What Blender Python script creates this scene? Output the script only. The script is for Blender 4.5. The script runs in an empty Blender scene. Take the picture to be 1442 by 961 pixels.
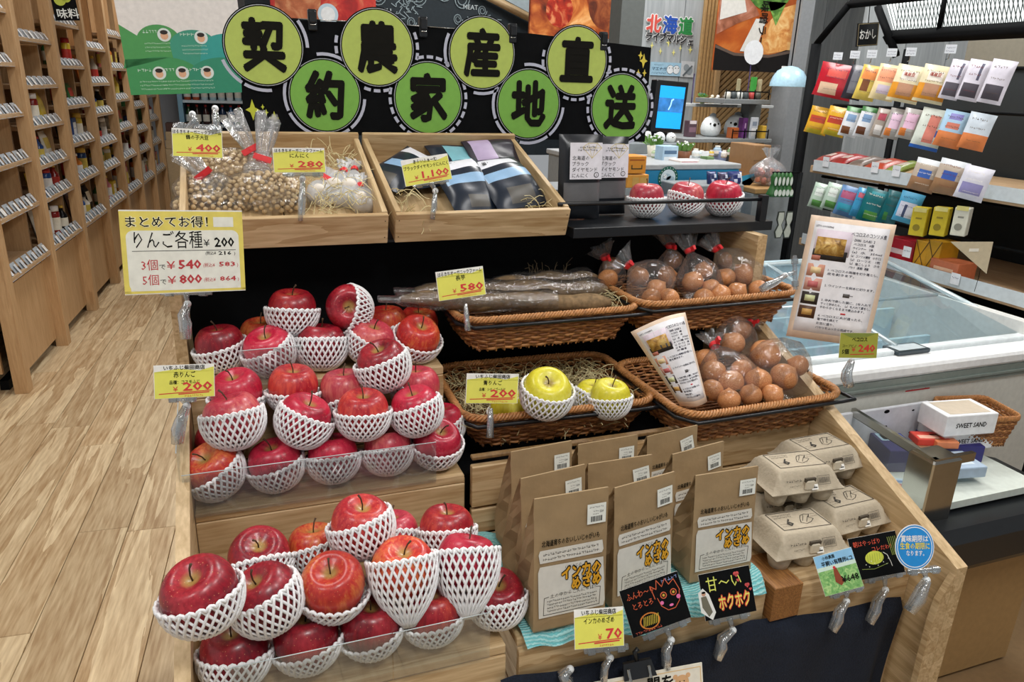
import bpy, math, random
from mathutils import Vector, Matrix
S = bpy.context.scene
COL = S.collection
R_ = math.radians
# ---------------------------------------------------------------- camera
FPX, PITCH, YAW, ROLL, CZ = 1050.0, R_(19.0), R_(20.5), R_(1.8), 1.5
fw = Vector((math.sin(YAW)*math.cos(PITCH), math.cos(YAW)*math.cos(PITCH), -math.sin(PITCH)))
r0 = Vector((math.cos(YAW), -math.sin(YAW), 0)); u0 = r0.cross(fw)
RT = r0*math.cos(ROLL)+u0*math.sin(ROLL); UP = u0*math.cos(ROLL)-r0*math.sin(ROLL)
CAM = Vector((0, 0, CZ))
cd = bpy.data.cameras.new('camera'); cam = bpy.data.objects.new('camera', cd); COL.objects.link(cam)
cd.sensor_width = 36; cd.lens = FPX*36/1442; cd.clip_start = .05; cd.clip_end = 60
cam.matrix_world = Matrix(((RT.x, UP.x, -fw.x, 0), (RT.y, UP.y, -fw.y, 0), (RT.z, UP.z, -fw.z, CZ), (0, 0, 0, 1)))
S.camera = cam
# ---------------------------------------------------------------- world, light, exposure
W = bpy.data.worlds.new('world'); S.world = W; W.use_nodes = True
W.node_tree.nodes['Background'].inputs[0].default_value = (.93, .97, 1, 1)
W.node_tree.nodes['Background'].inputs[1].default_value = .35
S.view_settings.view_transform = 'Standard'; S.view_settings.look = 'None'
S.view_settings.exposure = -0.07; S.view_settings.gamma = 1; S.view_settings.use_curve_mapping = False
def area(x, y, z, sx, sy, e, col=(1, .985, .97)):
    l = bpy.data.lights.new('ceiling_lamp_light', 'AREA'); l.shape = 'RECTANGLE'; l.size = sx; l.size_y = sy
    l.energy = e; l.color = col
    o = bpy.data.objects.new('ceiling_lamp_light', l); o.location = (x, y, z); COL.objects.link(o)
LAMPS = [(-1.2, .1, 13), (.35, -.35, 22), (1.6, .2, 16), (-.4, 1.7, 9), (1.6, 2.5, 26), (2.2, 1.3, 16), (-.2, 4.2, 17), (-.2, 6.8, 26), (1.6, 3.3, 20), (3.2, 2.6, 16)]
CEIL = 2.95
for x, y, e in LAMPS: area(x, y, CEIL-.06, .5, .5, e)
# ---------------------------------------------------------------- pixel -> point in the place, at a real distance
def ray(x, y): return RT*((x-721)/FPX)-UP*((y-480.5)/FPX)+fw
def at(x, y, Y=None, X=None, z=None, d=None):
    r = ray(x, y)
    t = d if d is not None else (Y/r.y if Y is not None else (X/r.x if X is not None else (z-CZ)/r.z))
    return CAM+r*t
# ---------------------------------------------------------------- materials
def lin(h):
    h = h.lstrip('#'); c = [int(h[i:i+2], 16)/255 for i in (0, 2, 4)]
    return tuple(v/12.92 if v <= .04045 else ((v+.055)/1.055)**2.4 for v in c)+(1,)
MC = {}
def newmat(name):
    m = bpy.data.materials.new(name); m.use_nodes = True
    return m, m.node_tree.nodes, m.node_tree.links, m.node_tree.nodes['Principled BSDF']
def C(h, rough=.55, metal=0, emit=0, noise=.06, bump=0, bs=60, coat=0):
    k = (h, rough, metal, emit, noise, bump, bs, coat)
    if k in MC: return MC[k]
    m, n, l, b = newmat('paint_'+h.strip('#'))
    b.inputs['Roughness'].default_value = rough; b.inputs['Metallic'].default_value = metal
    b.inputs['Coat Weight'].default_value = coat
    c = lin(h)
    if max(c[:3]) < .012: b.inputs['Specular IOR Level'].default_value = .12
    t = n.new('ShaderNodeTexNoise'); t.inputs['Scale'].default_value = bs; t.inputs['Detail'].default_value = 3
    tc = n.new('ShaderNodeTexCoord'); l.new(tc.outputs['Object'], t.inputs['Vector'])
    rp = n.new('ShaderNodeValToRGB'); l.new(t.outputs['Fac'], rp.inputs[0])
    rp.color_ramp.elements[0].position = .3; rp.color_ramp.elements[1].position = .7
    rp.color_ramp.elements[0].color = tuple(v*(1-noise) for v in c[:3])+(1,); rp.color_ramp.elements[1].color = tuple(min(1, v*(1+noise)) for v in c[:3])+(1,)
    l.new(rp.outputs[0], b.inputs['Base Color'])
    if bump:
        bp = n.new('ShaderNodeBump'); bp.inputs['Strength'].default_value = bump; bp.inputs['Distance'].default_value = .002
        l.new(t.outputs['Fac'], bp.inputs['Height']); l.new(bp.outputs[0], b.inputs['Normal'])
    if emit:
        l.new(rp.outputs[0], b.inputs['Emission Color']); b.inputs['Emission Strength'].default_value = emit
    MC[k] = m; return m
def wood(name, c0, c1, axis=0, scale=6, rough=.5, ring=5, rnd=.0):
    m, n, l, b = newmat(name); b.inputs['Roughness'].default_value = rough
    tc = n.new('ShaderNodeTexCoord'); mp = n.new('ShaderNodeMapping'); l.new(tc.outputs['Object'], mp.inputs[0])
    oi = n.new('ShaderNodeObjectInfo')
    sc = [scale*4]*3; sc[axis] = scale*.35; mp.inputs['Scale'].default_value = sc
    ad = n.new('ShaderNodeVectorMath'); ad.operation = 'ADD'; l.new(mp.outputs[0], ad.inputs[0])
    ml = n.new('ShaderNodeMath'); ml.operation = 'MULTIPLY'; ml.inputs[1].default_value = 37; l.new(oi.outputs['Random'], ml.inputs[0]); l.new(ml.outputs[0], ad.inputs[1])
    no = n.new('ShaderNodeTexNoise'); no.inputs['Scale'].default_value = 1; no.inputs['Detail'].default_value = 4; no.inputs['Distortion'].default_value = .8; l.new(ad.outputs[0], no.inputs['Vector'])
    mm = n.new('ShaderNodeMath'); mm.operation = 'MULTIPLY'; mm.inputs[1].default_value = ring; l.new(no.outputs['Fac'], mm.inputs[0])
    fr = n.new('ShaderNodeMath'); fr.operation = 'FRACT'; l.new(mm.outputs[0], fr.inputs[0])
    n2 = n.new('ShaderNodeTexNoise'); n2.inputs['Scale'].default_value = 9; n2.inputs['Detail'].default_value = 5; l.new(ad.outputs[0], n2.inputs['Vector'])
    mx = n.new('ShaderNodeMath'); mx.operation = 'MULTIPLY_ADD'; mx.inputs[1].default_value = .32; l.new(fr.outputs[0], mx.inputs[0]); l.new(n2.outputs['Fac'], mx.inputs[2])
    rp = n.new('ShaderNodeValToRGB'); rp.color_ramp.elements[0].color = lin(c0); rp.color_ramp.elements[1].color = lin(c1)
    rp.color_ramp.elements[0].position = .35; rp.color_ramp.elements[1].position = 1.0
    l.new(mx.outputs[0], rp.inputs[0])
    if rnd:
        hs = n.new('ShaderNodeHueSaturation'); mr = n.new('ShaderNodeMapRange'); mr.inputs[3].default_value = 1-rnd; mr.inputs[4].default_value = 1+rnd
        l.new(oi.outputs['Random'], mr.inputs[0]); l.new(mr.outputs[0], hs.inputs['Value']); l.new(rp.outputs[0], hs.inputs['Color']); l.new(hs.outputs[0], b.inputs['Base Color'])
    else: l.new(rp.outputs[0], b.inputs['Base Color'])
    bp = n.new('ShaderNodeBump'); bp.inputs['Strength'].default_value = .15; bp.inputs['Distance'].default_value = .001
    l.new(n2.outputs['Fac'], bp.inputs['Height']); l.new(bp.outputs[0], b.inputs['Normal'])
    return m
def film(name, tint='#ffffff', op=.12, rough=.12, bscale=60, bstr=.6, white=.0):
    m, n, l, b = newmat(name); n.remove(b); out = n['Material Output']
    tr = n.new('ShaderNodeBsdfTransparent'); tr.inputs[0].default_value = lin(tint)
    gl = n.new('ShaderNodeBsdfGlossy'); gl.inputs['Roughness'].default_value = rough
    df = n.new('ShaderNodeBsdfDiffuse'); df.inputs[0].default_value = (.85, .87, .9, 1)
    no = n.new('ShaderNodeTexNoise'); no.inputs['Scale'].default_value = bscale; no.inputs['Detail'].default_value = 3; no.inputs['Distortion'].default_value = 1
    tc = n.new('ShaderNodeTexCoord'); l.new(tc.outputs['Object'], no.inputs['Vector'])
    bp = n.new('ShaderNodeBump'); bp.inputs['Strength'].default_value = bstr; bp.inputs['Distance'].default_value = .004
    l.new(no.outputs['Fac'], bp.inputs['Height']); l.new(bp.outputs[0], gl.inputs['Normal'])
    lw = n.new('ShaderNodeLayerWeight'); lw.inputs[0].default_value = .25; l.new(bp.outputs[0], lw.inputs['Normal'])
    ad = n.new('ShaderNodeMath'); ad.operation = 'MULTIPLY_ADD'; ad.inputs[1].default_value = .45; ad.inputs[2].default_value = op; l.new(lw.outputs['Fresnel'], ad.inputs[0])
    mx = n.new('ShaderNodeMixShader'); l.new(ad.outputs[0], mx.inputs[0]); l.new(tr.outputs[0], mx.inputs[1]); l.new(gl.outputs[0], mx.inputs[2])
    m2 = n.new('ShaderNodeMixShader'); m2.inputs[0].default_value = white; l.new(mx.outputs[0], m2.inputs[1]); l.new(df.outputs[0], m2.inputs[2])
    l.new(m2.outputs[0], out.inputs[0]); return m
def applemat(name, dark, red, light, mixlo=.4):
    m, n, l, b = newmat(name); b.inputs['Roughness'].default_value = .34; b.inputs['Coat Weight'].default_value = .15; b.inputs['Coat Roughness'].default_value = .12
    tc = n.new('ShaderNodeTexCoord'); oi = n.new('ShaderNodeObjectInfo')
    mp = n.new('ShaderNodeMapping'); mp.inputs['Scale'].default_value = (230, 230, 22); l.new(tc.outputs['Object'], mp.inputs[0])
    no = n.new('ShaderNodeTexNoise'); no.inputs['Scale'].default_value = 1; no.inputs['Detail'].default_value = 3; l.new(mp.outputs[0], no.inputs['Vector'])
    a2 = n.new('ShaderNodeVectorMath'); a2.operation = 'ADD'; l.new(tc.outputs['Object'], a2.inputs[0]); l.new(oi.outputs['Random'], a2.inputs[1])
    n2 = n.new('ShaderNodeTexNoise'); n2.inputs['Scale'].default_value = 18; n2.inputs['Detail'].default_value = 1; l.new(a2.outputs[0], n2.inputs['Vector'])
    av = n.new('ShaderNodeMath'); av.operation = 'MULTIPLY_ADD'; av.inputs[1].default_value = .5; l.new(no.outputs['Fac'], av.inputs[0])
    h = n.new('ShaderNodeMath'); h.operation = 'MULTIPLY'; h.inputs[1].default_value = .7; l.new(n2.outputs['Fac'], h.inputs[0]); l.new(h.outputs[0], av.inputs[2])
    rp = n.new('ShaderNodeValToRGB'); e = rp.color_ramp.elements; e[0].position = mixlo; e[0].color = lin(dark); e[1].position = .78; e[1].color = lin(light)
    k = e.new((mixlo+.78)/2); k.color = lin(red); l.new(av.outputs[0], rp.inputs[0])
    # russet cavity round the stem
    sx = n.new('ShaderNodeSeparateXYZ'); l.new(tc.outputs['Object'], sx.inputs[0])
    cx = n.new('ShaderNodeCombineXYZ'); l.new(sx.outputs[0], cx.inputs[0]); l.new(sx.outputs[1], cx.inputs[1])
    ln = n.new('ShaderNodeVectorMath'); ln.operation = 'LENGTH'; l.new(cx.outputs[0], ln.inputs[0])
    mr = n.new('ShaderNodeMapRange'); mr.inputs[1].default_value = .006; mr.inputs[2].default_value = .0135; mr.inputs[3].default_value = .85; mr.inputs[4].default_value = 0; l.new(ln.outputs['Value'], mr.inputs[0])
    mc = n.new('ShaderNodeMix'); mc.data_type = 'RGBA'; l.new(mr.outputs[0], mc.inputs[0]); l.new(rp.outputs[0], mc.inputs[6]); mc.inputs[7].default_value = lin('#a58a4a')
    vo = n.new('ShaderNodeTexVoronoi'); vo.inputs['Scale'].default_value = 210; l.new(tc.outputs['Object'], vo.inputs['Vector'])
    ls = n.new('ShaderNodeMath'); ls.operation = 'LESS_THAN'; ls.inputs[1].default_value = .13; l.new(vo.outputs['Distance'], ls.inputs[0])
    l3 = n.new('ShaderNodeMath'); l3.operation = 'MULTIPLY'; l3.inputs[1].default_value = .6; l.new(ls.outputs[0], l3.inputs[0])
    m3 = n.new('ShaderNodeMix'); m3.data_type = 'RGBA'; l.new(l3.outputs[0], m3.inputs[0]); l.new(mc.outputs[2], m3.inputs[6]); m3.inputs[7].default_value = lin('#d9a070')
    hs = n.new('ShaderNodeHueSaturation'); r2 = n.new('ShaderNodeMapRange'); r2.inputs[3].default_value = .85; r2.inputs[4].default_value = 1.15; l.new(oi.outputs['Random'], r2.inputs[0]); l.new(r2.outputs[0], hs.inputs['Value'])
    l.new(m3.outputs[2], hs.inputs['Color']); l.new(hs.outputs[0], b.inputs['Base Color']); return m
PINE = wood('pine_boards', '#a88659', '#dcc298', 0, 4, .5, 4); PINEY = wood('pine_boards_lengthwise', '#a88a5e', '#dcc298', 1, 4, .5, 4)
PINEZ = wood('pine_boards_upright', '#a5855a', '#d6bd94', 2, 5)
OAK = wood('oak_veneer', '#ac8b66', '#ccb08c', 2, 5, .5, 3); OAKY = wood('oak_veneer_lengthwise', '#ac8b66', '#cbae8a', 1, 5, .5, 3)
FLOORM = wood('floor_oak_planks', '#a98860', '#ecd6ae', 1, 2.6, .38, 2.2, .12)
GREYW = wood('grey_wood_panel', '#959c9f', '#b2b8ba', 2, 2, .6, 2)
DARKW = wood('dark_wood_slats', '#6b5233', '#8e7048', 2, 6)
BLACK = C('#090b0d', .75, noise=.2); BLK2 = C('#16191d', .35, noise=.15); BLKM = C('#1c1f22', .4, .2)
WHITE = C('#f2f2f0', .5, noise=.02); FOAM = C('#f4f5f6', .75, noise=.03, bump=.3, bs=700)
INK = C('#15140f', .6, noise=.1); RED = C('#d42a34', .5, noise=.05); YEL = C('#e9e765', .5, noise=.03); PAPER = C('#f5f3ee', .55, noise=.02)
CLEAR = film('clear_film', '#fbfcfd', .05, .10, 40, 1.0, .03); CLEARW = film('frosted_film', '#fafbfc', .12, .15, 60, 1, .16); GFILM = film('garlic_film', '#fafbfc', .18, .12, 90, 1, .38); NECK = film('neck_film', '#fafbfc', .16, .12, 70, 1, .10)
ACRYL = film('clear_acrylic', '#eef3f3', .09, .03, 5, .02, .06); CLIPM = film('clear_clip_plastic', '#dde4e7', .20, .06, 60, .5, .12)
GLASS = film('freezer_glass', '#eef7fa', .1, .03, 3, .02, .05)
AP = {'r': applemat('apple_red', '#7d0f1e', '#a81c2a', '#cc4a3c'), 'd': applemat('apple_dark_red', '#5e0b1d', '#8c1425', '#b02a36'),
      'o': applemat('apple_orange_red', '#a01c24', '#c2342a', '#dd8244', .36), 'y': applemat('apple_yellow', '#d9cf2c', '#ebe13a', '#f3ec6a'),
      'p': applemat('apple_pink', '#a3263a', '#bd3a4c', '#d8746c', .4), 'c': applemat('apple_crimson', '#8a0f28', '#bd1c3c', '#cf3a50')}
AP['y'].node_tree.nodes['Principled BSDF'].inputs['Roughness'].default_value = .35
KRAFT = C('#9d8562', .7, noise=.09, bump=1.0, bs=28); PULP = C('#b9ad97', .85, noise=.06, bump=.5, bs=160)
WICK = C('#8f5c34', .5, noise=.35, bs=90); WICK2 = C('#b8814e', .45, noise=.3, bs=120); NAVY = C('#131c2c', .95, noise=.3, bump=.8, bs=300)
ONION = applemat('onion_skin', '#96583a', '#bb7849', '#dcab76', .34); STRAW = C('#e0d3a2', .6, noise=.2); CHROME = C('#b9b9b4', .18, 1, noise=.03)
STEMM = C('#4a3420', .7, noise=.3); BEAN = C('#dcc193', .45, noise=.1, bs=150); GARLM = C('#e9e2d8', .5, noise=.06)
# ---------------------------------------------------------------- mesh builder
class MB:
    def __init__(s, mat=None): s.v = []; s.f = []; s.mi = []; s.mats = []; s.cur = 0; s.sm = []; s.T = None; s.smooth = False; s.use(mat or PAPER)
    def use(s, m):
        if m not in s.mats: s.mats.append(m)
        s.cur = s.mats.index(m); return s
    def add(s, vs, fs, smooth=None):
        b = len(s.v)
        if s.T is not None: vs = [s.T @ Vector(v) for v in vs]
        s.v += [tuple(v) for v in vs]
        for f in fs: s.f.append([i+b for i in f]); s.mi.append(s.cur); s.sm.append(s.smooth if smooth is None else smooth)
        return s
    def box(s, x0, y0, z0, x1, y1, z1, bev=0):
        if bev:
            x0, x1 = min(x0, x1), max(x0, x1); y0, y1 = min(y0, y1), max(y0, y1); z0, z1 = min(z0, z1), max(z0, z1)
            b = min(bev, (x1-x0)*.45, (y1-y0)*.45, (z1-z0)*.45)
            def ring(z, i): return [(x0+b*i[0], y0+b*i[1]) for _ in ()]
            def loop(z, e):   # octagon loop inset e
                X0, X1, Y0, Y1 = x0+e, x1-e, y0+e, y1-e; c = b*.6
                return [(X0+c, Y0, z), (X1-c, Y0, z), (X1, Y0+c, z), (X1, Y1-c, z), (X1-c, Y1, z), (X0+c, Y1, z), (X0, Y1-c, z), (X0, Y0+c, z)]
            ls = [loop(z0, b*.7), loop(z0+b, 0), loop(z1-b, 0), loop(z1, b*.7)]
            return s.loft(ls, True, True, smooth=False)
        v = [(x0, y0, z0), (x1, y0, z0), (x1, y1, z0), (x0, y1, z0), (x0, y0, z1), (x1, y0, z1), (x1, y1, z1), (x0, y1, z1)]
        return s.add(v, [(0, 3, 2, 1), (4, 5, 6, 7), (0, 1, 5, 4), (1, 2, 6, 5), (2, 3, 7, 6), (3, 0, 4, 7)], False)
    def loft(s, loops, c0=False, c1=False, closed=True, smooth=True):
        n = len(loops[0]); vs = [p for L in loops for p in L]; fs = []
        for i in range(len(loops)-1):
            for j in range(n if closed else n-1):
                k = (j+1) % n; fs.append((i*n+j, i*n+k, (i+1)*n+k, (i+1)*n+j))
        if c0: fs.append(tuple(range(n-1, -1, -1)))
        if c1: fs.append(tuple((len(loops)-1)*n+j for j in range(n)))
        return s.add(vs, fs, smooth)
    def lathe(s, prof, n=16, c=(0, 0, 0), cap=True, smooth=True):
        loops = [[(c[0]+r*math.cos(2*math.pi*j/n), c[1]+r*math.sin(2*math.pi*j/n), c[2]+z) for j in range(n)] for r, z in prof]
        return s.loft(loops, cap, cap, True, smooth)
    def tube(s, pts, r, n=6, cap=True, smooth=True, closed=False):
        pts = [Vector(p) for p in pts]; loops = []; m = len(pts); ref = None
        for i, p in enumerate(pts):
            a = pts[(i-1) % m] if (i > 0 or closed) else p; b = pts[(i+1) % m] if (i < m-1 or closed) else p
            t = (b-a).normalized() if (b-a).length > 1e-9 else Vector((0, 0, 1))
            if ref is None: ref = Vector((0, 0, 1)) if abs(t.z) < .9 else Vector((1, 0, 0))
            u = t.cross(ref).normalized(); w = u.cross(t).normalized(); ref = w
            rr = r[i] if isinstance(r, (list, tuple)) else r
            loops.append([p+(u*math.cos(2*math.pi*k/n)+w*math.sin(2*math.pi*k/n))*rr for k in range(n)])
        if closed: loops.append(loops[0]); cap = False
        return s.loft(loops, cap, cap, True, smooth)
    def sphere(s, c, r, n=12, m=8, sc=(1, 1, 1)):
        prof = [(math.sin(math.pi*i/m), -math.cos(math.pi*i/m)) for i in range(m+1)]
        return s.loft([[(c[0]+max(a, .02)*r*sc[0]*math.cos(2*math.pi*j/n), c[1]+max(a, .02)*r*sc[1]*math.sin(2*math.pi*j/n), c[2]+b*r*sc[2]) for j in range(n)] for a, b in prof], True, True)
    def poly(s, pts, z=0, th=0):       # polygon in xy at height z, optional thickness downwards
        n = len(pts)
        if not th: return s.add([(p[0], p[1], z) for p in pts], [tuple(range(n))], False)
        return s.loft([[(p[0], p[1], z-th) for p in pts], [(p[0], p[1], z) for p in pts]], True, True, True, False)
    def rect(s, x0, y0, x1, y1, z=0): return s.poly([(x0, y0), (x1, y0), (x1, y1), (x0, y1)], z)
    def disc(s, x, y, r, z=0, n=32, ry=None): return s.poly([(x+r*math.cos(2*math.pi*i/n), y+(ry or r)*math.sin(2*math.pi*i/n)) for i in range(n)], z)
    def stroke(s, pts, w, z=0):         # flat line of width w through pts
        for a, b in zip(pts, pts[1:]):
            dx, dy = b[0]-a[0], b[1]-a[1]; L = math.hypot(dx, dy) or 1; nx, ny = -dy/L*w/2, dx/L*w/2; ex, ey = dx/L*w*.3, dy/L*w*.3
            s.poly([(a[0]-nx-ex, a[1]-ny-ey), (b[0]-nx+ex, b[1]-ny+ey), (b[0]+nx+ex, b[1]+ny+ey), (a[0]+nx-ex, a[1]+ny-ey)], z)
        return s
    def text(s, t, x, y, h, w=None, z=0, bold=.0, rot=0, shear=0, al='l'):
        vs, fs, x0, x1 = glyphs(t, bold); k = h/.88; kx = (w/(x1-x0) if w else k)
        c, sn = math.cos(rot), math.sin(rot); ox = 0 if al == 'l' else -(x1-x0)*kx/2 if al == 'c' else -(x1-x0)*kx
        out = []
        for p in vs:
            zz = z+p[2]*k*.35
            X = (p[0]-x0)*kx+p[1]*k*shear+ox; Y = (p[1]+.06)*k
            out.append((x+X*c-Y*sn, y+X*sn+Y*c, zz))
        return s.add(out, fs, False)
    def build(s, name, parent=None, M=None):
        key = None; me = bpy.data.meshes.new(name); me.from_pydata(s.v, [], s.f)
        for m in s.mats: me.materials.append(m)
        me.polygons.foreach_set('material_index', s.mi); me.polygons.foreach_set('use_smooth', s.sm); me.update()
        return link(name, me, parent, M)
GC = {}
def glyphs(t, bold):
    k = (t, bold)
    if k not in GC:
        c = bpy.data.curves.new('lettering', 'FONT'); c.body = t; c.size = 1; c.resolution_u = 1
        o = bpy.data.objects.new('lettering', c); m = o.to_mesh()
        vs = [tuple(v.co) for v in m.vertices]; fs = [tuple(p.vertices) for p in m.polygons]
        o.to_mesh_clear(); bpy.data.objects.remove(o); bpy.data.curves.remove(c)
        if bold > .012:      # heavier strokes: the same glyphs stamped in a small ring
            n0 = len(vs); v0, f0 = vs[:], fs[:]; R = bold*.75; st_ = 8 if bold > .04 else 4
            for i in range(st_):
                dx, dy = R*math.cos(i*2*math.pi/st_), R*math.sin(i*2*math.pi/st_); b0 = len(vs)
                vs += [(x+dx, y+dy, (i+1)*.004) for x, y, z in v0]; fs += [tuple(q+b0 for q in f) for f in f0]
        xs = [v[0] for v in vs] or [0, 1]; GC[k] = (vs, fs, min(xs), max(xs))
    return GC[k]
def link(name, me, parent=None, M=None):
    o = bpy.data.objects.new(name, me); COL.objects.link(o)
    if parent is not None: o.parent = parent
    if M is not None:
        if parent is None: o.matrix_world = M
        else: o.matrix_local = M
    return o
def tag(o, label, cat, group=None, kind=None):
    o['label'] = label; o['category'] = cat
    if group: o['group'] = group
    if kind: o['kind'] = kind
    return o
def thing(name, label, cat, M=None, group=None):
    o = bpy.data.objects.new(name, None); COL.objects.link(o); o.empty_display_size = .02
    if M is not None: o.matrix_world = M
    return tag(o, label, cat, group)
def struct(name, mb, parent=None, M=None):
    o = mb.build(name, parent, M)
    if parent is None: o['kind'] = 'structure'
    return o
def ML(p, rz=0, rx=0, ry=0, s=1): return Matrix.Translation(Vector(p)) @ Matrix.Rotation(rz, 4, 'Z') @ Matrix.Rotation(ry, 4, 'Y') @ Matrix.Rotation(rx, 4, 'X') @ Matrix.Scale(s, 4)
def frame(c, u, v):                     # matrix with x=u, y=v (orthogonalised), z=normal, origin c
    u = Vector(u).normalized(); n = u.cross(Vector(v)).normalized(); v = n.cross(u)
    return Matrix(((u.x, v.x, n.x, c[0]), (u.y, v.y, n.y, c[1]), (u.z, v.z, n.z, c[2]), (0, 0, 0, 1)))
def quad(TL, TR, BL, BR, d, yaw=0, tilt=0):   # a rectangle standing at distance d: matrix, width, height
    cx = (TL[0]+TR[0]+BL[0]+BR[0])/4; cy = (TL[1]+TR[1]+BL[1]+BR[1])/4; c = at(cx, cy, d=d)
    n = Matrix.Rotation(R_(yaw), 3, 'Z') @ Vector((0, -math.cos(R_(tilt)), math.sin(R_(tilt))))
    def hit(p): r = ray(*p); return CAM+r*((c-CAM).dot(n)/r.dot(n))
    a, b, e, f = hit(TL), hit(TR), hit(BL), hit(BR)
    u = (b-a+f-e)/2; v = (a-e+b-f)/2; M = frame(c, u, v)
    return M, u.length, v.length
rng = random.Random(7)
def scrib(mb, x0, x1, y, h, z, r=rng):       # a line of print too small to read
    x = x0
    while x < x1-h*.3:
        w = h*r.uniform(.5, .9)
        k = r.randint(0, 2)
        if k == 0: mb.rect(x, y, x+w, y+h*.22, z); mb.rect(x+w*.4, y-h*.1, x+w*.55, y+h*.8, z)
        elif k == 1: mb.rect(x, y+h*.3, x+w, y+h*.45, z); mb.rect(x, y-h*.1, x+w*.2, y+h*.7, z)
        else: mb.rect(x, y+h*.6, x+w, y+h*.75, z); mb.rect(x+w*.6, y, x+w*.8, y+h*.6, z)
        x += w+h*.25
# ================================================================ the setting
m = MB(C('#8f7350', .6)); m.box(-4, -2.5, -.08, 6.5, 11.5, -.012); floor = struct('floor', m)
fr = random.Random(3)
AR = R_(-4.1); ML0 = Matrix.Rotation(AR, 4, 'Z')
plank_w = .157
pk = MB(FLOORM); pk.box(-plank_w/2+.0012, -.6, -.012, plank_w/2-.0012, .6, 0, .0015); pkm = None
for i in range(-11, 9):
    x = -.24+i*plank_w; y = -1.4+fr.uniform(0, 1.2)
    while y < 10.8:
        p = ML0 @ Vector((x, y+.6, 0))
        if -3.0 < p.x < 1.0:
            if pkm is None: o = pk.build('plank', floor, ML(p, AR)); pkm = o.data
            else: link('plank', pkm, floor, ML(p, AR))
        y += 1.202
m = MB(C('#e4e4e0', .8)); m.box(-4, -2.5, CEIL, 6.5, 11.5, CEIL+.1); struct('ceiling', m)
for k, (x, y, e) in enumerate(LAMPS):
    t = thing('ceiling_light', 'square white ceiling lamp panel above %s' % ['the aisle beside the display', 'the camera end of the fruit display', 'the near end of the freezer', 'the aisle behind the banner', 'the souvenir counter', 'the snack rack', 'the middle of the left aisle', 'the far end of the left aisle', 'the grey partition', 'the far right corner'][k], 'lamp', ML((x, y, CEIL)))
    a = MB(WHITE); a.box(-.3, -.3, -.04, .3, .3, -.001, .004); a.build('housing', t)
    a = MB(C('#ffffff', .5, emit=2.0, noise=0)); a.box(-.27, -.27, -.046, .27, .27, -.041); a.build('diffuser', t)
WL = C('#dfe1e6', .7, noise=.02)
m = MB(WL); m.box(-4, 10.9, 0, 3.2, 11.0, CEIL); struct('wall_back', m)
m = MB(WL); m.box(-2.05, -2.5, 0, -2.0, 11, CEIL); struct('wall_left', m)
m = MB(WL); m.box(6.4, -2.5, 0, 6.5, 11.5, CEIL); struct('wall_right', m)
# grey partition behind the souvenir counter: boards, a pillar and a slatted wooden pier
PY = 3.9
p0, p1 = at(884, 100, Y=PY), at(1012, 100, Y=PY)
m = MB(GREYW); m.box(p0.x, PY, 0, 3.75, PY+.08, CEIL)
gp = struct('wall_partition', m)
for i in range(5):
    a = MB(GREYW); x = p0.x+i*.32; a.box(x+.003, PY-.012, .02, x+.317, PY, 2.9); a.build('panel', gp)
for i in range(3):
    x = 3.12+i*.3; a = MB(GREYW); a.box(x+.003, PY-.6, .02, x+.297, PY-.58, 2.9); a.build('panel', gp)
m = MB(C('#5d6260', .6)); q = at(895, 60, Y=3.0); q0 = at(878, 60, Y=3.0); m.box(q0.x-.02, 3.0, 0, q.x+.03, 3.1, CEIL); struct('trim_1', m)
m = MB(C('#8b8f92', .6)); q = at(1112, 160, Y=3.5); m.box(q.x-.06, 3.45, 0, q.x+.02, 3.6, CEIL); struct('trim_2', m)
# slatted pier
pier = MB(C('#a3865c', .6)); a0 = at(984, 100, Y=3.865); a1 = at(1010, 100, Y=3.865); a2 = at(1090, 100, Y=3.865)
pier.box(a0.x, 3.876, 0, a2.x, 3.887, CEIL); pier = struct('wall_slatted', pier)
sl = MB(C('#b99563', .5, noise=.12)); w_ = a1.x-a0.x
nsl = int(w_/.022)
for i in range(nsl):
    x = a0.x+i*.022; sl.box(x, 3.865, 0, x+.012, 3.8755, CEIL)
o = sl.build('slat', pier); o['kind'] = 'stuff'
sl = MB(C('#a98a5e', .5, noise=.12)); W2 = a2.x-a1.x
for i in range(int((CEIL+W2)/.035)):
    z = -W2+i*.035
    for (xa, za, xb, zb) in [(a1.x, z, a2.x, z+W2*.9)]:
        t0 = max(0, -za/(zb-za)); t1 = min(1, (CEIL-za)/(zb-za))
        if t1 <= t0: continue
        xs, xe = xa+(xb-xa)*t0, xa+(xb-xa)*t1; zs, ze = za+(zb-za)*t0, za+(zb-za)*t1
        sl.add([(xs, 3.862, zs), (xe, 3.862, ze), (xe, 3.862, ze+.022), (xs, 3.862, zs+.022), (xs, 3.8755, zs), (xe, 3.8755, ze), (xe, 3.8755, ze+.022), (xs, 3.8755, zs+.022)], [(0, 1, 2, 3), (1, 0, 4, 5), (3, 2, 6, 7), (0, 3, 7, 4), (2, 1, 5, 6)], False)
o = sl.build('slat', pier); o['kind'] = 'stuff'
a = MB(C('#c2a173', .5)); a.box(a1.x-.015, 3.85, 0, a1.x+.015, 3.875, CEIL); a.build('corner_post', pier)
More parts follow.
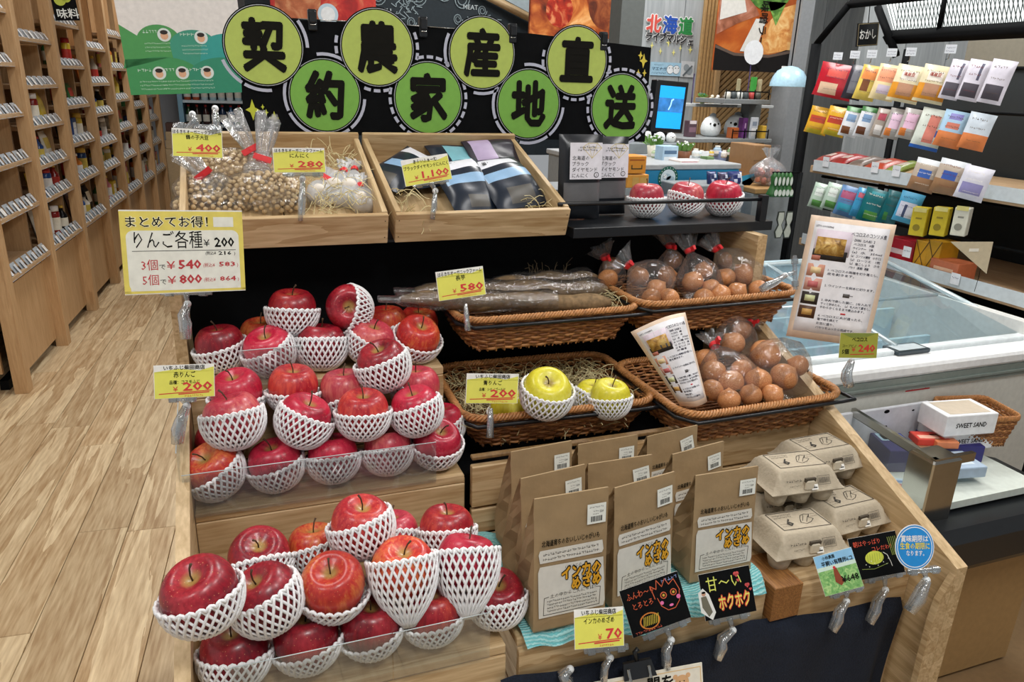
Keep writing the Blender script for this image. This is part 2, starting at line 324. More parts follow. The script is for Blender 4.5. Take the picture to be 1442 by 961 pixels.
# chalk mural wall with a slanting wooden trim, and pale wall above it
MY = 4.3
b0, b1 = at(528, 30, Y=MY), at(752, 30, Y=MY)
m = MB(C('#15232b', .7, noise=.15)); m.box(at(352, 100, Y=MY).x, MY, 1.1, 2.1, MY+.05, CEIL)
mur = struct('wall_mural', m)
g = MB(C('#93a4ab', .8, noise=.1)); MM = frame(at(640, 18, Y=MY-.006), (1, 0, 0), (0, 0, 1)); mr = random.Random(5)
for cx, cy, r in [(-.42, .06, .05), (-.34, -.05, .04), (-.2, .07, .05), (-.06, .1, .05), (.04, .07, .05), (.02, -.03, .03), (-.24, -.06, .03), (.16, .02, .03)]:
    g.stroke([(cx+r*(.3+i*.028)*math.cos(i*.5)*.9, cy+r*(.3+i*.028)*math.sin(i*.5)) for i in range(26)], .0045)
for cx, cy, r in [(-.27, .02, .07), (.2, -.1, .11), (.12, -.1, .08)]:
    for i in range(40):
        a = mr.uniform(0, 6.28); q = mr.uniform(0, r); g.stroke([(cx+q*math.cos(a), cy+q*math.sin(a)), (cx+q*math.cos(a)+mr.uniform(-.03, .03), cy+q*math.sin(a)+mr.uniform(-.03, .03))], .004)
g.use(C('#c9d4d8', .8)); g.text('FISH', -.42, -.03, .035, bold=.02); g.text('MEAT', .05, .02, .03); g.text('PASTA', -.2, -.16, .028)
g.use(C('#7fa8b2', .7)); g.disc(-.40, -.11, .035, n=16, ry=.02)
g.build('chalk_drawing', mur, MM)
c0, c1, c2 = at(655, -10, Y=MY-.03), at(752, 30, Y=MY-.03), at(745, -10, Y=MY-.03)
g = MB(C('#aebfc6', .7)); g.add([tuple(at(690, -12, Y=MY-.02)), tuple(at(790, 42, Y=MY-.02)), tuple(at(880, 42, Y=MY-.02)), tuple(at(880, -70, Y=MY-.02)), tuple(at(690, -70, Y=MY-.02))], [(0, 1, 2, 3, 4)]); g.build('wall_panel', mur)
g = MB(C('#b79c74', .5)); A, B = at(655, -22, Y=MY-.04), at(790, 48, Y=MY-.04); g.tube([A, B], .022, 4); g.build('slanted_trim', mur)
# ================================================================ left aisle shelving
SD = Vector((math.sin(R_(4.1)), math.cos(R_(4.1)), 0)); SB = Vector((-.965, 5.482, 0)); SR = R_(-4.1)
SM = Matrix.Translation(SB) @ Matrix.Rotation(SR, 4, 'Z')     # local: y along the aisle, x = 0 the shelf front, x < 0 into the shelf
PITCHS = .715
shelf = thing('shelf_unit', 'long light oak wall of open shelves with cupboards along the left aisle', 'shelves', SM)
OKV = wood('oak_uprights', '#b38c60', '#d0ac80', 2, 4, .5, 3)
y0s, y1s = -2*PITCHS, 5*PITCHS-.1
a = MB(C('#a9855c', .6)); a.box(-.55, y0s-.1, 0, -.53, y1s, 2.7); a.build('back_panel', shelf)
for k in range(-2, 6):
    a = MB(OKV); a.box(-.02, k*PITCHS-.10, 0, .042, k*PITCHS-.035, 2.7, .002); a.build('post', shelf)
    a = MB(OKV); a.box(-.53, k*PITCHS-.08, .1, -.061, k*PITCHS-.06, 2.7); a.build('side_panel', shelf)
rowz = {}
pr = random.Random(11)
TAGG = C('#aeb6bc', .2, noise=.1); tgr = random.Random(4)
ordn = ['second', 'third', 'fourth', 'fifth', 'sixth', 'seventh', 'eighth']
for k in range(-2, 5):
    ya, yb = k*PITCHS-.033, (k+1)*PITCHS-.102
    rows = [.56, .83, 1.06, 1.29, 1.53, 1.78] if k % 2 == 0 else [.56, .82, 1.0, 1.21, 1.42, 1.66]
    rowz[k] = rows
    a = MB(OKV); a.box(-.03, ya, .05, -.012, yb, .50); a.build('door', shelf)
    a = MB(BLACK); a.box(-.1, ya, 0, -.06, yb, .049); a.build('toe_kick', shelf)
    a = MB(BLACK); a.box(-.4, ya, .501, -.05, yb, .51); a.build('shadow_gap', shelf)
    for j, z in enumerate(rows):
        a = MB(OAKY); d = .036 if j == 0 else .024
        a.box(-.52, ya, z-.022, d, yb, z, .002); sh = a.build('shelf_board', shelf)
        c = MB(TAGG); n = 7
        for i in range(n):
            yy = ya+(yb-ya)*(i+.5)/n
            c.add([(d+.001, yy-.035, z-.02), (d+.001, yy+.035, z-.02), (d-.035, yy+.035, z+.045), (d-.035, yy-.035, z+.045)], [(0, 1, 2, 3)])
            c.use(C(tgr.choice(['#e6e8ea', '#d3d7db', '#f0f0ec']), .4)); e_ = tgr.uniform(.010, .019); t_ = tgr.uniform(.0, .014); c.add([(d+.003-t_*.5, yy-e_, z-.006+t_), (d+.003-t_*.5, yy+e_, z-.006+t_), (d-.022, yy+e_, z+.038), (d-.022, yy-e_, z+.038)], [(0, 1, 2, 3)]); c.use(TAGG)
        c.build('tag_strip', sh)
def bottle_mb(h, r, col, cap, lab):
    t = MB(C(col, .2)); t.lathe([(r*.9, 0), (r, .004), (r, h*.6), (r*.4, h*.78), (r*.36, h*.9)], 12)
    l = MB(C(lab, .5)); l.lathe([(r*1.02, h*.15), (r*1.02, h*.5)], 12, cap=False)
    c = MB(C(cap, .4)); c.lathe([(r*.42, h*.9), (r*.42, h)], 10); return t, l, c
def jar_mb(h, r, col, cap, lab):
    t = MB(C(col, .2)); t.lathe([(r*.9, 0), (r, .004), (r, h*.75), (r*.85, h*.82)], 12)
    l = MB(C(lab, .5)); l.lathe([(r*1.02, h*.15), (r*1.02, h*.6)], 12, cap=False)
    c = MB(C(cap, .4)); c.lathe([(r*.9, h*.82), (r*.9, h)], 12); return t, l, c
def pouch(w, h, d, base, patches=(), nx=8, ny=12, crimp=.07, sag=0):
    """pillow packet, x across, y up, z towards the viewer; patches (x0,x1,y0,y1,colour) in 0..1"""
    t = MB(C(base, .3)); mats = [t.mats[0]]
    for s in (1, -1):
        vs = []
        for j in range(ny+1):
            v = j/ny; e = min(1, max(0, min(v-crimp*.6, 1-crimp*.6-v)/.22)); e = math.sqrt(max(0, e))
            for i in range(nx+1):
                u = i/nx; q = max(0, 1-(2*u-1)**2)**.5; z = s*d/2*e*q*(1+.12*math.sin(7*u+5*v+sag))+(.0006*s)
                vs.append(((u-.5)*w*(1-.04*e), v*h, z))
        for j in range(ny):
            for i in range(nx):
                u, v = (i+.5)/nx, (j+.5)/ny; t.use(C(base, .3))
                if s > 0:
                    for (x0, x1, ya, yb, col) in patches:
                        if x0 <= u <= x1 and ya <= v <= yb: t.use(C(col, .35))
                a = j*(nx+1)+i; f = (a, a+1, a+nx+2, a+nx+1) if s > 0 else (a, a+nx+1, a+nx+2, a+1)
                t.f.append([q+len(t.v) for q in f]); t.mi.append(t.cur); t.sm.append(True)
        T = t.T
        t.v += [tuple(T @ Vector(p)) if T is not None else p for p in vs]
    return t
COLN = {'#1b1a1c': 'black', '#8c2420': 'dark red', '#e8e4da': 'white', '#c9762d': 'orange', '#2a4a86': 'blue', '#d6b93c': 'yellow', '#5e3a22': 'brown', '#3f7a45': 'green', '#b9b2a4': 'beige', '#d98a94': 'pink'}
cl = list(COLN)
bayname = {-2: 'the nearest bay', -1: 'the second bay', 0: 'the third bay', 1: 'the fourth bay', 2: 'the fifth bay', 3: 'the sixth bay', 4: 'the farthest bay'}
shn = ['on the ledge', 'on the lowest open shelf', 'on the second open shelf', 'on the third open shelf', 'on the fourth open shelf']
for k in range(-1, 5):
    for j, z in enumerate(rowz[k][:5]):
        if k == -1 and j > 3: continue
        n = 3 if j else 4
        gapz = rowz[k][j+1]-z-.03
        used = []
        for i in range(n):
            y = k*PITCHS-.033+(PITCHS-.07)*(.12+.88*(i+.5)/n); kind = pr.choice(['bottle', 'jar', 'box', 'packet', 'bottle'])
            col = pr.choice([c for c in cl if c not in used]); used.append(col); lab = pr.choice(['#f0ead8', '#d9c15a', '#c23a30', '#e8e8e6'])
            P = SM @ Vector((-.052-pr.uniform(0, .012), y, z)); h = min(gapz*.9, pr.uniform(.13, .22)); Mx = ML(P, SR+R_(90))
            label = '%s %s %s of %s of the left shelving, %s' % (COLN[col], {'packet': 'snack packet'}.get(kind, kind), shn[j], bayname[k], ['first', 'second', 'third', 'last'][i if n == 4 or i < 2 else 2 if n == 4 else 2])
            label = label.replace('of the left shelving, ', 'at left, ')
            g_ = 'groceries on the left shelving'
            if kind in ('bottle', 'jar'):
                t = thing(kind, label, kind, Mx, g_); A, B, Cc = (bottle_mb if kind == 'bottle' else jar_mb)(h, pr.uniform(.028, .04), col, pr.choice(['#d8b24a', '#f0f0f0', '#202020', '#a02020']), lab)
                A.build('body', t); B.build('paper_label', t); Cc.build('cap', t)
            elif kind == 'box':
                A = MB(C(col, .5)); A.box(-.05, -.03, 0, .05, .03, h*.8, .002); A.use(C(lab, .5)); A.T = frame((0, -.0305, h*.4), (1, 0, 0), (0, 0, 1)); A.rect(-.035, -h*.2, .035, h*.25); A.use(INK); scrib(A, -.03, .03, h*.02, .01, .0005, pr)
                tag(A.build('box', None, Mx), label, 'box', g_)
            else:
                A = pouch(.12, h, .04, col, [(.15, .85, .35, .75, lab)]); tag(A.build('snack_packet', None, Mx @ Matrix.Rotation(R_(80), 4, 'X')), label, 'packet', g_)
# dark hanging board at the top left corner
M_, w, h = quad((72, -12), (104, -10), (76, 30), (113, 28), 3.2, 10)
a = MB(BLACK); a.box(-w/2, -h/2, -.004, w/2, h/2, 0); a.use(C('#e8ece8', .7)); a.text('味料', -w*.38, -h*.42, h*.34, bold=.02, z=.001)
a.use(C('#b9c44a', .7)); a.disc(-w*.15, h*.22, .022, .001); a.disc(w*.12, h*.3, .018, .001)
tag(a.build('shelf_sign', None, M_), 'black hanging sign with chalk characters at the top left', 'sign')
# far drinks fridge
FY = 9.6
f0, f1 = at(249, 135, Y=FY), at(352, 135, Y=FY)
fx0, fx1 = f0.x, f1.x+.6
fr_ = thing('drinks_fridge', 'open drinks fridge with a pale blue frame at the aisle end', 'fridge', ML((fx0, FY, 0)))
wd = fx1-fx0
a = MB(C('#8fc1dd', .4)); a.box(0, 0, 0, .05, .6, 2.1); a.box(wd-.05, 0, 0, wd, .6, 2.1); a.box(.05, 0, 1.95, wd-.05, .6, 2.1); a.box(.05, 0, 0, wd-.05, .6, .6); a.build('frame', fr_)
a = MB(C('#23303a', .5)); a.box(.05, .58, .6, wd-.05, .6, 1.95); a.build('back_panel', fr_)
for z, c in [(.95, '#d5e6f2'), (1.22, '#d5e6f2'), (1.5, '#d5e6f2')]:
    a = MB(C(c, .3)); a.box(.05, .1, z-.03, wd-.05, .57, z); a.build('shelf', fr_)
for z, cols in [(1.22, ['#c2603a', '#c2603a', '#cfe6ee', '#bfe0ea', '#cfe6ee', '#e6f2f6', '#bfe0ea', '#cfe6ee', '#9fd0d8', '#cfe6ee']), (.95, ['#2d4a2a', '#33261f', '#412424', '#3a2328', '#263a5e', '#2b5a86', '#4a7a38', '#243a5e', '#222a40', '#303030'])]:
    for i, c in enumerate(cols):
        A, B, Cc = bottle_mb(.22, .038, c, '#e8e8e8' if z > 1 else '#b03030', '#e8e8e0')
        t = thing('bottle', '%s of the far fridge, %s from its left' % ('pale drink bottle on the upper shelf' if z > 1 and i > 1 else 'amber drink bottle on the upper shelf' if z > 1 else 'dark drink bottle on the lower shelf', ['first', 'second', 'third', 'fourth', 'fifth', 'sixth', 'seventh', 'eighth', 'ninth', 'tenth'][i]), 'bottle', ML((fx0+.1+i*.092, FY+.17, z)), 'bottles in the far fridge')
        A.build('body', t); B.build('paper_label', t); Cc.build('cap', t)
for i in range(3):
    q = at(236, 195+i*12, Y=9.3); a = MB(C(['#5a4038', '#c9b08a', '#c9b08a'][i], .7)); a.box(-.12, -.1, 0, .14, .12, .09, .003); a.use(INK); a.T = frame((0, -.101, .045), (1, 0, 0), (0, 0, 1)); a.rect(-.02, -.02, .0, .02)
    tag(a.build('carton', None, ML((q.x+.12, 9.3, .9-i*.0905))), ['dark carton topmost of the small stack beyond the 400 yen card', 'tan carton in the middle of the small stack beyond the 400 yen card', 'tan carton at the bottom of the small stack beyond the 400 yen card'][i], 'carton', 'cartons stacked at the aisle end')
a = MB(C('#c9b08a', .6)); q = at(236, 230, Y=9.3); a.box(-.16, -.14, 0, .18, .16, .718); tag(a.build('plinth', None, ML((q.x+.12, 9.3, 0))), 'plain tan plinth under the far stack of cartons', 'plinth')
# big green poster
M_, w, h = quad((160, -46), (345, -46), (181, 133), (339, 134), 2.5, 2, 0)
a = MB(C('#ece7e2', .5)); a.box(-w/2, -h/2, -.003, w/2, h/2, 0)
def hill(col, pts, z): a.use(C(col, .5, noise=.03)); a.poly(pts, z)
def arc(cx, cy, rx, ry, t0, t1, n=20): return [(cx+rx*math.cos(R_(t0+(t1-t0)*i/n)), cy+ry*math.sin(R_(t0+(t1-t0)*i/n))) for i in range(n+1)]
hy = h*.5
hill('#4f9e57', [(-w/2, -hy), (-w*.08, -hy)]+[(-w*.08, -h*.07)]+[(-w*.2+w*.18*math.cos(R_(t)), -h*.08+h*.13*math.sin(R_(t))) for t in range(20, 170, 10)]+[(-w/2, 0.02)], .0006)
hill('#3f9a80', [(-w*.08, -hy), (w*.25, -hy), (w*.25, -h*.08)]+[(w*.08+w*.2*math.cos(R_(t)), -h*.12+h*.13*math.sin(R_(t))) for t in range(30, 175, 10)], .0008)
hill('#36a29a', [(w*.05, -hy), (w/2, -hy), (w/2, -h*.06)]+[(w*.36+w*.22*math.cos(R_(t)), -h*.14+h*.12*math.sin(R_(t))) for t in range(50, 180, 10)], .0010)
hill('#43985a', [(-w/2, -hy), (w*.1, -hy), (w*.1, -h*.35)]+[(-w*.22+w*.33*math.cos(R_(t)), -h*.36+h*.16*math.sin(R_(t))) for t in range(15, 165, 10)]+[(-w/2, -h*.22)], .0012)
hill('#339070', [(w*.0, -hy), (w/2, -hy), (w/2, -h*.28)]+[(w*.3+w*.3*math.cos(R_(t)), -h*.36+h*.15*math.sin(R_(t))) for t in range(40, 175, 10)], .0014)
for x, y in [(-.15, -.03), (.15, -.05), (-.24, -.33), (-.05, -.33), (.16, -.33)]:
    a.use(C('#dfe9e4', .5)); a.disc(x*w, y*h, .021, .0018, 20); a.use(C('#e2b08c', .5)); a.disc(x*w, y*h-.003, .012, .0020, 16); a.use(C('#2a211c', .5)); a.disc(x*w, y*h+.008, .012, .0022, 14, .007)
    a.use(C('#d8efe0', .5)); scrib(a, (x-.17)*w, (x-.05)*w, y*h+.006, .011, .0016); 
    for q in range(3): scrib(a, (x-.17)*w, (x+.04)*w, y*h-.028-q*.012, .005, .0016)
a.use(C('#4a4440', .6))
for x0, x1, y in [(-.48, -.2, .34), (-.48, -.2, .31), (-.48, -.2, .28), (-.06, .22, .32), (-.06, .22, .29), (-.06, .22, .26), (.3, .48, .34), (.3, .46, .31)]: scrib(a, x0*w, x1*w, y*h, .010, .0018)
a.use(C('#b3a27a', .6)); a.rect(-.48*w, .38*h, -.36*w, .41*h, .0016); a.rect(-.06*w, .36*h, .02*w, .39*h, .0016)
po = a.build('poster', None, M_); tag(po, 'large green hillside poster hanging at the top left', 'poster')
a = MB(CLIPM); a.tube([(-w*.3, h/2, 0), (-w*.3, (CEIL-M_.translation.z), 0)], .0015, 4); a.tube([(w*.3, h/2, 0), (w*.3, (CEIL-M_.translation.z), 0)], .0015, 4); a.build('hanging_cord', po)
# red food photo and chicken photo behind the banner
def foodmat(name, cs, sc):
    mm, n, l, b = newmat(name); tc = n.new('ShaderNodeTexCoord'); v = n.new('ShaderNodeTexNoise'); v.inputs['Scale'].default_value = sc; v.inputs['Detail'].default_value = 6; v.inputs['Distortion'].default_value = 1.2
    l.new(tc.outputs['Object'], v.inputs['Vector']); rp = n.new('ShaderNodeValToRGB'); l.new(v.outputs['Fac'], rp.inputs[0])
    e = rp.color_ramp.elements; e[0].position = .3; e[0].color = lin(cs[0]); e[1].position = .7; e[1].color = lin(cs[-1])
    for i, c in enumerate(cs[1:-1]): k = e.new(.3+.4*(i+1)/(len(cs)-1)); k.color = lin(c)
    l.new(rp.outputs[0], b.inputs['Base Color']); b.inputs['Roughness'].default_value = .35; return mm
def panel_px(name, label, x0, y0, x1, y1, Y, mb_fn, cat='poster', th=.02):
    A, B = at(x0, y0, Y=Y), at(x1, y1, Y=Y); w = B.x-A.x; h = A.z-B.z
    M_ = frame(((A.x+B.x)/2, Y, (A.z+B.z)/2), (1, 0, 0), (0, 0, 1)); a = mb_fn(w, h)
    o = a.build(name, None, M_); tag(o, label, cat); return o
def f(w, h):
    a = MB(foodmat('print_red_dish', ['#7d1212', '#b01c18', '#c8372a', '#d98a62'], 9)); a.box(-w/2, -h/2, -.02, w/2, h/2, 0)
    a.use(foodmat('print_fried_dish', ['#8e4326', '#b9683f', '#d79a6c'], 12)); a.poly([(-w*.46, -h/2), (-w*.05, -h/2), (-w*.02, 0), (-w*.1, h/2), (-w*.46, h/2)], .001)
    a.use(C('#b9d0de')); a.disc(w*.03, -h*.42, .05, .002); a.use(C('#e4e8ea')); a.disc(w*.03, -h*.42, .035, .003); return a
panel_px('food_photo', 'red food photograph board seen above the left of the banner', 375, -80, 530, 32, 4.1, f)
def f(w, h):
    a = MB(foodmat('print_glazed_chicken', ['#3a1408', '#8a3512', '#b8642a', '#d99450', '#e8c08a'], 7)); a.box(-w/2, -h/2, -.02, w/2, h/2, 0)
    a.use(foodmat('print_glaze', ['#6a0c08', '#a82a12', '#d88a5a'], 16)); a.disc(-w*.2, -h*.2, w*.14, .001, 24, h*.2); a.use(foodmat('print_sauce', ['#3a1a10', '#74331a', '#a05a30'], 14)); a.disc(w*.3, -h*.1, w*.2, .001, 24, h*.3); return a
panel_px('food_photo', 'glazed chicken photograph board seen above the right of the banner', 750, -80, 877, 56, 3.9, f)
# hokkaido sign letters, star stickers and small posters on the grey wall
SY = PY-.016
def lettersign(name, label, items, cat='sign'):
    t = thing(name, label, cat, frame(at(950, 25, Y=SY), (1, 0, 0), (0, 0, 1)))
    for ch, x, y, h, col in items:
        P = at(x, y, Y=SY)-t.matrix_world.translation; hh = h/FPX*4.15
        a = MB(WHITE); a.text(ch, P.x-hh*.5, P.z-hh*.5, hh, bold=.12, z=0.004); a.use(C(col, .5)); a.text(ch, P.x-hh*.5+hh*.04, P.z-hh*.5, hh, bold=.05, z=.008); a.build('letter', t)
    return t
lettersign('wall_letters', 'big red, blue and green cut-out characters on the grey wall', [('北', 918, 33, 21, '#d8584e'), ('海', 941, 35, 21, '#2a56b4'), ('道', 963, 37, 21, '#2f8a4a')])
lettersign('wall_letters', 'black cut-out lettering on the grey wall under the coloured characters', [(c, 913+i*9.6, 51+i*.9, 10.5, '#1c2228') for i, c in enumerate('ライブマルシ')]+[('ェ', 972, 59, 10, '#1c2228')])
for i, (x, y, r) in enumerate([(918, 64, 4), (941.5, 60, 5), (930, 72, 4), (948.5, 74, 4), (958, 68, 3.5), (972, 70, 5)]):
    s_ = r/FPX*4.1; a = MB(C('#ece58a', .5)); a.poly([(0, s_*1.2), (s_*.22, s_*.22), (s_*.8, 0), (s_*.22, -s_*.22), (0, -s_*1.2), (-s_*.22, -s_*.22), (-s_*.8, 0), (-s_*.22, s_*.22)], .001, .001)
    tag(a.build('star_sticker', None, frame(at(x, y, Y=SY), (1, 0, 0), (0, 0, 1))), ['small pale star sticker at the far left of the grey wall', 'large star sticker, second from the left on the grey wall', 'small star sticker, lower left of the grey wall', 'small star sticker, lowest in the middle of the grey wall', 'small star sticker right of the middle on the grey wall', 'yellow star sticker nearest the slatted pier'][i], 'sticker', 'stars on the grey wall')
def f(w, h):
    a = MB(C('#9fc6dc', .5)); a.box(-w/2, -h/2, -.004, w/2, h/2, 0); a.use(C('#234a6a')); a.text('マエナガ', -w*.46, -h*.12, h*.26, w*.48, .001, .02); scrib(a, -w*.4, -w*.1, h*.26, h*.1, .001); scrib(a, -w*.46, 0, -h*.35, h*.12, .001)
    for x in (.14, .34):
        a.use(C('#50606a')); a.disc(w*x, -h*.02, h*.34, .001); a.use(C('#e9eff2')); a.disc(w*x, -h*.02, h*.31, .002)
        a.use(INK); a.disc(w*x-.006, h*.1, .003, .003, 8); a.disc(w*x+.012, h*.1, .003, .003, 8)
    return a
panel_px('small_poster', 'pale blue poster with two round white birds above the screen', 917, 87, 958, 107.5, PY-.02, f)
def f(w, h):
    a = MB(C('#c9ced0', .5)); a.box(-w/2, -h/2, -.004, w/2, h/2, 0); a.use(C('#8e989d')); a.disc(-w*.1, h*.1, h*.22, .001); a.disc(w*.15, -h*.1, h*.25, .002); a.use(C('#5d676c')); a.stroke([(-w*.3, -h*.4), (w*.3, h*.2)], .01, .003); return a
panel_px('small_poster', 'small grey photo print right of the bird poster', 960, 86, 976, 109, PY-.02, f)
# ramen banner
def f(w, h):
    a = MB(foodmat('print_broth', ['#8a3c18', '#b4581f', '#d0813c'], 5)); a.box(-w/2, -h/2, -.01, w/2, h/2, 0)
    a.use(foodmat('print_noodles', ['#b5622a', '#d89a55', '#ecc98a'], 18)); a.poly([(w*.05, -h*.36), (w*.5, -h*.3), (w*.5, h*.1), (w*.3, h*.05), (w*.12, -h*.1)], .001)
    a.use(foodmat('print_greens', ['#2c4a22', '#4f7d33', '#87b058'], 22)); a.disc(w*.12, h*.22, w*.3, .002, 20, h*.2); a.poly([(w*.1, h*.1), (w*.35, h*.1), (w*.25, -h*.1)], .002)
    a.use(foodmat('print_pork', ['#7a4630', '#a86a50', '#c8907a'], 10)); a.poly([(-w*.5, h*.1), (-w*.1, h*.12), (w*.02, -.02*h), (-w*.25, -h*.1), (-w*.5, -h*.2)], .0015)
    a.use(C('#d8d6cf')); a.poly([(-w*.48, h*.12), (-w*.2, h*.12), (-w*.15, 0), (-w*.48, -h*.08)], .003)
    a.poly([(-.02*w, -h*.05), (w*.12, -h*.05), (w*.02, -h*.33), (-w*.18, -h*.33)], .003)
    a.use(C('#d2ac45')); a.poly([(-w*.35, h*.5), (-w*.02, h*.5), (-w*.1, h*.34), (-w*.24, h*.22), (-w*.35, h*.38)], .004)
    a.use(C('#1c1a1a')); a.poly([(-w/2, -h*.28)]+[(-w/2+w*i/14, -h*(.28+.09*math.sin(math.pi*i/14))) for i in range(1, 14)]+[(w/2, -h*.30), (w/2, -h/2), (-w/2, -h/2)], .0035)
    a.use(C('#5a4a40')); a.poly([(-w/2, -h*.285), (-w*.25, -h*.345), (w*.2, -h*.35), (w/2, -h*.30), (w/2, -h*.325), (w*.2, -h*.375), (-w*.25, -h*.37), (-w/2, -h*.31)], .004)
    a.use(C('#e8ebee')); a.disc(0, -h*.335, .06, .006, 20); a.use(INK); a.text('味噌ラーメン', .012, h*.1, .05, rot=R_(-90), z=.005, bold=.02)
    a.use(WHITE); a.rect(w*.4, -h*.47, w*.48, -h*.44, .005); return a
panel_px('ramen_banner', 'tall ramen photograph banner hanging on the slatted pier', 1022, -75, 1109, 103, 3.5, f)
# green corner wall with teal shelves on the far right
m = MB(C('#2b5c50', .6)); m.box(3.55, 5.6, 0, 6.4, 5.7, CEIL); struct('wall_green', m)
q = at(1130, 150, Y=5.3)
t = thing('teal_shelf', 'far shelf with teal bottles beside the grey pillar', 'shelves', ML((q.x, 5.3, 0)))
for z, c in [(at(1120, 165, Y=5.3).z, '#7aa35a'), (at(1120, 215, Y=5.3).z, '#a98a60')]:
    a = MB(C(c)); a.box(-.5, -.02, z-.04, .9, .28, z); a.build('shelf_board', t)
z = at(1120, 165, Y=5.3).z
for i in range(9):
    A, B, Cc = bottle_mb(.19, .035, '#3fb0b8', '#d8f0f0', '#bfe3e6'); Mx = ML((q.x-.3+i*.09, 5.38, z))
    t2 = thing('bottle', 'teal bottle on the far green shelf, %s from the left' % ['first', 'second', 'third', 'fourth', 'fifth', 'sixth', 'seventh', 'eighth', 'ninth'][i], 'bottle', Mx, 'teal bottles on the far green shelf'); A.build('body', t2); B.build('paper_label', t2); Cc.build('cap', t2)
# pendant lamp
P = at(1110, 122, Y=3.05); t = thing('pendant_lamp', 'pale blue speckled dome lamp hanging in front of the green wall', 'lamp', ML(P))
rr = 27/FPX*at(1110, 110, Y=3.05).y/math.cos(YAW)*1.03
a = MB(C('#a9cfe2', .3, noise=.1, bs=90)); a.lathe([(rr, 0), (rr*.98, rr*.2), (rr*.88, rr*.5), (rr*.68, rr*.8), (rr*.35, rr*1.0), (rr*.03, rr*1.06)], 28, cap=False); a.build('shade', t)
a = MB(C('#ffe9c0', .5, emit=1.2, noise=0)); a.lathe([(rr*.97, .002), (rr*.1, .012)], 24); a.build('diffuser', t)
a = MB(BLACK); a.tube([(0, 0, rr*1.05), (0, 0, CEIL-P.z)], .003, 5); a.build('cord', t)
# ================================================================ souvenir corner (middle distance)
def pbox(x0, y0, x1, y1, Y):                       # front rectangle on the plane Y seen between two pixels -> x, z, w, h
    A, B = at(x0, y1, Y=Y), at(x1, y0, Y=Y); return A.x, A.z, B.x-A.x, B.z-A.z
def simple_box(name, label, cat, px, Y, col, dep=.06, patches=(), text=None, group=None, z=None):
    x, zz, w, h = pbox(*px, Y); a = MB(C(col, .5)); a.box(0, 0, 0, w, dep, h, .002)
    a.T = frame((0, -.0006, 0), (1, 0, 0), (0, 0, 1))
    for (x0, x1, y0, y1, c) in patches: a.use(C(c, .5)); a.rect(x0*w, y0*h, x1*w, y1*h)
    if text: a.use(INK); a.text(text[0], w*.5, h*text[1], h*text[2], bold=.02, z=.0006, al='c')
    o = a.build(name, None, ML((x, Y, zz if z is None else z))); return tag(o, label, cat, group)
# counter with blue front banner
CY = 2.45
x0, z1, w, h = pbox(880, 230, 1112, 330, CY)
ctz = at(960, 231, Y=CY).z
A = at(872, 232, Y=CY).x; B = at(1042, 232, Y=CY).x; Bz = at(1085, 265, Y=2.35).z; B2 = at(1113, 265, Y=2.35).x
cn = thing('souvenir_counter', 'grey souvenir counter with a blue front panel behind the black shelf', 'counter', ML((A, CY, 0)))
a = MB(C('#8d9396', .5)); a.box(0, 0, 0, B-A, .66, ctz-.02, .003); a.build('body', cn)
a = MB(C('#a9adaf', .45)); a.box(-.01, -.01, ctz-.02, B-A, .665, ctz, .003); a.build('worktop', cn)
a = MB(C('#1c7ca8', .45, noise=.15, bs=6)); a.box(0, -.012, ctz-.35, B-A-.01, -.001, ctz-.022); a.use(C('#49a6c8', .5)); a.T = frame((0, -.0125, ctz-.2), (1, 0, 0), (0, 0, 1)); scrib(a, .32, .5, .05, .02, .0004); a.use(C('#2f93ba', .5)); a.poly([(.45, .1), (.62, .17), (B-A-.02, .15), (B-A-.02, .05)], .0003); a.build('front_banner', cn)
P = at(938, 250, Y=CY); a = MB(C('#145a4a', .5)); a.T = frame((P.x-A, -.0135, P.z), (1, 0, 0), (0, 0, 1)); a.disc(0, 0, .042, 0, 32); a.use(C('#cfdfe6', .5)); a.disc(0, 0, .031, .0005, 28)
a.use(C('#a8c2cf', .5)); a.disc(-.006, .004, .018, .001, 16, .012); a.disc(.010, -.004, .017, .001, 16, .011); a.use(C('#e8eff2')); a.disc(-.014, .006, .008, .0015, 12); a.use(INK); a.disc(-.019, .006, .0018, .002, 6); a.disc(-.012, .009, .0012, .002, 6)
a.use(WHITE)
for i in range(18):
    t_ = i*2*math.pi/18; a.disc(.0365*math.cos(t_), .0365*math.sin(t_), .0018, .0006, 5)
a.build('round_emblem', cn)
c2 = thing('side_counter', 'lower grey counter end beside the hanging green spoons', 'counter', ML((B+.002, 2.35, 0)))
a = MB(C('#8b9092', .5)); a.box(0, 0, 0, B2-B, .8, Bz-.02, .003); a.build('body', c2)
a = MB(C('#a58152', .5)); a.box(0, -.01, Bz-.02, B2-B, .8, Bz, .003); a.build('worktop', c2)
CT = ctz
def on_counter(px, Y): return at(px, 231, Y=Y)
simple_box('gift_box', 'orange gift box lying at the bottom beside the black pouches', 'box', (882, 246, 914, 265), 2.2, '#d8973a', .1, [(.25, .55, .15, .8, '#caa055'), (.6, .9, .15, .8, '#caa055')], group='orange gift boxes')
simple_box('gift_box', 'orange gift box standing on top of the other beside the black pouches', 'box', (883, 220, 911, 245), 2.2, '#d98e2c', .08, [(.2, .8, .25, .32, '#5a4a1c'), (.2, .26, .3, .5, '#5a4a1c'), (.74, .8, .3, .5, '#5a4a1c'), (.1, .9, .75, .82, '#a8561c')], group='orange gift boxes')
x_, z_, w_, h_ = pbox(876, 264, 930, 275, 2.2); a = MB(C('#8d9396')); a.box(x_-.3, 2.19, 0, x_+w_, 2.38, at(900, 264.5, Y=2.2).z); tag(a.build('display_block', None), 'low grey block carrying the orange gift boxes', 'plinth')
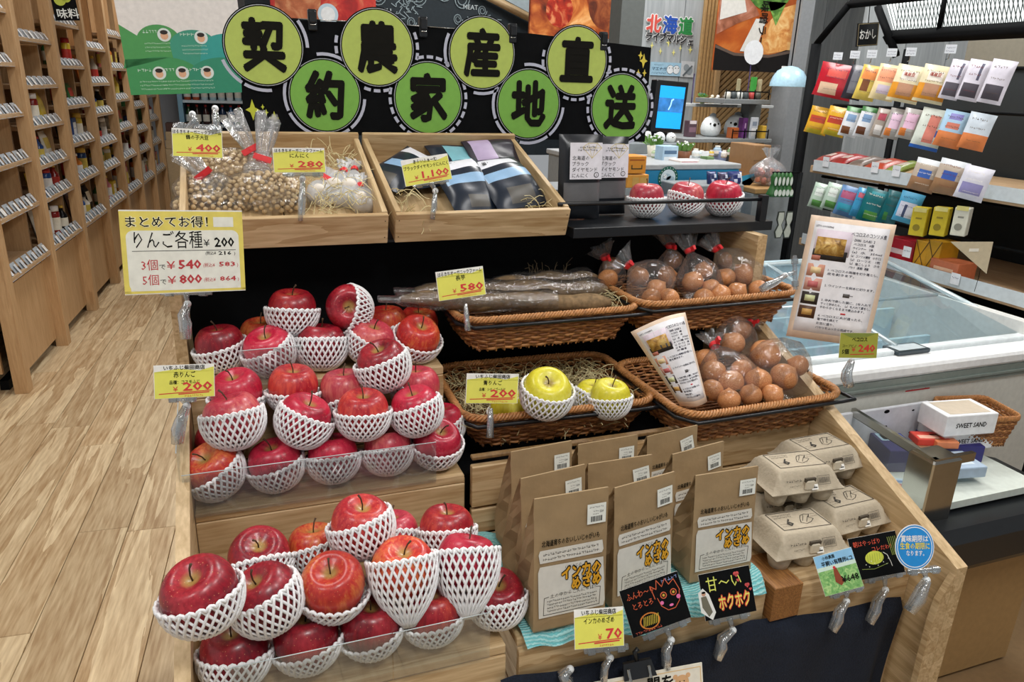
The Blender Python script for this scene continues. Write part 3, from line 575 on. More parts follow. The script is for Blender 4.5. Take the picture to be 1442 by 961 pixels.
for i, (p, c, l) in enumerate([((996, 241, 1012, 262), '#1c2a5c', 'navy snack packet with white dots, left one in the tilted tray'), ((1011, 242, 1028, 262), '#3a3050', 'dark purple snack packet in the middle of the tilted tray'), ((1026, 241, 1048, 262), '#1d2c66', 'navy snack packet, right one in the tilted tray')]):
    x, z, w, h = pbox(*p, 2.3); a = pouch(w, h, .03, c, [(.2, .45, .2, .4, '#c8cfe0'), (.55, .8, .5, .75, '#c8cfe0'), (.75, 1, 0, .9, '#dfe6ec') if i == 2 else (.2, .7, .8, .9, '#8a90b0')])
    tag(a.build('snack_packet', None, frame((x+w/2, 2.3, z), (1, 0, 0), (0, .3, 1))), l, 'packet', 'packets in the tilted tray')
x, z, w, h = pbox(962, 262, 1048, 268, 2.27)
a = MB(C('#83898c')); a.box(x, 2.27, 0, x+w, 2.42, z+.015, .003); tag(a.build('display_block', None), 'grey block in front of the blue panel carrying the navy packets', 'plinth')
def pot(name, label, cx, ytop, ybot, wpx, Y, col, flower):
    P = at(cx, ybot, Y=Y); h = at(cx, ytop, Y=Y).z-P.z; r = wpx/2/FPX*Y*1.05; t = thing(name, label, 'plant', ML((P.x, P.y+r, P.z)))
    a = MB(C(col, .5)); a.lathe([(r*.7, 0), (r, h), (r*.92, h), (r*.65, h*.2)], 18); a.build('pot', t)
    a = MB(C('#5f8a3a', .5)); q = random.Random(cx)
    for i in range(40):
        b = q.uniform(0, 6.28); e = q.uniform(.2, 1); x, y = r*e*math.cos(b), r*e*math.sin(b); k = q.uniform(.3, 1.1)*r
        a.add([(x, y, h), (x*1.5+.008, y*1.5, h+k), (x*1.6, y*1.6+.004, h+k*1.2), (x*1.4-.008, y*1.5, h+k)], [(0, 1, 2, 3)])
    o = a.build('foliage', t); o['kind'] = 'stuff'
    a = MB(C(flower, .6))
    for i in range(16):
        b = q.uniform(0, 6.28); e = q.uniform(.2, 1.5); a.sphere((r*e*math.cos(b), r*e*math.sin(b), h+r*q.uniform(.5, 1.3)), r*.16, 6, 4)
    o = a.build('flowers', t); o['kind'] = 'stuff'
pot('potted_plant', 'white bowl planter with green leaves near the screen', 926, 206, 230, 24, 2.7, '#e6e2d2', '#e9eef0')
pot('potted_plant', 'brown wooden planter with white flowers on the counter', 967, 214, 231, 22, 2.62, '#7a4a2c', '#f2f4ee')
pot('potted_plant', 'small plant with blue flowers on the upper grey shelf', 991, 137, 146, 9, 3.4, '#8fa060', '#3a9ab0')
simple_box('gift_box', 'pale blue printed box on the counter below the screen', 'box', (932, 206, 956, 231), 2.58, '#a9c8df', .06, [(.1, .9, .55, .75, '#4a6a8a'), (.1, .9, .1, .4, '#dfe8ee')])
simple_box('gift_box', 'small lilac box on the counter left of the grey post', 'box', (1013, 214, 1024, 231), 2.75, '#8fa3d0', .05)
simple_box('gift_box', 'small green box on the counter in front of the grey post', 'box', (995, 221, 1006, 231), 2.6, '#6f8f5f', .05)
simple_box('gift_box', 'white tray of sweets on the counter middle', 'box', (957, 226, 985, 232), 2.5, '#e9ddd6', .08, [(.1, .9, .2, .7, '#d9a0a8')])
simple_box('price_card', 'tiny white price card on the counter middle', 'card', (988, 213, 999, 220), 2.6, '#eef1f2', .003)
SI = [(986, 224, .030, '#c9d8de', 'pale blue'), (1000, 226, .026, '#d8b84a', 'yellow'), (1008, 222, .04, '#9fb7c8', 'steel blue'), (1018, 225, .03, '#e6e2da', 'cream'), (1027, 223, .036, '#7c9a6a', 'sage green'), (1035, 225, .03, '#a9584c', 'brick red'), (978, 222, .036, '#e4ecee', 'white'), (950, 224, .03, '#c8a0a8', 'dusty pink'), (943, 226, .024, '#5f7f98', 'slate blue'), (921, 224, .034, '#b6c7a0', 'pale green'), (1040, 220, .045, '#d2dade', 'silver grey')]
for i, (x, y, h_, c_, n_) in enumerate(SI):
    P = at(x, 231, Y=2.68+.05*(i % 3)); t = thing('souvenir_jar', '%s little souvenir jar on the counter behind the apples' % n_, 'jar', ML((P.x, P.y, CT)), 'souvenir jars'); r_ = h_*.42
    a = MB(C(c_, .25)); a.lathe([(r_*.8, 0), (r_, .004), (r_, h_*.7), (r_*.6, h_*.85)], 12); a.build('body', t); a = MB(C('#e8e4d8', .4)); a.lathe([(r_*.65, h_*.85), (r_*.65, h_)], 10); a.build('cap', t)
    a = MB(C('#f2f0ea', .5)); a.lathe([(r_*1.02, h_*.2), (r_*1.02, h_*.5)], 12, cap=False); a.build('paper_label', t)
for i, (x, y, s_) in enumerate([(905, 195, 8), (928, 196, 10), (944, 195, 9), (912, 188, 6)]):
    P = at(x, y+7, Y=2.9); r = s_/FPX*2.9*.9; t = thing('bird_figurine', ['small white bird figurine right of the banner edge', 'small white bird figurine under the left of the screen', 'small white bird figurine under the right of the screen', 'smallest white bird figurine at the back by the banner'][i], 'figurine', ML(P), 'white bird figurines')
    a = MB(C('#e8ecea')); a.sphere((0, 0, r), r, 12, 8, (1, .9, 1.05)); a.build('body', t); a = MB(INK); a.sphere((-r*.1, -r*.88, r*1.2), r*.13, 6, 4); a.sphere((-r*.45, -r*.75, r*1.35), r*.08, 6, 4); a.sphere((r*.3, -r*.8, r*1.35), r*.08, 6, 4); a.build('face', t)
x_, z_, w_, h_ = pbox(897, 203, 962, 206, 2.85); a = MB(C('#7e8588')); a.box(x_-.05, 2.84, CT, x_+w_, 3.05, z_+.002+h_, .002); tag(a.build('riser_block', None), 'grey riser under the small bird figurines', 'plinth')
# kiosk screen
M_, w, h = quad((925, 112), (970, 117), (918, 186), (962, 188), 3.25, 2, 0)
t = thing('digital_screen', 'black framed upright screen showing a blue picture', 'screen', M_)
a = MB(BLK2); a.box(-w/2, -h/2, -.05, w/2, h/2, 0, .004); a.build('frame', t)
a = MB(C('#1796e6', .4, emit=.9, noise=.02)); a.rect(-w*.38, -h*.42, w*.40, h*.40, .001); a.use(C('#2f6fae', .4, emit=.7, noise=.35, bs=25)); a.rect(-w*.38, -h*.1, w*.40, h*.17, .0015)
a.use(C('#9fd0ee', .4, emit=.9)); a.stroke([(-w*.05, -h*.05), (0, h*.03), (.02*w, h*.13), (w*.07, h*.15)], .006, .002); a.build('display', t)
a = MB(BLK2); a.box(-.03, -M_.translation.z, -.08, .03, -h/2, -.04); a.build('stand', t)
# T-shaped grey fixture with shelves
TY = 3.15
x, zt, w, h = pbox(962, 148, 1090, 150, 3.4)
fx = thing('display_shelf', 'grey two-tier souvenir shelf fixture on a central post', 'shelves', ML((0, 0, 0)))
a = MB(C('#b4b8b8', .5)); a.box(x, 3.4, zt, x+w, 3.62, zt+.015, .002); a.build('shelf_board', fx)
x2, z2, w2, h2 = pbox(1020, 141, 1086, 146, TY); a = MB(C('#7d8284', .5)); a.box(x2, TY, z2, x2+w2, TY+.25, z2+h2, .002); a.build('shelf_board', fx)
x3, z3, w3, h3 = pbox(962, 196, 1087, 201, TY); a = MB(C('#8a8f90', .5)); a.box(x3, TY, z3, x3+w3, TY+.35, z3+h3, .002); a.build('shelf_board', fx)
q = at(1049, 200, Y=TY+.15); a = MB(C('#6f7678', .5)); a.box(q.x-.035, TY+.1, .9, q.x+.035, TY+.17, z2); a.build('post', fx)
a = MB(C('#66707a', .5)); zc = at(1045, 262, Y=TY).z; a.lathe([(.30, zc), (.2, zc+.07), (.06, zc+.17), (.045, zc+.2)], 20, (q.x, TY+.13, 0)); a.build('cone_base', fx)
a = MB(C('#66707a', .5)); a.box(q.x-.2, TY, 0, q.x+.2, TY+.3, zc); a.build('plinth', fx)
for (z, xa, xb) in [(z2+h2, x2+.01, x2+w2-.01), (z3+h3, x3+w3*.55, x3+w3-.02)]:
    a = MB(BLACK); a.tube([(xa, TY+.01, z+.035), (xb, TY+.01, z+.035)], .003, 5)
    for i in range(4): xx = xa+(xb-xa)*i/3; a.tube([(xx, TY+.01, z), (xx, TY+.01, z+.045)], .003, 5)
    a.build('guard_rail', fx)
for i, (cx, s_, dx) in enumerate([(999, 14.5, .35), (1033, 13.5, 0)]):
    P = at(cx, 196, Y=TY+.16); r = s_/FPX*3.3*(1.12 if i == 0 else 1.3); P.z = z3+h3; P.x += .0
    t = thing('plush_bird', ['white plush bird, left of the two on the grey shelf, looking right', 'white plush bird, right of the two, behind an orange box'][i], 'plush toy', ML(P, R_(-12 if i == 0 else -36)), 'white plush birds')
    a = MB(C('#e3e9ea', .95, bump=.8, bs=220)); a.lathe([(r*.55, 0), (r*.9, r*.25), (r, r*.75), (r*.9, r*1.25), (r*.62, r*1.7), (r*.3, r*1.9), (r*.02, r*1.95)], 22); a.build('body', t)
    a = MB(INK); a.sphere((0, -r*.93, r*1.14), r*.16, 8, 6); a.sphere((-r*.4, -r*.84, r*1.24), r*.09, 6, 4); a.sphere((r*.4, -r*.84, r*1.24), r*.09, 6, 4); a.build('face', t)
    a = MB(C('#9aa3a8', .9)); a.sphere((r*.15, r*.1, r*1.95), r*.3, 10, 6, (1.2, .7, .9)); a.build('grey_cap', t)
zs_ = z3+h3
def shelf_item(name, label, px, col, patches=(), Y=TY+.03, d=.04, cat='box', text=None): return simple_box(name, label, cat, (px[0], px[1], px[2], 196), Y, col, d, patches, text, z=zs_)
shelf_item('gift_box', 'orange wooden-looking box in front of the right plush bird', (1029, 181, 1041, 196), '#b8602c', [(.1, .9, .45, .55, '#7a3c1c')])
shelf_item('gift_box', 'purple box with a white mark on the grey shelf', (1044, 168, 1054, 196), '#7a3f8a', [(.35, .65, .5, .75, '#e3c0e6')], TY+.06)
shelf_item('price_card', 'white arched price stand at the right of the grey shelf', (1055, 166, 1069, 196), '#cfd6e0', [(.15, .85, .1, .5, '#f2f4f6'), (.2, .8, .6, .8, '#8f9cb0')], TY+.02, .01, 'card')
shelf_item('gift_box', 'narrow yellow box at the right end of the grey shelf', (1072, 178, 1080, 196), '#d9b040', ())
shelf_item('gift_box', 'dark printed box left of the plush birds', (968, 173, 982, 196), '#5b4650', [(.1, .9, .8, 1, '#e3d8da'), (.1, .9, .3, .6, '#8a6a78')], TY+.1)
zt_ = z2+h2
for nm, lb, px, col, ct in [('book', 'green book standing on the upper grey shelf', (1057, 110, 1067, 141), '#3f9a3e', 'book'), ('book', 'beige book standing right of the green one', (1067, 113, 1074, 141), '#b3a784', 'book'), ('card_stand', 'beige card standing on the upper grey shelf', (1035, 113, 1044, 141), '#a39a78', 'card'), ('flag_banner', 'dark purple narrow flag on the upper grey shelf', (1052, 93, 1057, 141), '#3a2f58', 'flag')]:
    simple_box(nm, lb, ct, px, TY+.14, col, .02 if ct == 'book' else .004, [(.2, .8, .1, .9, '#5c5284')] if ct == 'flag' else (), z=zt_)
simple_box('flag_banner', 'dark purple narrow flag left of the slatted pier', 'flag', (973, 104, 979, 146), 3.45, '#3a2f50', .004, [(.2, .8, .2, .9, '#6a6088')], z=zt+.015)
for i in range(6):
    P = at(1024+i*8.5, 139, Y=TY+.07); a = MB(C(['#d8d4c8', '#40484a', '#c8ccc8', '#3d4446', '#a83a34', '#4a4a40'][i], .5)); a.lathe([(.012, 0), (.016, .012), (.014, .03), (.006, .036)], 10)
    tag(a.build('trinket', None, ML((P.x, TY+.07, zt_))), ['white', 'dark', 'pale grey', 'charcoal', 'red', 'olive'][i]+' trinket behind the rail of the upper grey shelf', 'figurine', 'trinkets on the upper shelf')
for i in range(3):
    P = at(1000+i*8, 146, Y=3.46); a = MB(C(['#ddd6c0', '#e6e6e0', '#6b5a48'][i], .6)); a.sphere((0, 0, .016), .016, 10, 8, (1, .8, 1)); a.sphere((.008, 0, .036), .009, 8, 6)
    tag(a.build('animal_figurine', None, ML((P.x, 3.46, zt+.015))), ['cream', 'white', 'brown'][i]+' tiny animal figurine beside the blue-flowered plant', 'figurine', 'tiny animal figurines')
# cardboard box, clear bag, candy bag, green spoons
simple_box('cardboard_box', 'brown open cardboard box behind the counter end', 'box', (1056, 209, 1086, 262), 2.5, '#9a7650', .16, [(0, 1, .58, .6, '#7c5c3c')], z=Bz)
def gathered(L, ra, rb, tail, seed, seg=28, waist=.012, flare=.022, pleat=.10, lump=.08):
    """loops of a bag: sack of length L below the neck (z=0), ruffled tail above"""
    q = random.Random(seed); ph = [q.uniform(0, 6.28) for _ in range(6)]; loops = []
    prof = [(-L, .05), (-L*.98, .45), (-L*.9, .78), (-L*.75, .97), (-L*.55, 1.03), (-L*.38, .92), (-L*.24, .66), (-L*.13, .36), (-L*.05, .16)]
    for z, k in prof:
        lp = []
        for j in range(seg):
            t = 2*math.pi*j/seg; u = 1+lump*(math.sin(3*t+ph[0]+z*30)*.6+math.sin(5*t+ph[1]-z*50)*.4)+pleat*(1-k)*math.sin(9*t+ph[2])
            lp.append((max(ra*k*u, waist*.6)*math.cos(t), max(rb*k*u, waist*.6)*math.sin(t), z))
        loops.append(lp)
    for i in range(7):
        f_ = i/6; r = waist+(flare-waist)*f_**.8; lp = []
        for j in range(seg):
            t = 2*math.pi*j/seg; u = 1+(.25+.3*f_)*math.sin(7*t+ph[3])+.12*math.sin(12*t+ph[4]+4*f_)
            lp.append((r*u*math.cos(t)*1.25+tail*.12*f_*math.sin(ph[5]), r*u*math.sin(t)*.55, tail*f_*(1+.08*math.sin(4*t+ph[5]))))
        loops.append(lp)
    return loops
P = at(1091, 222, Y=2.42); a = MB(CLEAR); a.loft(gathered(P.z-Bz, .028, .025, .045, 4, waist=.006, flare=.013)); tag(a.build('clear_bag', None, ML(P)), 'empty clear bag knotted beside the cardboard box', 'bag')
P = at(1082, 236, Y=2.42); a = MB(CLEARW); a.loft(gathered(.11, .075, .05, .03, 5, waist=.01)); t = thing('candy_bag', 'clear bag of red sweets on the lower grey counter', 'bag', ML((P.x, P.y, Bz+.112))); a.build('film', t)
a = MB(C('#8f2a26', .4)); q = random.Random(2)
for i in range(40):
    a.use(C(['#8f2a26', '#c8582e', '#6a2c22'][i % 3], .4)); b = q.uniform(0, 6.28); e = q.uniform(0, .055); a.sphere((e*math.cos(b), e*.6*math.sin(b), -.1+q.uniform(0, .05)), .011, 6, 4)
o = a.build('sweets', t); o['kind'] = 'stuff'
for i in range(5):
    P = at(1091+i*5.5, 243, Y=2.25-.0*i); a = MB(C('#1f5a24' if i < 4 else '#2b6a2a', .4)); L = .085
    a.lathe([(.004, 0), (.012, -.015), (.008, -.04), (.012, -.055), (.02, -.075), (.022, -L), (.0, -L-.003)], 14)
    a.use(C('#cfd6cc', .4)); a.T = frame((0, -.0135, -.03), (1, 0, 0), (0, 0, 1)); a.disc(0, 0, .006, 0, 12, .016); a.T = frame((0, -.0225, -.07), (1, 0, 0), (0, 0, 1)); a.disc(0, 0, .008, 0, 12, .012)
    tag(a.build('green_keyring', None, ML(P)), '%s of the five green hanging charms beside the black post' % ['leftmost', 'second', 'middle', 'fourth', 'rightmost'][i], 'charm', 'green hanging charms')
P = at(1088, 243, Y=2.25); Q = at(1128, 243, Y=2.25); a = MB(BLACK); a.tube([P, Q], .003, 5); a.tube([Q, (Q.x, Q.y, 0)], .008, 6); tag(a.build('hanging_bar', None), 'thin black stand whose bar carries the green charms', 'stand')
for i in range(2):
    P = at(1101+i*12, 298, Y=2.25); a = MB(C('#9a9f92', .5)); a.T = frame((0, 0, 0), (1, 0, 0), (0, 0, 1)); a.use(C('#3a3f38')); a.poly([(-.014, 0), (.014, 0), (.017, -.03), (.008, -.05), (.02, -.075), (.012, -.1), (-.012, -.1), (-.02, -.075), (-.008, -.05), (-.017, -.03)], 0, .004)
    a.use(C('#b4b7ab')); a.poly([(-.011, -.004), (.011, -.004), (.013, -.03), (.005, -.05), (.016, -.075), (.009, -.096), (-.009, -.096), (-.016, -.075), (-.005, -.05), (-.013, -.03)], .001)
    tag(a.build('white_charm', None, ML(P)), ['pale hanging charm left of the black post, left one', 'pale hanging charm left of the black post, right one'][i], 'charm', 'pale hanging charms')
# ================================================================ snack rack, along X = 2.35
RX = 2.35
rk = thing('snack_rack', 'black metal snack rack with hooks and wooden ledges at the right', 'shelves')
def bar(pts, r, mat=BLACK, name='frame_bar', n=4): a = MB(mat); a.tube(pts, r, n); return a.build(name, rk)
pA = at(1150, 62, X=RX); pB = at(1196, 6, X=RX)
yF = pA.y; zF = pA.z
bar([(RX, yF, 0), (RX, yF, zF)], .027, name='post'); bar([(RX, yF, zF), pB], .018); zt_r = at(1300, -8, X=RX+.05).z; bar([pB, (RX, 1.0, pB.z)], .016)
bar([at(1236, 10, X=RX+.1), at(1262, 78, X=RX+.1)], .018); bar([(RX, 1.1, 0), (RX, 1.1, pB.z)], .02, name='post'); bar([(RX+.5, yF, 0), (RX+.5, yF, zF)], .02, name='post')
a = MB(C('#23292b', .7)); a.box(RX+.52, 1.0, 0, RX+.55, yF-.02, 1.62); a.build('back_panel', rk)
a = MB(C('#7f7a6c', .6)); a.box(RX+.5, 1.0, 1.62, RX+.53, yF-.3, 1.86)
a.build('back_panel', rk)
u0_, u1_ = at(1246, 50, X=RX+.12), at(1370, 38, X=RX+.12)
zl_r = at(1300, 50, X=RX+.12).z; yl_r = at(1250, 52, X=RX+.12).y; bar([(RX+.12, yl_r, zl_r), (RX+.12, 1.0, zl_r)], .026)
bar([at(1332, -10, X=RX+.1), at(1322, 42, X=RX+.12)], .012)
a = MB(C('#f2f6f4', .6, emit=1.3, noise=0)); a.add([(RX+.15, yl_r, zl_r+.02), (RX+.15, 1.0, zl_r+.02), (RX+.07, 1.0, zl_r+.24), (RX+.07, yl_r+.06, zl_r+.24)], [(0, 1, 2, 3)]); a.build('lit_diffuser', rk)
a = MB(C('#8b9393', .4, .6)); n = 90
for i in range(n):
    y = 1.0+(yl_r-1.0)*i/n
    for s in (1, -1):
        y2 = y+s*.055
        a.tube([(RX+.142, y, zl_r+.015), (RX+.062, y2, zl_r+.24)], .0022, 3, cap=False)
o = a.build('mesh_panel', rk); o['kind'] = 'stuff'
for z, nm in [(1.21, 'a'), (.895, 'b'), (.62, 'c')]:
    a = MB(OAKY); a.box(RX-.02, 1.0, z-.03, RX+.5, yF-.1, z, .002); s_ = a.build('shelf_board', rk)
    a = MB(C('#c9d2d6', .25)); a.box(RX-.024, 1.0, z-.02, RX-.021, yF-.12, z+.025); a.build('clear_rail', s_)
for z in (1.585, 1.445, 1.15): bar([(RX+.05, yF-.1, z+.012), (RX+.05, 1.1, z+.012)], .006, name='hook_bar')
rp_ = random.Random(21)
def hang(label, x0, x1, yt, yb, base, patches, yaw=-62, X=RX-.02, name='snack_packet', dep=.03, txt=None, group='hanging snack packets', z=None, cat='packet'):
    A, B = at(x0, (yt+yb)/2, X=X), at(x1, (yt+yb)/2, X=X); xm = (x0+x1)/2; T_, B_ = at(xm, yt, X=X), at(xm, yb, X=X)
    c = (A+B)/2; vw = Vector((math.cos(YAW+R_(20)), -math.sin(YAW+R_(20)), 0)); u = Matrix.Rotation(R_(yaw), 3, 'Z') @ Vector((1, 0, 0))
    L = (B-A).length*abs(math.cos(R_(-62-yaw)))*.92; w = L if yaw == -62 else L
    h = T_.z-B_.z; w = min(w, .17)
    a = pouch(w*.97, h, dep, base, patches, sag=x0)
    if txt: a.use(C(txt[1])); a.text(txt[0], 0, h*txt[2], h*txt[3], z=dep*.62, bold=.04, al='c')
    a.use(C(rp_.choice(['#7a2c2c', '#3a3f5c', '#f0ece0', '#5c4a3a']), .4)); scrib(a, -w*.3, w*.25, h*.80, h*.06, dep*.5, rp_); scrib(a, -w*.25, w*.3, h*rp_.uniform(.5, .62), h*.05, dep*.62, rp_); scrib(a, -w*.2, w*.3, h*.22, h*.03, dep*.62, rp_)
    M_ = frame((c.x-.03, c.y-.03, B_.z), u, (0, 0, 1)) @ Matrix.Rotation(R_(-7), 4, 'X') @ Matrix.Rotation(R_(-9), 4, 'Z')
    o = a.build(name, None, M_); tag(o, label, cat, group); return o
H = hang
H('red packet with a pale cookie picture, first in the top row of the rack', 1152, 1196, 90, 138, '#b51c2c', [(.1, .6, .1, .45, '#d8b89a'), (.25, .8, .6, .8, '#d8584e')])
H('dark packet with white print, second in the top row of the rack', 1190, 1212, 92, 140, '#2c2a34', [(.2, .8, .15, .8, '#6f7078')])
H('yellow and orange packet, third in the top row of the rack', 1206, 1231, 92, 141, '#d9c05a', [(.1, .9, .6, .95, '#de8a4a'), (.3, .6, .25, .6, '#7a4a2c')])
H('pale packet with orange script, fourth in the top row of the rack', 1229, 1258, 91, 141, '#e8d6a4', [(.1, .9, .5, .92, '#e59a74'), (.2, .7, .15, .4, '#cdbfd0')])
H('large orange packet of nuts, left of two in the top row', 1254, 1292, 92, 144, '#e3d8b4', [(.0, 1, .06, .52, '#dc9428'), (.25, .8, .15, .5, '#b98a6c'), (.2, .8, .6, .82, '#efe8dc')], txt=('道産豆', '#a03a2a', .7, .09))
H('large orange packet of nuts, right of two in the top row', 1290, 1328, 92, 145, '#e3d8b4', [(.0, 1, .06, .52, '#dc9428'), (.25, .8, .15, .5, '#b98a6c'), (.2, .8, .6, .82, '#efe8dc')], txt=('道産豆', '#a03a2a', .7, .09))
H('white dotted packet, seventh in the top row of the rack', 1326, 1350, 84, 140, '#d9d6e2', [(.1, .9, .1, .4, '#5a5660'), (.2, .3, .5, .9, '#55566a'), (.6, .7, .5, .9, '#55566a')])
H('white dotted packet at the right end of the top row', 1350, 1378, 84, 142, '#d9d6e2', [(.1, .9, .1, .4, '#4a4650'), (.2, .3, .5, .9, '#55566a'), (.6, .7, .5, .9, '#55566a')])
H('white dotted packet cut off beyond the right of the top row', 1380, 1412, 84, 146, '#d9d6e2', [(.1, .9, .1, .4, '#4a4650')])
H('yellow packet, first in the second row of the rack', 1138, 1163, 150, 188, '#d9a72e', [(.1, .9, .4, .7, '#c04a30'), (.1, .9, 0, .15, '#c8b838')])
H('yellow packet, second in the second row of the rack', 1162, 1188, 150, 191, '#dca92c', [(.1, .9, .4, .7, '#b8402c'), (.1, .9, 0, .15, '#c8b838')])
H('green topped packet with a chestnut picture, left of two', 1185, 1206, 150, 192, '#dfe3e8', [(.0, 1, .8, 1, '#3f8a40'), (.1, .6, .1, .3, '#7a4a2c'), (.3, .7, .5, .75, '#7f9fc4')])
H('green topped packet with a chestnut picture, right of two', 1206, 1228, 150, 193, '#dfe3e8', [(.0, 1, .8, 1, '#3a7a3c'), (.1, .6, .1, .3, '#6a4028'), (.3, .7, .5, .75, '#7f9fc4')])
H('brownish packet with pink print in the second row', 1228, 1246, 152, 193, '#a89c90', [(.2, .8, .6, .85, '#b8485c'), (.2, .8, .1, .4, '#e0dcd8')])
H('grey packet with pink print and an orange picture, left of two', 1245, 1266, 152, 195, '#aeaaa6', [(.1, .5, .08, .3, '#d9803a'), (.3, .9, .3, .85, '#e6c6dc')])
H('grey packet with pink print and an orange picture, right of two', 1265, 1288, 152, 195, '#b4b0ac', [(.1, .5, .08, .3, '#d9803a'), (.3, .9, .3, .85, '#e9c0da')])
H('clear packet with blue band and red lettering in the second row', 1286, 1322, 152, 210, '#d5dcd2', [(.0, 1, 0, .12, '#2a62b8'), (.35, .75, .15, .85, '#d88070'), (.7, .9, .3, .5, '#3a66b4')])
H('blue packet with an orange fruit picture in the second row', 1318, 1352, 155, 207, '#a9cbe4', [(.0, 1, .02, .42, '#d9814a'), (.2, .8, .72, .9, '#8a86c8'), (.2, .8, .5, .65, '#d6806c')])
H('orange packet cut off at the right of the second row', 1352, 1386, 158, 210, '#cfdbe6', [(.0, 1, .02, .45, '#d9814a')])
for k, (x0, x1, c, l) in enumerate([(1160, 1180, '#a33a34', 'dark red'), (1182, 1204, '#b02c2c', 'red'), (1207, 1228, '#8f8076', 'grey-brown'), (1230, 1262, '#c04a2c', 'orange-red'), (1262, 1284, '#8ea04a', 'olive green')]):
    A, B = at(x0, 225, X=RX+.06), at(x1, 225, X=RX+.06); a = pouch(abs(A.y-B.y)*.95, .14, .03, c, [(.2, .8, .3, .6, '#e3cfc4')]); tag(a.build('snack_packet', None, frame((RX+.0, (A.y+B.y)/2, 1.212+.015), (0, -1, 0), (1, 0, .25))), l+' small packet lying on the upper ledge of the rack', 'packet', 'packets on the upper ledge')
H('clear packet of brown seeds with a blue emblem, left of two', 1281, 1314, 222, 268, '#b7a99a', [(.0, 1, .0, .4, '#9a7454'), (.3, .75, .42, .7, '#3a62b0'), (0, 1, .85, 1, '#cfd4d8')], X=RX-.08)
H('clear packet of brown seeds with a blue emblem, right of two', 1313, 1350, 223, 272, '#b7a99a', [(.0, 1, .0, .4, '#94704f'), (.3, .75, .42, .7, '#3a5cae'), (0, 1, .85, 1, '#cfd4d8')], X=RX-.08)
H('white packet cut off right of the seed packets', 1346, 1384, 232, 280, '#d3d3de', [(.1, .9, .2, .5, '#8c88b8')], X=RX-.08)
H('green and white packet hanging under the upper ledge, left of two', 1142, 1160, 256, 292, '#b9cfbe', [(.2, .8, .5, .8, '#e6efe8'), (.2, .9, .1, .3, '#5f9a50')])
H('green and white packet hanging under the upper ledge, right of two', 1160, 1180, 256, 294, '#bcd2c2', [(.2, .8, .5, .8, '#e6efe8'), (.2, .9, .1, .3, '#5f9a50')])
H('blue packet with red print in the third row', 1178, 1202, 260, 303, '#5f86b4', [(.1, .9, .6, .8, '#b05a7c'), (.1, .9, .2, .4, '#3aa0b8')])
H('narrow light blue packet in the third row', 1200, 1214, 262, 304, '#3f94c0', [(.2, .8, .7, .85, '#c05a6c')])
H('dark teal packet with a plant print, front one of two', 1211, 1243, 264, 312, '#12656b', [(.2, .7, .1, .35, '#4c8a3c'), (.3, .8, .8, .9, '#2a8a94')])
H('dark teal packet, half hidden behind the front teal one', 1240, 1262, 266, 313, '#0f5a60', [(.2, .5, .1, .35, '#3c7a3c')])
H('blue packet with a white bottle picture in the third row', 1260, 1289, 268, 312, '#4a9cc2', [(.1, .9, .15, .7, '#c9ccdc'), (.35, .55, .2, .55, '#3a4668')])
for k, (x0, x1, c, l) in enumerate([(1284, 1313, '#c9b428', 'yellow box with a small print, left of two on the rack'), (1313, 1343, '#cbb52a', 'yellow box with a small print, right of two on the rack'), (1343, 1372, '#d8d8c8', 'white box right of the two yellow boxes'),]):
    A, B = at(x0, 315, X=RX-.06), at(x1, 315, X=RX-.06); T_, B_ = at((x0+x1)/2, 292, X=RX-.06), at((x0+x1)/2, 333, X=RX-.06); w = abs(A.y-B.y)*.6
    a = MB(C(c, .45)); a.box(-w/2, 0, -.05, w/2, T_.z-B_.z, 0, .003); a.use(C('#8a7a1c' if k < 2 else '#8c8c80')); a.rect(-w*.2, .06, w*.2, .066, .001); a.disc(-w*.05, .03, .012, .001, 12); a.use(C('#e6dc8a')); a.rect(-w*.4, .085, w*.4, .1, .001)
    o = a.build('snack_box', None, frame(((A.x+B.x)/2-.02, (A.y+B.y)/2, B_.z), Matrix.Rotation(R_(-62), 3, 'Z') @ Vector((1, 0, 0)), (0, 0, 1))); tag(o, l, 'box', 'boxes hanging on the lower rack')
bar([(RX+.05, yF-.1, 1.03), (RX+.05, 1.1, 1.03)], .006, name='hook_bar')
for k, (x0, x1, y0, y1, c, l, pz_) in enumerate([(1246, 1284, 336, 364, '#b01c2c', 'red box with white print on the lower ledge', '#e3c8c8'), (1284, 1302, 338, 372, '#d09a22', 'amber box with a crossed ribbon, left of two', '#6a4a1a'), (1301, 1320, 338, 374, '#d29c22', 'amber box with a crossed ribbon, right of two', '#6a4a1a'), (1309, 1350, 366, 394, '#c8704a', 'coral box with a pale picture on the lower ledge', '#e8bc9a')]):
    A, B = at(x0, y1, X=RX), at(x1, y1, X=RX); T_ = at((x0+x1)/2, y0, X=RX); a = MB(C(c, .45)); w = abs(A.y-B.y); h = T_.z-.896
    a.box(0, 0, 0, w, .09 if k else .12, h, .002); a.T = frame((0, -.0006, 0), (1, 0, 0), (0, 0, 1)); a.use(C(pz_)); a.rect(w*.15, h*.4, w*.85, h*.6) if k in (0, 3) else (a.stroke([(0, 0), (w, h)], .004), a.stroke([(w, 0), (0, h)], .004))
    tag(a.build('snack_box', None, ML((RX+.0 if k != 3 else RX-.015, A.y, .896), R_(-90))), l, 'box', 'boxes on the lower ledge')
M_, w, h = quad((1328, 341), (1372, 339), (1372, 386), (1376, 388), 2.3, -20)
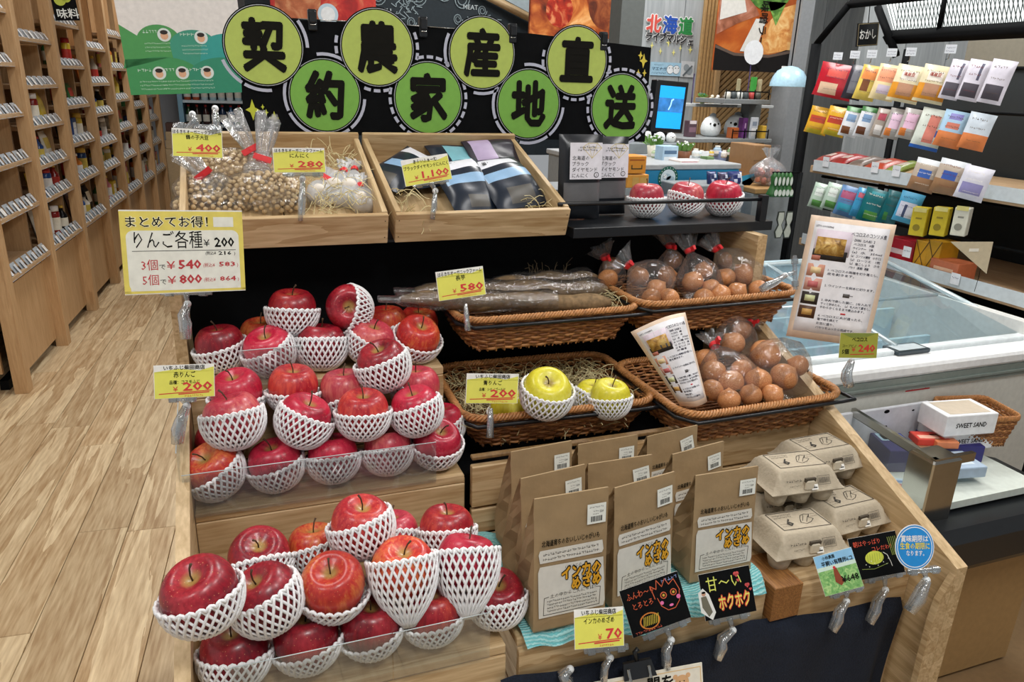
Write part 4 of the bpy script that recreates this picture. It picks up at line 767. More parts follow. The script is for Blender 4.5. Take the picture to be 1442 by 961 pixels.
a = MB(C('#c4b79a', .6)); a.poly([(-.06, .05), (.07, .05), (.07, -.05)], 0, .002); a.use(C('#e6e2d4')); a.rect(-.0, .02, .03, .03, .001); a.use(BLACK); a.tube([(.05, .03, -.003), (.05, -.06, -.003), (.05, -.11, -.01)], .001, 4); tag(a.build('pennant_card', None, M_), 'beige triangular card in front of the lower ledge', 'card')
for k, x in enumerate([1180, 1204, 1228, 1256, 1283, 1339]):
    y = [79, 77, 76, 74, 73, 69][k]; P = at(x, y, X=RX-.05); a = MB(C('#dfe4ea', .4)); a.rect(-.017, -.014, .017, .014); a.use(C('#5a5f78')); scrib(a, -.013, .013, .002, .005, .0005, rp_); scrib(a, -.013, .013, -.008, .005, .0005, rp_)
    a.use(CHROME); a.tube([(0, -.014, -.001), (0, -.03, -.01), (.0, -.03, -.06)], .0015, 4)
    o = a.build('price_tag', None, frame(P, Matrix.Rotation(R_(-40), 3, 'Z') @ Vector((1, 0, 0)), (0, 0, 1))); tag(o, 'small price tag over the top row, %s from the left' % ['first', 'second', 'third', 'fourth', 'fifth', 'sixth'][k], 'price tag', 'price tags on the rack')
for k, (x, y) in enumerate([(1163, 228), (1232, 236), (1262, 241), (1277, 353), (1345, 391)]):
    P = at(x, y+(0 if k < 3 else 2), X=RX-.027); a = MB(C('#e3e6ea', .4)); a.rect(-.018, -.02, .018, .02); a.use(C('#5a5f78')); scrib(a, -.014, .014, .002, .006, .0005, rp_)
    tag(a.build('price_tag', None, frame(P, (0, -1, 0), (0, 0, 1))), ['price tag at the far end of the upper ledge', 'price tag in the middle of the upper ledge', 'price tag at the near end of the upper ledge', 'price tag under the red box on the lower ledge', 'price tag under the coral box on the lower ledge'][k], 'price tag', 'price tags on the rack')
M_, w, h = quad((1210, 33), (1239, 31), (1205, 66), (1235, 64), 3.0, -12)
a = MB(BLK2); a.box(-w/2, -h/2, -.008, w/2, h/2, 0); a.use(C('#9c8f6a')); 
for e in ((-1, -1, 1, -1), (1, -1, 1, 1), (1, 1, -1, 1), (-1, 1, -1, -1)): a.stroke([(e[0]*w*.47, e[1]*h*.46), (e[2]*w*.47, e[3]*h*.46)], .002, .0006)
a.use(C('#eef0ee')); a.text('おかし', -w*.4, -h*.2, h*.42, w*.78, .001, .03); s_ = a.build('snack_sign', None, M_); tag(s_, 'small black hanging sign reading おかし over the rack', 'sign')
a = MB(BLACK); a.tube([(0, h/2, -.004), (0, h/2+.13, -.004)], .002, 4); a.build('hanging_wire', s_)
for k in range(14):   # small packs in the dark bottom shelf
    P = Vector((RX+.03, 2.6-k*.09, .62)); c = ['#4a6a3a', '#7a2c24', '#8a7a5a', '#3c5a4a'][k % 4]; a = pouch(.085, .12, .03, c, [(.2, .8, .3, .7, '#b8b0a4')]); tag(a.build('snack_packet', None, frame(P, (0, -1, 0), (.35, 0, 1))), 'small dim %s packet on the bottom rack shelf, %s from the far end' % (['green', 'dark red', 'tan', 'grey-green'][k % 4], ['first', 'second', 'third', 'fourth', 'fifth', 'sixth', 'seventh', 'eighth', 'ninth', 'tenth', 'eleventh', 'twelfth', 'thirteenth', 'fourteenth'][k]), 'packet', 'packets on the dim bottom shelf')
# ================================================================ chest freezer behind the display
FZX0, FZX1, FZY0, FZY1, FZ = 1.16, 2.30, 1.435, 2.14, .80
fz = thing('chest_freezer', 'long white chest freezer with a sloping glass canopy behind the fruit display', 'freezer', ML((FZX0, FZY0, 0)))
L = FZX1-FZX0; D = FZY1-FZY0; PB = C('#c3dce6', .35, noise=.04)
a = MB(C('#d9d9d0', .5)); a.box(0, 0, .12, L, .04, FZ-.06); a.build('front_panel', fz)
a = MB(C('#dfe0dc', .5)); a.box(0, .04, .12, .04, D, FZ-.04); a.build('side_panel', fz); a = MB(C('#dfe0dc', .5)); a.box(L-.04, .04, .12, L, D, FZ+.05); a.build('side_panel', fz)
a = MB(PB); a.box(.04, .04, .5, L-.04, D, .52); a.build('well_floor', fz)
a = MB(PB); a.box(0, D, .12, L, D+.04, FZ+.12); a.build('back_panel', fz)
a = MB(C('#2a2f33')); a.box(.02, .02, 0, L-.02, D, .12); a.build('plinth', fz)
a = MB(C('#eef0f0', .3)); a.box(0, -.012, FZ-.035, L, .07, FZ, .008); a.build('front_rail', fz)
a = MB(C('#7e8882', .35)); a.box(0, -.008, FZ-.075, L, 0, FZ-.037); a.box(0, -.014, FZ-.062, L, -.008, FZ-.056); a.build('bumper_strip', fz)
a = MB(C('#e4ecee', .3)); a.box(.02, .07, FZ-.012, L-.02, .1, FZ+.012, .003); a.build('lid_track', fz)
a = MB(C('#14181a')); a.box(L*.45, .1, FZ-.008, L-.02, .108, FZ+.004); a.build('rubber_seal', fz)
a = MB(GLASS); a.add([(.02, .1, FZ+.008), (L*.55, .1, FZ+.008), (L*.55, D, FZ+.11), (.02, D, FZ+.11)], [(0, 1, 2, 3)]); a.build('glass_lid', fz)
a = MB(GLASS); a.add([(L*.5, .1, FZ+.014), (L-.02, .1, FZ+.014), (L-.02, D, FZ+.118), (L*.5, D, FZ+.118)], [(0, 1, 2, 3)]); a.build('glass_lid', fz)
a = MB(C('#cfdfe4', .25, .3)); a.tube([(L-.02, .1, FZ+.014), (L-.02, D, FZ+.118)], .009, 6); a.tube([(.02, D, FZ+.112), (L-.02, D, FZ+.118)], .01, 6); a.tube([(L*.53, .1, FZ+.014), (L*.53, D, FZ+.118)], .007, 6); a.tube([(.1, .4, FZ+.055), (L-.05, .4, FZ+.055)], .006, 6); a.build('lid_frame', fz)
for i in range(3):
    a = MB(C('#b9d5de', .3)); a.box(.04, .22+i*.17, .53+i*.05, L-.05, .235+i*.17, .66+i*.05); a.build('divider', fz)
a = MB(BLACK)
for i in range(5): a.box(.05+i*.022, D-.004, .78, .065+i*.022, D-.001, .84)
a.build('air_vent', fz)
for i, x in enumerate([at(1292, 549, Y=FZY0).x-FZX0]):
    a = MB(RED); a.T = frame((x, -.0006, at(1292, 549, Y=FZY0).z), (1, 0, 0), (0, 0, 1))
    a.rect(-.045, -.002, .045, .002); a.poly([(-.03, .012), (-.022, .002), (-.014, .012)] [::-1], .0003); a.poly([(.02, .012), (.028, .002), (.036, .012)][::-1], .0003); a.build('load_mark', fz)
for i in range(8):
    P = Vector((FZX0+.06+i*.062, FZY0+.14, .665)); a = MB(C('#e3e8ec', .35)); a.box(-.028, -.045, 0, .028, .045, .03, .003); a.use(C('#9fb2c2')); a.rect(-.02, -.03, .02, .01, .0305)
    tag(a.build('frozen_pack', None, ML((P.x, P.y, .70))), 'white frozen pack just inside the freezer rail, %s from the left' % ['first', 'second', 'third', 'fourth', 'fifth', 'sixth', 'seventh', 'eighth', 'ninth'][i], 'pack', 'white packs inside the freezer rail')
a = MB(C('#dfe7ea', .4)); a.box(.05, .06, .69, .58, .23, .70); a.build('wire_tray', fz)
a = MB(C('#2e3c44', .3)); a.box(-.06, -.03, 0, .06, .03, .012, .002); a.use(C('#b9c4c8')); a.rect(-.05, -.022, .05, .022, .0125); tag(a.build('dark_tray', None, ML((1.79, FZY0+.085, FZ+.002))), 'dark shallow tray lying on the freezer edge', 'tray')
# upright boards with holes on the lower front, cream shelf, white cartons
a = MB(C('#d3d6dc', .5)); bq, bt = at(1240, 600, Y=1.405), at(1310, 566, Y=1.405); a.box(bq.x-.16, 1.405, .3, bt.x, 1.415, bt.z, .002)
for (x, z, r) in [(at(x_, y_, Y=1.4045).x, at(x_, y_, Y=1.4045).z, r_) for x_, y_, r_ in [(1249, 580, .010), (1247, 601, .006), (1286, 578, .005), (1281, 609, .005)]]:
    a.use(BLACK); a.T = frame((x, 1.4044, z), (1, 0, 0), (0, 0, 1)); a.disc(0, 0, r, 0, 14, r*.55)
    a.T = None; a.use(C('#d3d6dc', .5))
tag(a.build('white_board', None), 'white upright board with dark screw holes in front of the freezer', 'board')
# ================================================================ chrome-railed island at the right
isl = thing('sale_island', 'low sale island with a chrome rail and a black rubber bumper', 'counter', ML((0, 0, 0)))
IZ = .56
a = MB(C('#d3dbd2', .5)); a.box(1.34, 1.13, IZ-.02, 1.9, 1.355, IZ); a.build('top_shelf', isl)
a = MB(C('#a98757', .6)); a.box(1.30, 1.12, 0, 1.95, 1.34, .40); a.build('base_cabinet', isl)
a = MB(C('#1b1e21', .3)); a.box(1.24, 1.05, .40, 2.0, 1.353, .53, .03); a.build('bumper', isl)
R1, R2, R3 = at(1180, 563, z=.70), at(1318, 648, z=.70), at(1375, 638, z=.70)
a = MB(CHROME); dn = Vector((0, 0, -.022))
def flatbar(a, p, q, hgt=.022, th=.012):
    d = (q-p).normalized(); n_ = Vector((-d.y, d.x, 0))*th
    a.add([p, q, q+n_, p+n_, p+Vector((0, 0, -hgt)), q+Vector((0, 0, -hgt)), q+n_+Vector((0, 0, -hgt)), p+n_+Vector((0, 0, -hgt))], [(0, 1, 2, 3), (7, 6, 5, 4), (0, 4, 5, 1), (1, 5, 6, 2), (2, 6, 7, 3), (3, 7, 4, 0)], False)
R1b = R1.copy(); R1b = R2.lerp(R1, (1.415-R2.y)/(R1.y-R2.y))
flatbar(a, R1b, R2); flatbar(a, R2, R3); a.build('chrome_rail', isl)
a = MB(CHROME); a.box(R2.x-.008, R2.y-.005, .52, R2.x+.085, R2.y+.07, .695, .006); a.build('corner_post', isl)
a = MB(ACRYL); d = (R1b-R2); a.add([R2+Vector((0, 0, -.02)), R1b+Vector((0, 0, -.02)), R1b+Vector((0, 0, -.13)), R2+Vector((0, 0, -.13))], [(0, 1, 2, 3)]); a.build('glass_side', isl)
def onisl(x, y, z): return at(x, y, z=z)
def ibox(name, label, px, z, sx, sy, sz, rz, col, top=(), cat='box', txt=None):
    P = at(*px, z=z+sz/2); a = MB(C(col, .45)); a.box(-sx/2, -sy/2, 0, sx/2, sy/2, sz, .002)
    for (x0, y0, x1, y1, c) in top: a.use(C(c, .5)); a.rect(x0*sx-sx/2, y0*sy-sy/2, x1*sx-sx/2, y1*sy-sy/2, sz+.0005)
    if txt: a.use(INK); a.T = frame((0, -sy/2-.0006, sz/2), (1, 0, 0), (0, 0, 1)); a.text(txt, -sx*.3, -sz*.12, sz*.28, sx*.6, 0, .03)
    o = a.build(name, None, ML((P.x, P.y, z), R_(rz))); return tag(o, label, cat)
ibox('gift_box', 'navy gift box with round emblems beside the chrome rail', (1258, 637), IZ, .085, .11, .062, -18, '#23235c', [(.1, .55, .5, .95, '#9fc0d0'), (.2, .62, .42, .88, '#2a3a6a'), (.55, .55, .95, .95, '#5a6ab0')])
ibox('sweet_packet', 'clear wrapped brown cake bar against the chrome corner post', (1297, 645), IZ, .07, .10, .05, -20, '#b79a86', [(.15, .15, .85, .85, '#9a7052')], 'packet')
ibox('sweet_packet', 'pale blue printed packet lying left of the chrome corner post', (1273, 685), IZ-.0, .10, .06, .012, -25, '#bcd3de', [(.15, .2, .85, .5, '#c98a86'), (.2, .6, .7, .8, '#6f8fb8')], 'packet')
ibox('cookie_packet', 'red and white round biscuit pack on the navy carton', (1304, 618), IZ+.05, .07, .05, .02, -20, '#d84a3c', [(.1, .1, .9, .5, '#f0b8a0')], 'packet')
ibox('cookie_packet', 'orange biscuit pack right of the red one', (1328, 622), IZ+.05, .06, .05, .02, -20, '#e28a5c', [(.3, .3, .7, .7, '#d84a34')], 'packet')
ibox('gift_box', 'dark blue carton under the biscuit packs', (1335, 628), IZ, .14, .10, .049, -20, '#2a2770', ())
ibox('sweet_packet', 'pale blue tray pack right behind the chrome rail', (1345, 655), IZ+.02, .11, .09, .03, -10, '#a8bcd0', [(.2, .2, .8, .7, '#cfdde6')], 'packet')
ibox('white_carton', 'white carton with black print, lower of the stack at the right edge', (1345, 610), IZ+.03, .16, .1, .055, -8, '#eef0f2', (), 'box', 'SWEET SAND')
ibox('white_carton', 'white carton with black print, upper of the stack at the right edge', (1348, 588), IZ+.0855, .16, .1, .06, -8, '#eef0f2', [(.1, .1, .9, .9, '#c9bca8')], 'box', 'SWEET SAND')
# ================================================================ the wooden display stand
XL, XR = -.127, 1.145
SA, SBZ, SC = .975, .83, .70; YA, YB, YC = 1.32, 1.147, .855
st = thing('display_stand', 'stepped wooden fruit and vegetable display stand with a black back', 'display stand', ML((0, 0, 0)))
def prof(x, y, z): return (x, y, z)
def side(x0, x1):
    pts = [(.757, 0), (.757, .728), (1.40, 1.002), (1.40, 1.188), (1.86, 1.188), (1.86, 0)]
    a = MB(PINEY); a.loft([[(x0, y, z) for y, z in pts], [(x1, y, z) for y, z in pts]], True, True, True, False); return a
side(XL, XL+.02).build('side_board', st); side(XR-.025, XR).build('side_board', st)
def board(name, x0, y0, z0, x1, y1, z1, mat=PINE, parent=None, bev=.0015):
    a = MB(mat); c = ((x0+x1)/2, (y0+y1)/2, (z0+z1)/2); a.box(x0-c[0], y0-c[1], z0-c[2], x1-c[0], y1-c[1], z1-c[2], bev); return a.build(name, parent or st, ML(c))
# left bank of apple steps
for (z, y0, y1) in [(SA, YA, 1.55), (SBZ, YB, YA), (SC, YC, YB)]:
    ym = (y0+y1)/2; xe = .352 if z > .9 else .345 if z > .8 else .325
    board('tread_board', XL+.021, y0, z-.016, xe, ym-.001, z); board('tread_board', XL+.021, ym+.001, z-.016, xe, y1-.001, z)
board('riser_board', XL+.021, YA-.001, SBZ+.001, .352, YA+.012, SA-.017); board('riser_board', XL+.021, YB-.001, SC+.001, .345, YB+.014, SBZ-.017)
board('front_board', XL+.021, YC-.003, .58, .325, YC+.012, SC-.017)
board('end_board', .334, YB+.02, SC, .352, 1.5, SBZ-.017, PINEY); board('end_board', .334, YA+.02, SBZ, .352, 1.54, SA-.017, PINEY); board('end_board', .313, YC+.013, .58, .3245, YB-.02, SC-.017, PINEY)
# right bank: front ledge, slatted riser behind bags and eggs
board('tread_board', .346, .862, .684, .845, 1.0, .70); board('tread_board', .346, 1.002, .684, XR-.026, YB, .70); board('tread_board', .866, .85, .68, XR-.026, 1.0, .70)
board('front_board', .346, .851, .58, .80, .862, .684); board('front_board', .866, .84, .60, XR-.026, .85, .692)
for z0, z1 in [(.702, .752), (.758, .842)]:
    board('riser_board', .36, YB+.0, z0, XR-.026, YB+.014, z1)
for x in (.80, .93, 1.06): a = MB(DARKW); a.box(x, YB-.001, .843, x+.03, YB+.015, .852); a.build('slat_spacer', st)
board('riser_board', .36, YB+.001, .855, XR-.026, YB+.014, .862, DARKW)
logm = wood('log_end_grain', '#6e4522', '#a8763f', 1, 12, .6, 9)
board('log_block', .803, .835, .635, .863, .93, .703, logm)
# the front below the goods
board('front_board', XL+.021, .845, .02, XR, .86, .575, PINEZ)
a = MB(PINEZ); gp_ = [at(1361, 812, Y=.757), at(1323, 848, Y=.757), at(1312, 880, Y=.757), at(1300, 925, Y=.757), at(1291, 961, Y=.757)]; a.poly([(XR-.0255, .0), (XR-.0255, .715)]+[(min(p.x, XR-.026), p.z) for p in gp_[1:]]+[(gp_[-1].x-.03, 0)], 0, .012); a.build('front_board', st, frame((0, .757, .0), (1, 0, 0), (0, 0, 1)))
# black back, black top shelf with a rail
a = MB(BLACK); a.box(XL+.02, 1.56, .70, XR-.026, 1.57, 1.186); a.build('back_panel', st)
a = MB(BLACK); a.box(.36, 1.2, .60, XR-.03, 1.56, .80); a.build('shelf_box', st)
ts = thing('top_shelf', 'matt black top shelf with a thin rail over the display stand', 'shelf', ML((0, 0, 0)))
a = MB(BLK2); a.box(XL, 1.49, 1.189, .675, 1.9, 1.194); a.box(.676, 1.45, 1.189, 1.195, 1.9, 1.211, .001); a.box(XL, 1.46, 1.14, 1.195, 1.485, 1.1885, .001) if False else None; a.build('shelf_board', ts)
a = MB(BLK2); a.tube([(.64, 1.458, 1.262), (1.165, 1.458, 1.262)], .0045, 8); a.build('rail', ts)
for (x, y) in [(1.165, 1.458)]: a = MB(BLK2); a.box(x-.009, y-.009, 1.2112, x+.009, y+.009, 1.272, .001); a.build('rail_post', ts)
# navy cloth over the front
cl_ = MB(NAVY); top = [(706, 958), (724, 951), (782, 946), (826, 936), (880, 925), (951, 908), (1000, 897), (1059, 873), (1099, 869), (1133, 862), (1170, 858), (1206, 850), (1253, 838), (1300, 836), (1318, 840)]
tp = [at(x, y, Y=.838) for x, y in top]; tp[-1].x = min(tp[-1].x, XR-.035); nx = 70; nz = 22; vs = []; xs0, xs1 = tp[0].x, tp[-1].x
def ztop(x):
    for p, q in zip(tp, tp[1:]):
        if x <= q.x: return p.z+(q.z-p.z)*max(0, (x-p.x))/max(1e-6, q.x-p.x)
    return tp[-1].z
for j in range(nz+1):
    for i in range(nx+1):
        x = xs0+(xs1-xs0)*i/nx; f = j/nz; z = ztop(x)*(1-f)+.04*f; xx = x-(.05*f if i > nx-4 else 0)
        vs.append((xx, .834-.006*math.sin(x*38+2*f)*min(1, f*4)-.012*f-.004*math.sin(x*90+5*f)*f-(.006 if j else -.008), z-(.0 if j else .004)))
cl_.add(vs, [(j*(nx+1)+i, (j+1)*(nx+1)+i, (j+1)*(nx+1)+i+1, j*(nx+1)+i+1) for j in range(nz) for i in range(nx)], True)
tag(cl_.build('navy_cloth'), 'dark navy cloth hanging over the front of the display stand', 'cloth')
# clear acrylic guards
def acryl(label, pts, grp=None):
    a = MB(ACRYL); a.add(pts, [(0, 1, 2, 3)], False); e = MB(C('#cfdadb', .15, noise=0))
    for i in (2,): e.tube([pts[i], pts[(i+1) % 4]], .0009, 4)
    t = thing('acrylic_guard', label, 'guard', ML((0, 0, 0)), 'acrylic guards'); a.build('sheet', t); e.build('edge', t)
def vsheet(label, x0, x1, y, z0, z1): acryl(label, [(x0, y, z0), (x1, y, z0), (x1, y, z1), (x0, y, z1)])
vsheet('clear acrylic guard along the front of the lowest apples, left piece', -.06, .152, .848, .69, .772)
vsheet('clear acrylic guard along the front of the lowest apples, right piece', .153, .297, .8475, .69, .772)
vsheet('clear acrylic guard along the front of the middle apple step', -.118, .292, 1.143, .826, .905)
vsheet('small clear acrylic guard in front of the top step apples', -.02, .09, 1.317, .974, 1.043)
acryl('clear acrylic side guard at the left end of the middle step', [(-.1215, 1.143, .86), (-.1215, 1.30, .93), (-.1215, 1.30, .985), (-.1215, 1.143, .945)])
# ================================================================ apples in foam nets
def apple_mesh(kind, n=28, m=18, seed=0):
    a = MB(AP[kind]); loops = []; q = random.Random(seed)
    for i in range(m+1):
        th = math.pi*i/m; s = math.sin(th); c = math.cos(th); lp = []
        for j in range(n):
            ph = 2*math.pi*j/n; lob = 1+.022*math.cos(5*ph+seed)*(.3+.7*max(0, -c))+.012*math.cos(2*ph+seed*2)
            r = .0435*(max(s, .012)**.86)*lob*(1+.05*c); z = .0385*c-.0165*math.exp(-(th/.36)**2)+.0095*math.exp(-((math.pi-th)/.33)**2)*(1+.3*math.cos(5*ph))
            lp.append((r*math.cos(ph), r*math.sin(ph), z))
        loops.append(lp)
    a.loft(loops[::-1], True, True); return a
ameshes = {}
for k_, s_ in [('r', 1), ('d', 2), ('o', 3), ('y', 4), ('p', 5), ('c', 6)]:
    o = apple_mesh(k_, seed=s_).build('apple_skin'); ameshes[k_] = o.data; bpy.data.objects.remove(o)
a = MB(STEMM); a.tube([(0, 0, .018), (.001, 0, .030), (.004, .001, .039), (.008, .002, .044)], [.0012, .0011, .0012, .0018], 5); o = a.build('stem'); STEM = o.data; bpy.data.objects.remove(o)
def net_mesh(kind, N=28):
    a = MB(FOAM); rs = .00200; K = 15
    def P(t):     # profile: t 0 bottom .. 1 rim -> r, z   (apple radius .0435)
        if kind == 'cone': 
            z = -.076+t*.094; k = t; r = .006+.0435*(1-(1-k)**2.5); return r, z
        zt = {'bowl': .006, 'deep': .015, 'low': -.005, 'wide': .012}[kind]
        a0 = math.radians(10); z0 = -.0455; th = a0+(math.acos(max(-1, min(1, -zt/.047)))-a0)*t
        r = .0475*math.sin(th)**.9; z = -.0455*math.cos(th)
        if kind == 'wide': r *= 1+.10*t**4
        else: r *= 1+.03*t**5
        return r, z
    tw = 8*math.pi/N
    for f in range(N):
        for s in (1, -1):
            pts = []
            for k in range(K+1):
                t = k/K; r, z = P(t); ph = 2*math.pi*f/N+s*tw*t; w = .0006*s
                pts.append(((r+w)*math.cos(ph), (r+w)*math.sin(ph), z))
            a.tube(pts, [rs]*K+[rs*1.3], 4)
    r, z = P(0.02); a.lathe([(r*.9, z-.001), (r*1.05, z+.001)], 14, smooth=True)
    for f in range(N):       # scalloped rim: short loops joining neighbouring strand tips
        r, z = P(1); p0 = 2*math.pi*f/N+tw
        a.tube([((r+.0005)*math.cos(p0+dd*math.pi/N), (r+.0005)*math.sin(p0+dd*math.pi/N), z-.004+.005*(1-dd*dd)) for dd in (-1, -.5, 0, .5, 1)], rs*1.15, 5)
    return a
nets = {}
for k_ in ('bowl', 'deep', 'low', 'wide', 'cone'):
    o = net_mesh(k_).build('foam_net'); nets[k_] = o.data; bpy.data.objects.remove(o)
def rot_to(tx, ty):     # tilt so that the local z leans tx degrees to +X and ty degrees towards the viewer
    v = Vector((math.tan(R_(tx)), -math.tan(R_(ty)), 1)).normalized()
    return Vector((0, 0, 1)).rotation_difference(v).to_matrix().to_4x4()
ar = random.Random(9)
NSH = {'apples on the top step': (-4, -18), 'apples on the middle step': (-6, -20), 'apples on the lowest step': (-12, -32)}
def apple(label, p, kind, stem=(0, 0), net=None, ntilt=(0, 0), s=1.0, grp='red apples in foam nets', back=False):
    a_, b_ = NSH.get(grp, (-2, -8))
    if abs(stem[1]) < 60 and net: stem = (stem[0], stem[1]+a_); ntilt = (ntilt[0], ntilt[1]+b_)
    t = thing('apple', label, 'apple', Matrix.Translation(Vector(p)), grp)
    rm = rot_to(*stem)
    if back: rm = Matrix.Rotation(R_(back), 4, 'X')
    M_ = Matrix.Translation((0, 0, .005 if net else 0)) @ rm @ Matrix.Rotation(ar.uniform(0, 6.28), 4, 'Z') @ Matrix.Diagonal((s, s, s*1.08, 1))
    link('fruit', ameshes[kind], t, M_); link('stem', STEM, t, M_)
    if net: link('foam_net', nets[net], t, rot_to(*ntilt) @ Matrix.Rotation(ar.uniform(0, 6.28), 4, 'Z') @ Matrix.Scale(s, 4))
    return t
TOP, MID, LOW = 'apples on the top step', 'apples on the middle step', 'apples on the lowest step'
apple('dark red apple in a net at the far left end of the top step', (-.052, 1.407, 1.0214), 'd', (-4, 0), 'bowl', (-12, 14), 1.0, TOP)
apple('orange-red apple without visible net, half hidden at the back left of the top step', (.0235, 1.4663, 1.019), 'o', (0, 0), None, s=.95, grp=TOP)
apple('big upright red apple crowning the top step, left of the pair', (.0812, 1.4046, 1.0816), 'r', (3, 4), 'bowl', (6, 4), 1.02, TOP)
apple('dark red apple turned sideways with its base showing, net behind it', (.1851, 1.398, 1.0806), 'd', (-18, 72), 'bowl', (-70, 30), 1.0, TOP)
apple('small orange-red apple behind the back row, left of the bare one', (.2672, 1.4553, 1.0243), 'o', (0, 0), 'low', (0, 0), .95, TOP)
apple('bare orange apple in shadow at the back right of the top step', (.3393, 1.474, 1.017), 'o', (0, 5), None, s=.95, grp=TOP)
apple('dark red apple behind the small top guard, net slipping to the right', (.0327, 1.3655, 1.0207), 'c', (-12, 18), 'deep', (-24, 20), 1.02, TOP)
apple('red apple low in a deep net in the middle of the top step', (.1278, 1.3709, 1.0206), 'd', (6, -4), 'deep', (4, 0), 1.03, TOP)
apple('light red apple on the top step with its net to the left', (.22, 1.3619, 1.0224), 'p', (14, 14), 'bowl', (30, 18), 1.0, TOP)
apple('orange-red apple at the right end of the top step', (.3114, 1.3624, 1.0208), 'o', (14, 30), 'bowl', (12, 38), 1.0, TOP)
apple('dark apple perched high at the front, its net rim slanting up to the right', (.2218, 1.2506, 1.0151), 'd', (-18, 10), 'deep', (-18, 8), 1.04, TOP)
apple('crimson apple with a long stem, left end of the back row of the middle step', (-.0281, 1.2804, .9769), 'c', (-10, 12), 'low', (0, 10), 1.0, MID)
apple('broad red apple in the middle of the back row of the middle step', (.0663, 1.2775, .9773), 'r', (4, 6), 'low', (4, 8), 1.0, MID)
apple('half hidden light red apple left under the perched one', (.154, 1.2712, .9627), 'p', (0, 0), 'low', (-20, 0), 1.0, MID)
apple('red apple peeking out right behind the perched one', (.2867, 1.2696, .9555), 'p', (0, 0), 'low', (20, 0), 1.0, MID)
apple('pale red apple sunk in the largest net, left front of the middle step', (-.036, 1.2082, .9604), 'p', (-12, -6), 'deep', (-6, 2), 1.07, MID)
apple('red apple with its net open to the upper right, second of the middle step', (.0766, 1.1957, .9508), 'c', (22, 12), 'deep', (28, 10), 1.02, MID)
apple('round red apple sitting square in its net, third of the middle step', (.1739, 1.1858, .9551), 'r', (2, 8), 'bowl', (2, 8), 1.0, MID)
apple('dark red apple in a net rising to the right, fourth of the middle step', (.2665, 1.1861, .9495), 'c', (-14, 4), 'deep', (-16, 4), 1.0, MID)
apple('crimson apple mostly hidden at the right back of the middle step', (.331, 1.2542, .8822), 'c', (0, 0), 'bowl', (-20, 10), .95, MID)
apple('shaded dark red apple behind the left front of the middle step', (-.060, 1.2744, .8934), 'd', (0, 0), None, s=1.0, grp=MID)
apple('orange-red apple at the left end of the bottom row behind the guard', (-.0731, 1.194, .8789), 'o', (-26, 24), 'bowl', (-30, 16), 1.04, MID)
apple('red apple with a thick stem, second in the row behind the middle guard', (.0241, 1.1929, .8765), 'c', (-10, 6), 'bowl', (-14, 14), 1.0, MID)
apple('red apple in the centre of the row behind the middle guard', (.12, 1.191, .8765), 'c', (0, -6), 'bowl', (0, 2), .98, MID)
apple('pale red apple, fourth in the row behind the middle guard', (.2148, 1.191, .8757), 'p', (0, -8), 'bowl', (0, -2), .96, MID)
apple('dark red apple at the right end of the middle step, past the guard', (.3051, 1.191, .8762), 'c', (12, 30), 'bowl', (2, 30), 1.0, MID)
apple('large dark red apple overhanging the left side board', tuple(at(283, 840, z=.877)), 'd', (-16, 26), 'bowl', (-10, 22), 1.08, LOW)
apple('dark red apple with a russet hollow facing the viewer, upper left of the lowest step', (-.0135, 1.0217, .8106), 'd', (2, 34), 'low', (-4, -10), 1.04, LOW)
apple('light red apple half hidden behind the crown of the lowest pile', (.0695, 1.0524, .7902), 'o', (0, 0), 'bowl', (-8, 0), .96, LOW)
apple('dark apple with a bent stem, net rising to the right, left of the lowest pile', (-.0085, .9045, .8249), 'd', (-26, 14), 'deep', (-22, 18), 1.06, LOW)
apple('red apple crowning the lowest pile', (.1345, .9797, .8652), 'r', (6, 16), 'deep', (-14, 14), 1.04, LOW)
apple('light red apple behind the right of the crown of the lowest pile', (.194, 1.0462, .7949), 'p', (0, 0), 'bowl', (10, -6), .96, LOW)
apple('bright orange-red apple facing forward in the centre of the lowest pile', (.0822, .9143, .8167), 'o', (-8, 30), 'low', (4, 34), 1.05, LOW)
apple('red and yellow apple standing in a long cone-shaped net', (.1827, .9125, .8246), 'o', (2, 22), 'cone', (0, 2), 1.04, LOW)
apple('small red apple with an upright stem, back right of the lowest step', (.2743, 1.0076, .812), 'r', (4, 4), 'bowl', (4, 6), 1.0, LOW)
apple('apple almost swallowed by a long cone-shaped net, right of the lowest pile', (.2797, .9152, .8144), 'c', (16, -10), 'cone', (8, -4), 1.04, LOW)
apple('glossy dark red apple at the right end of the lowest row', (.3264, .9033, .7465), 'd', (0, 28), 'bowl', (0, 12), .98, LOW)
apple('dark red apple at the left end of the lowest row', (-.055, .9032, .7462), 'd', (-6, 10), 'bowl', (4, 14), 1.04, LOW)
apple('wide dark red apple, second from the left in the lowest row behind the guard', (.0404, .9037, .7463), 'd', (0, 10), 'low', (-10, 18), 1.04, LOW)
apple('dark red apple, third from the left in the lowest row behind the guard', (.1308, .9013, .7464), 'd', (4, 12), 'low', (-14, 26), 1.0, LOW)
apple('red apple, fourth in the lowest row, under the cone nets', (.2221, .9, .7464), 'r', (4, 8), 'low', (-6, 16), 1.0, LOW)
for i, (x, kd, l) in enumerate([(910, 'p', 'left'), (966, 'p', 'middle'), (1018, 'c', 'right')]):
    P = at(x, 283, Y=1.545); apple('%s of the three apples on the black top shelf%s' % (l, [', pale red with a short stem', ', its net rising to the left', ', deep pink-red'][i]), (P.x, 1.545, 1.2115+.042*(1.0)), kd, (0, 8 if i else 0), 'bowl', [(0, 4), (18, 6), (-10, 10)][i], .92 if i < 2 else .97, 'apples on the black shelf')
RZ = .905
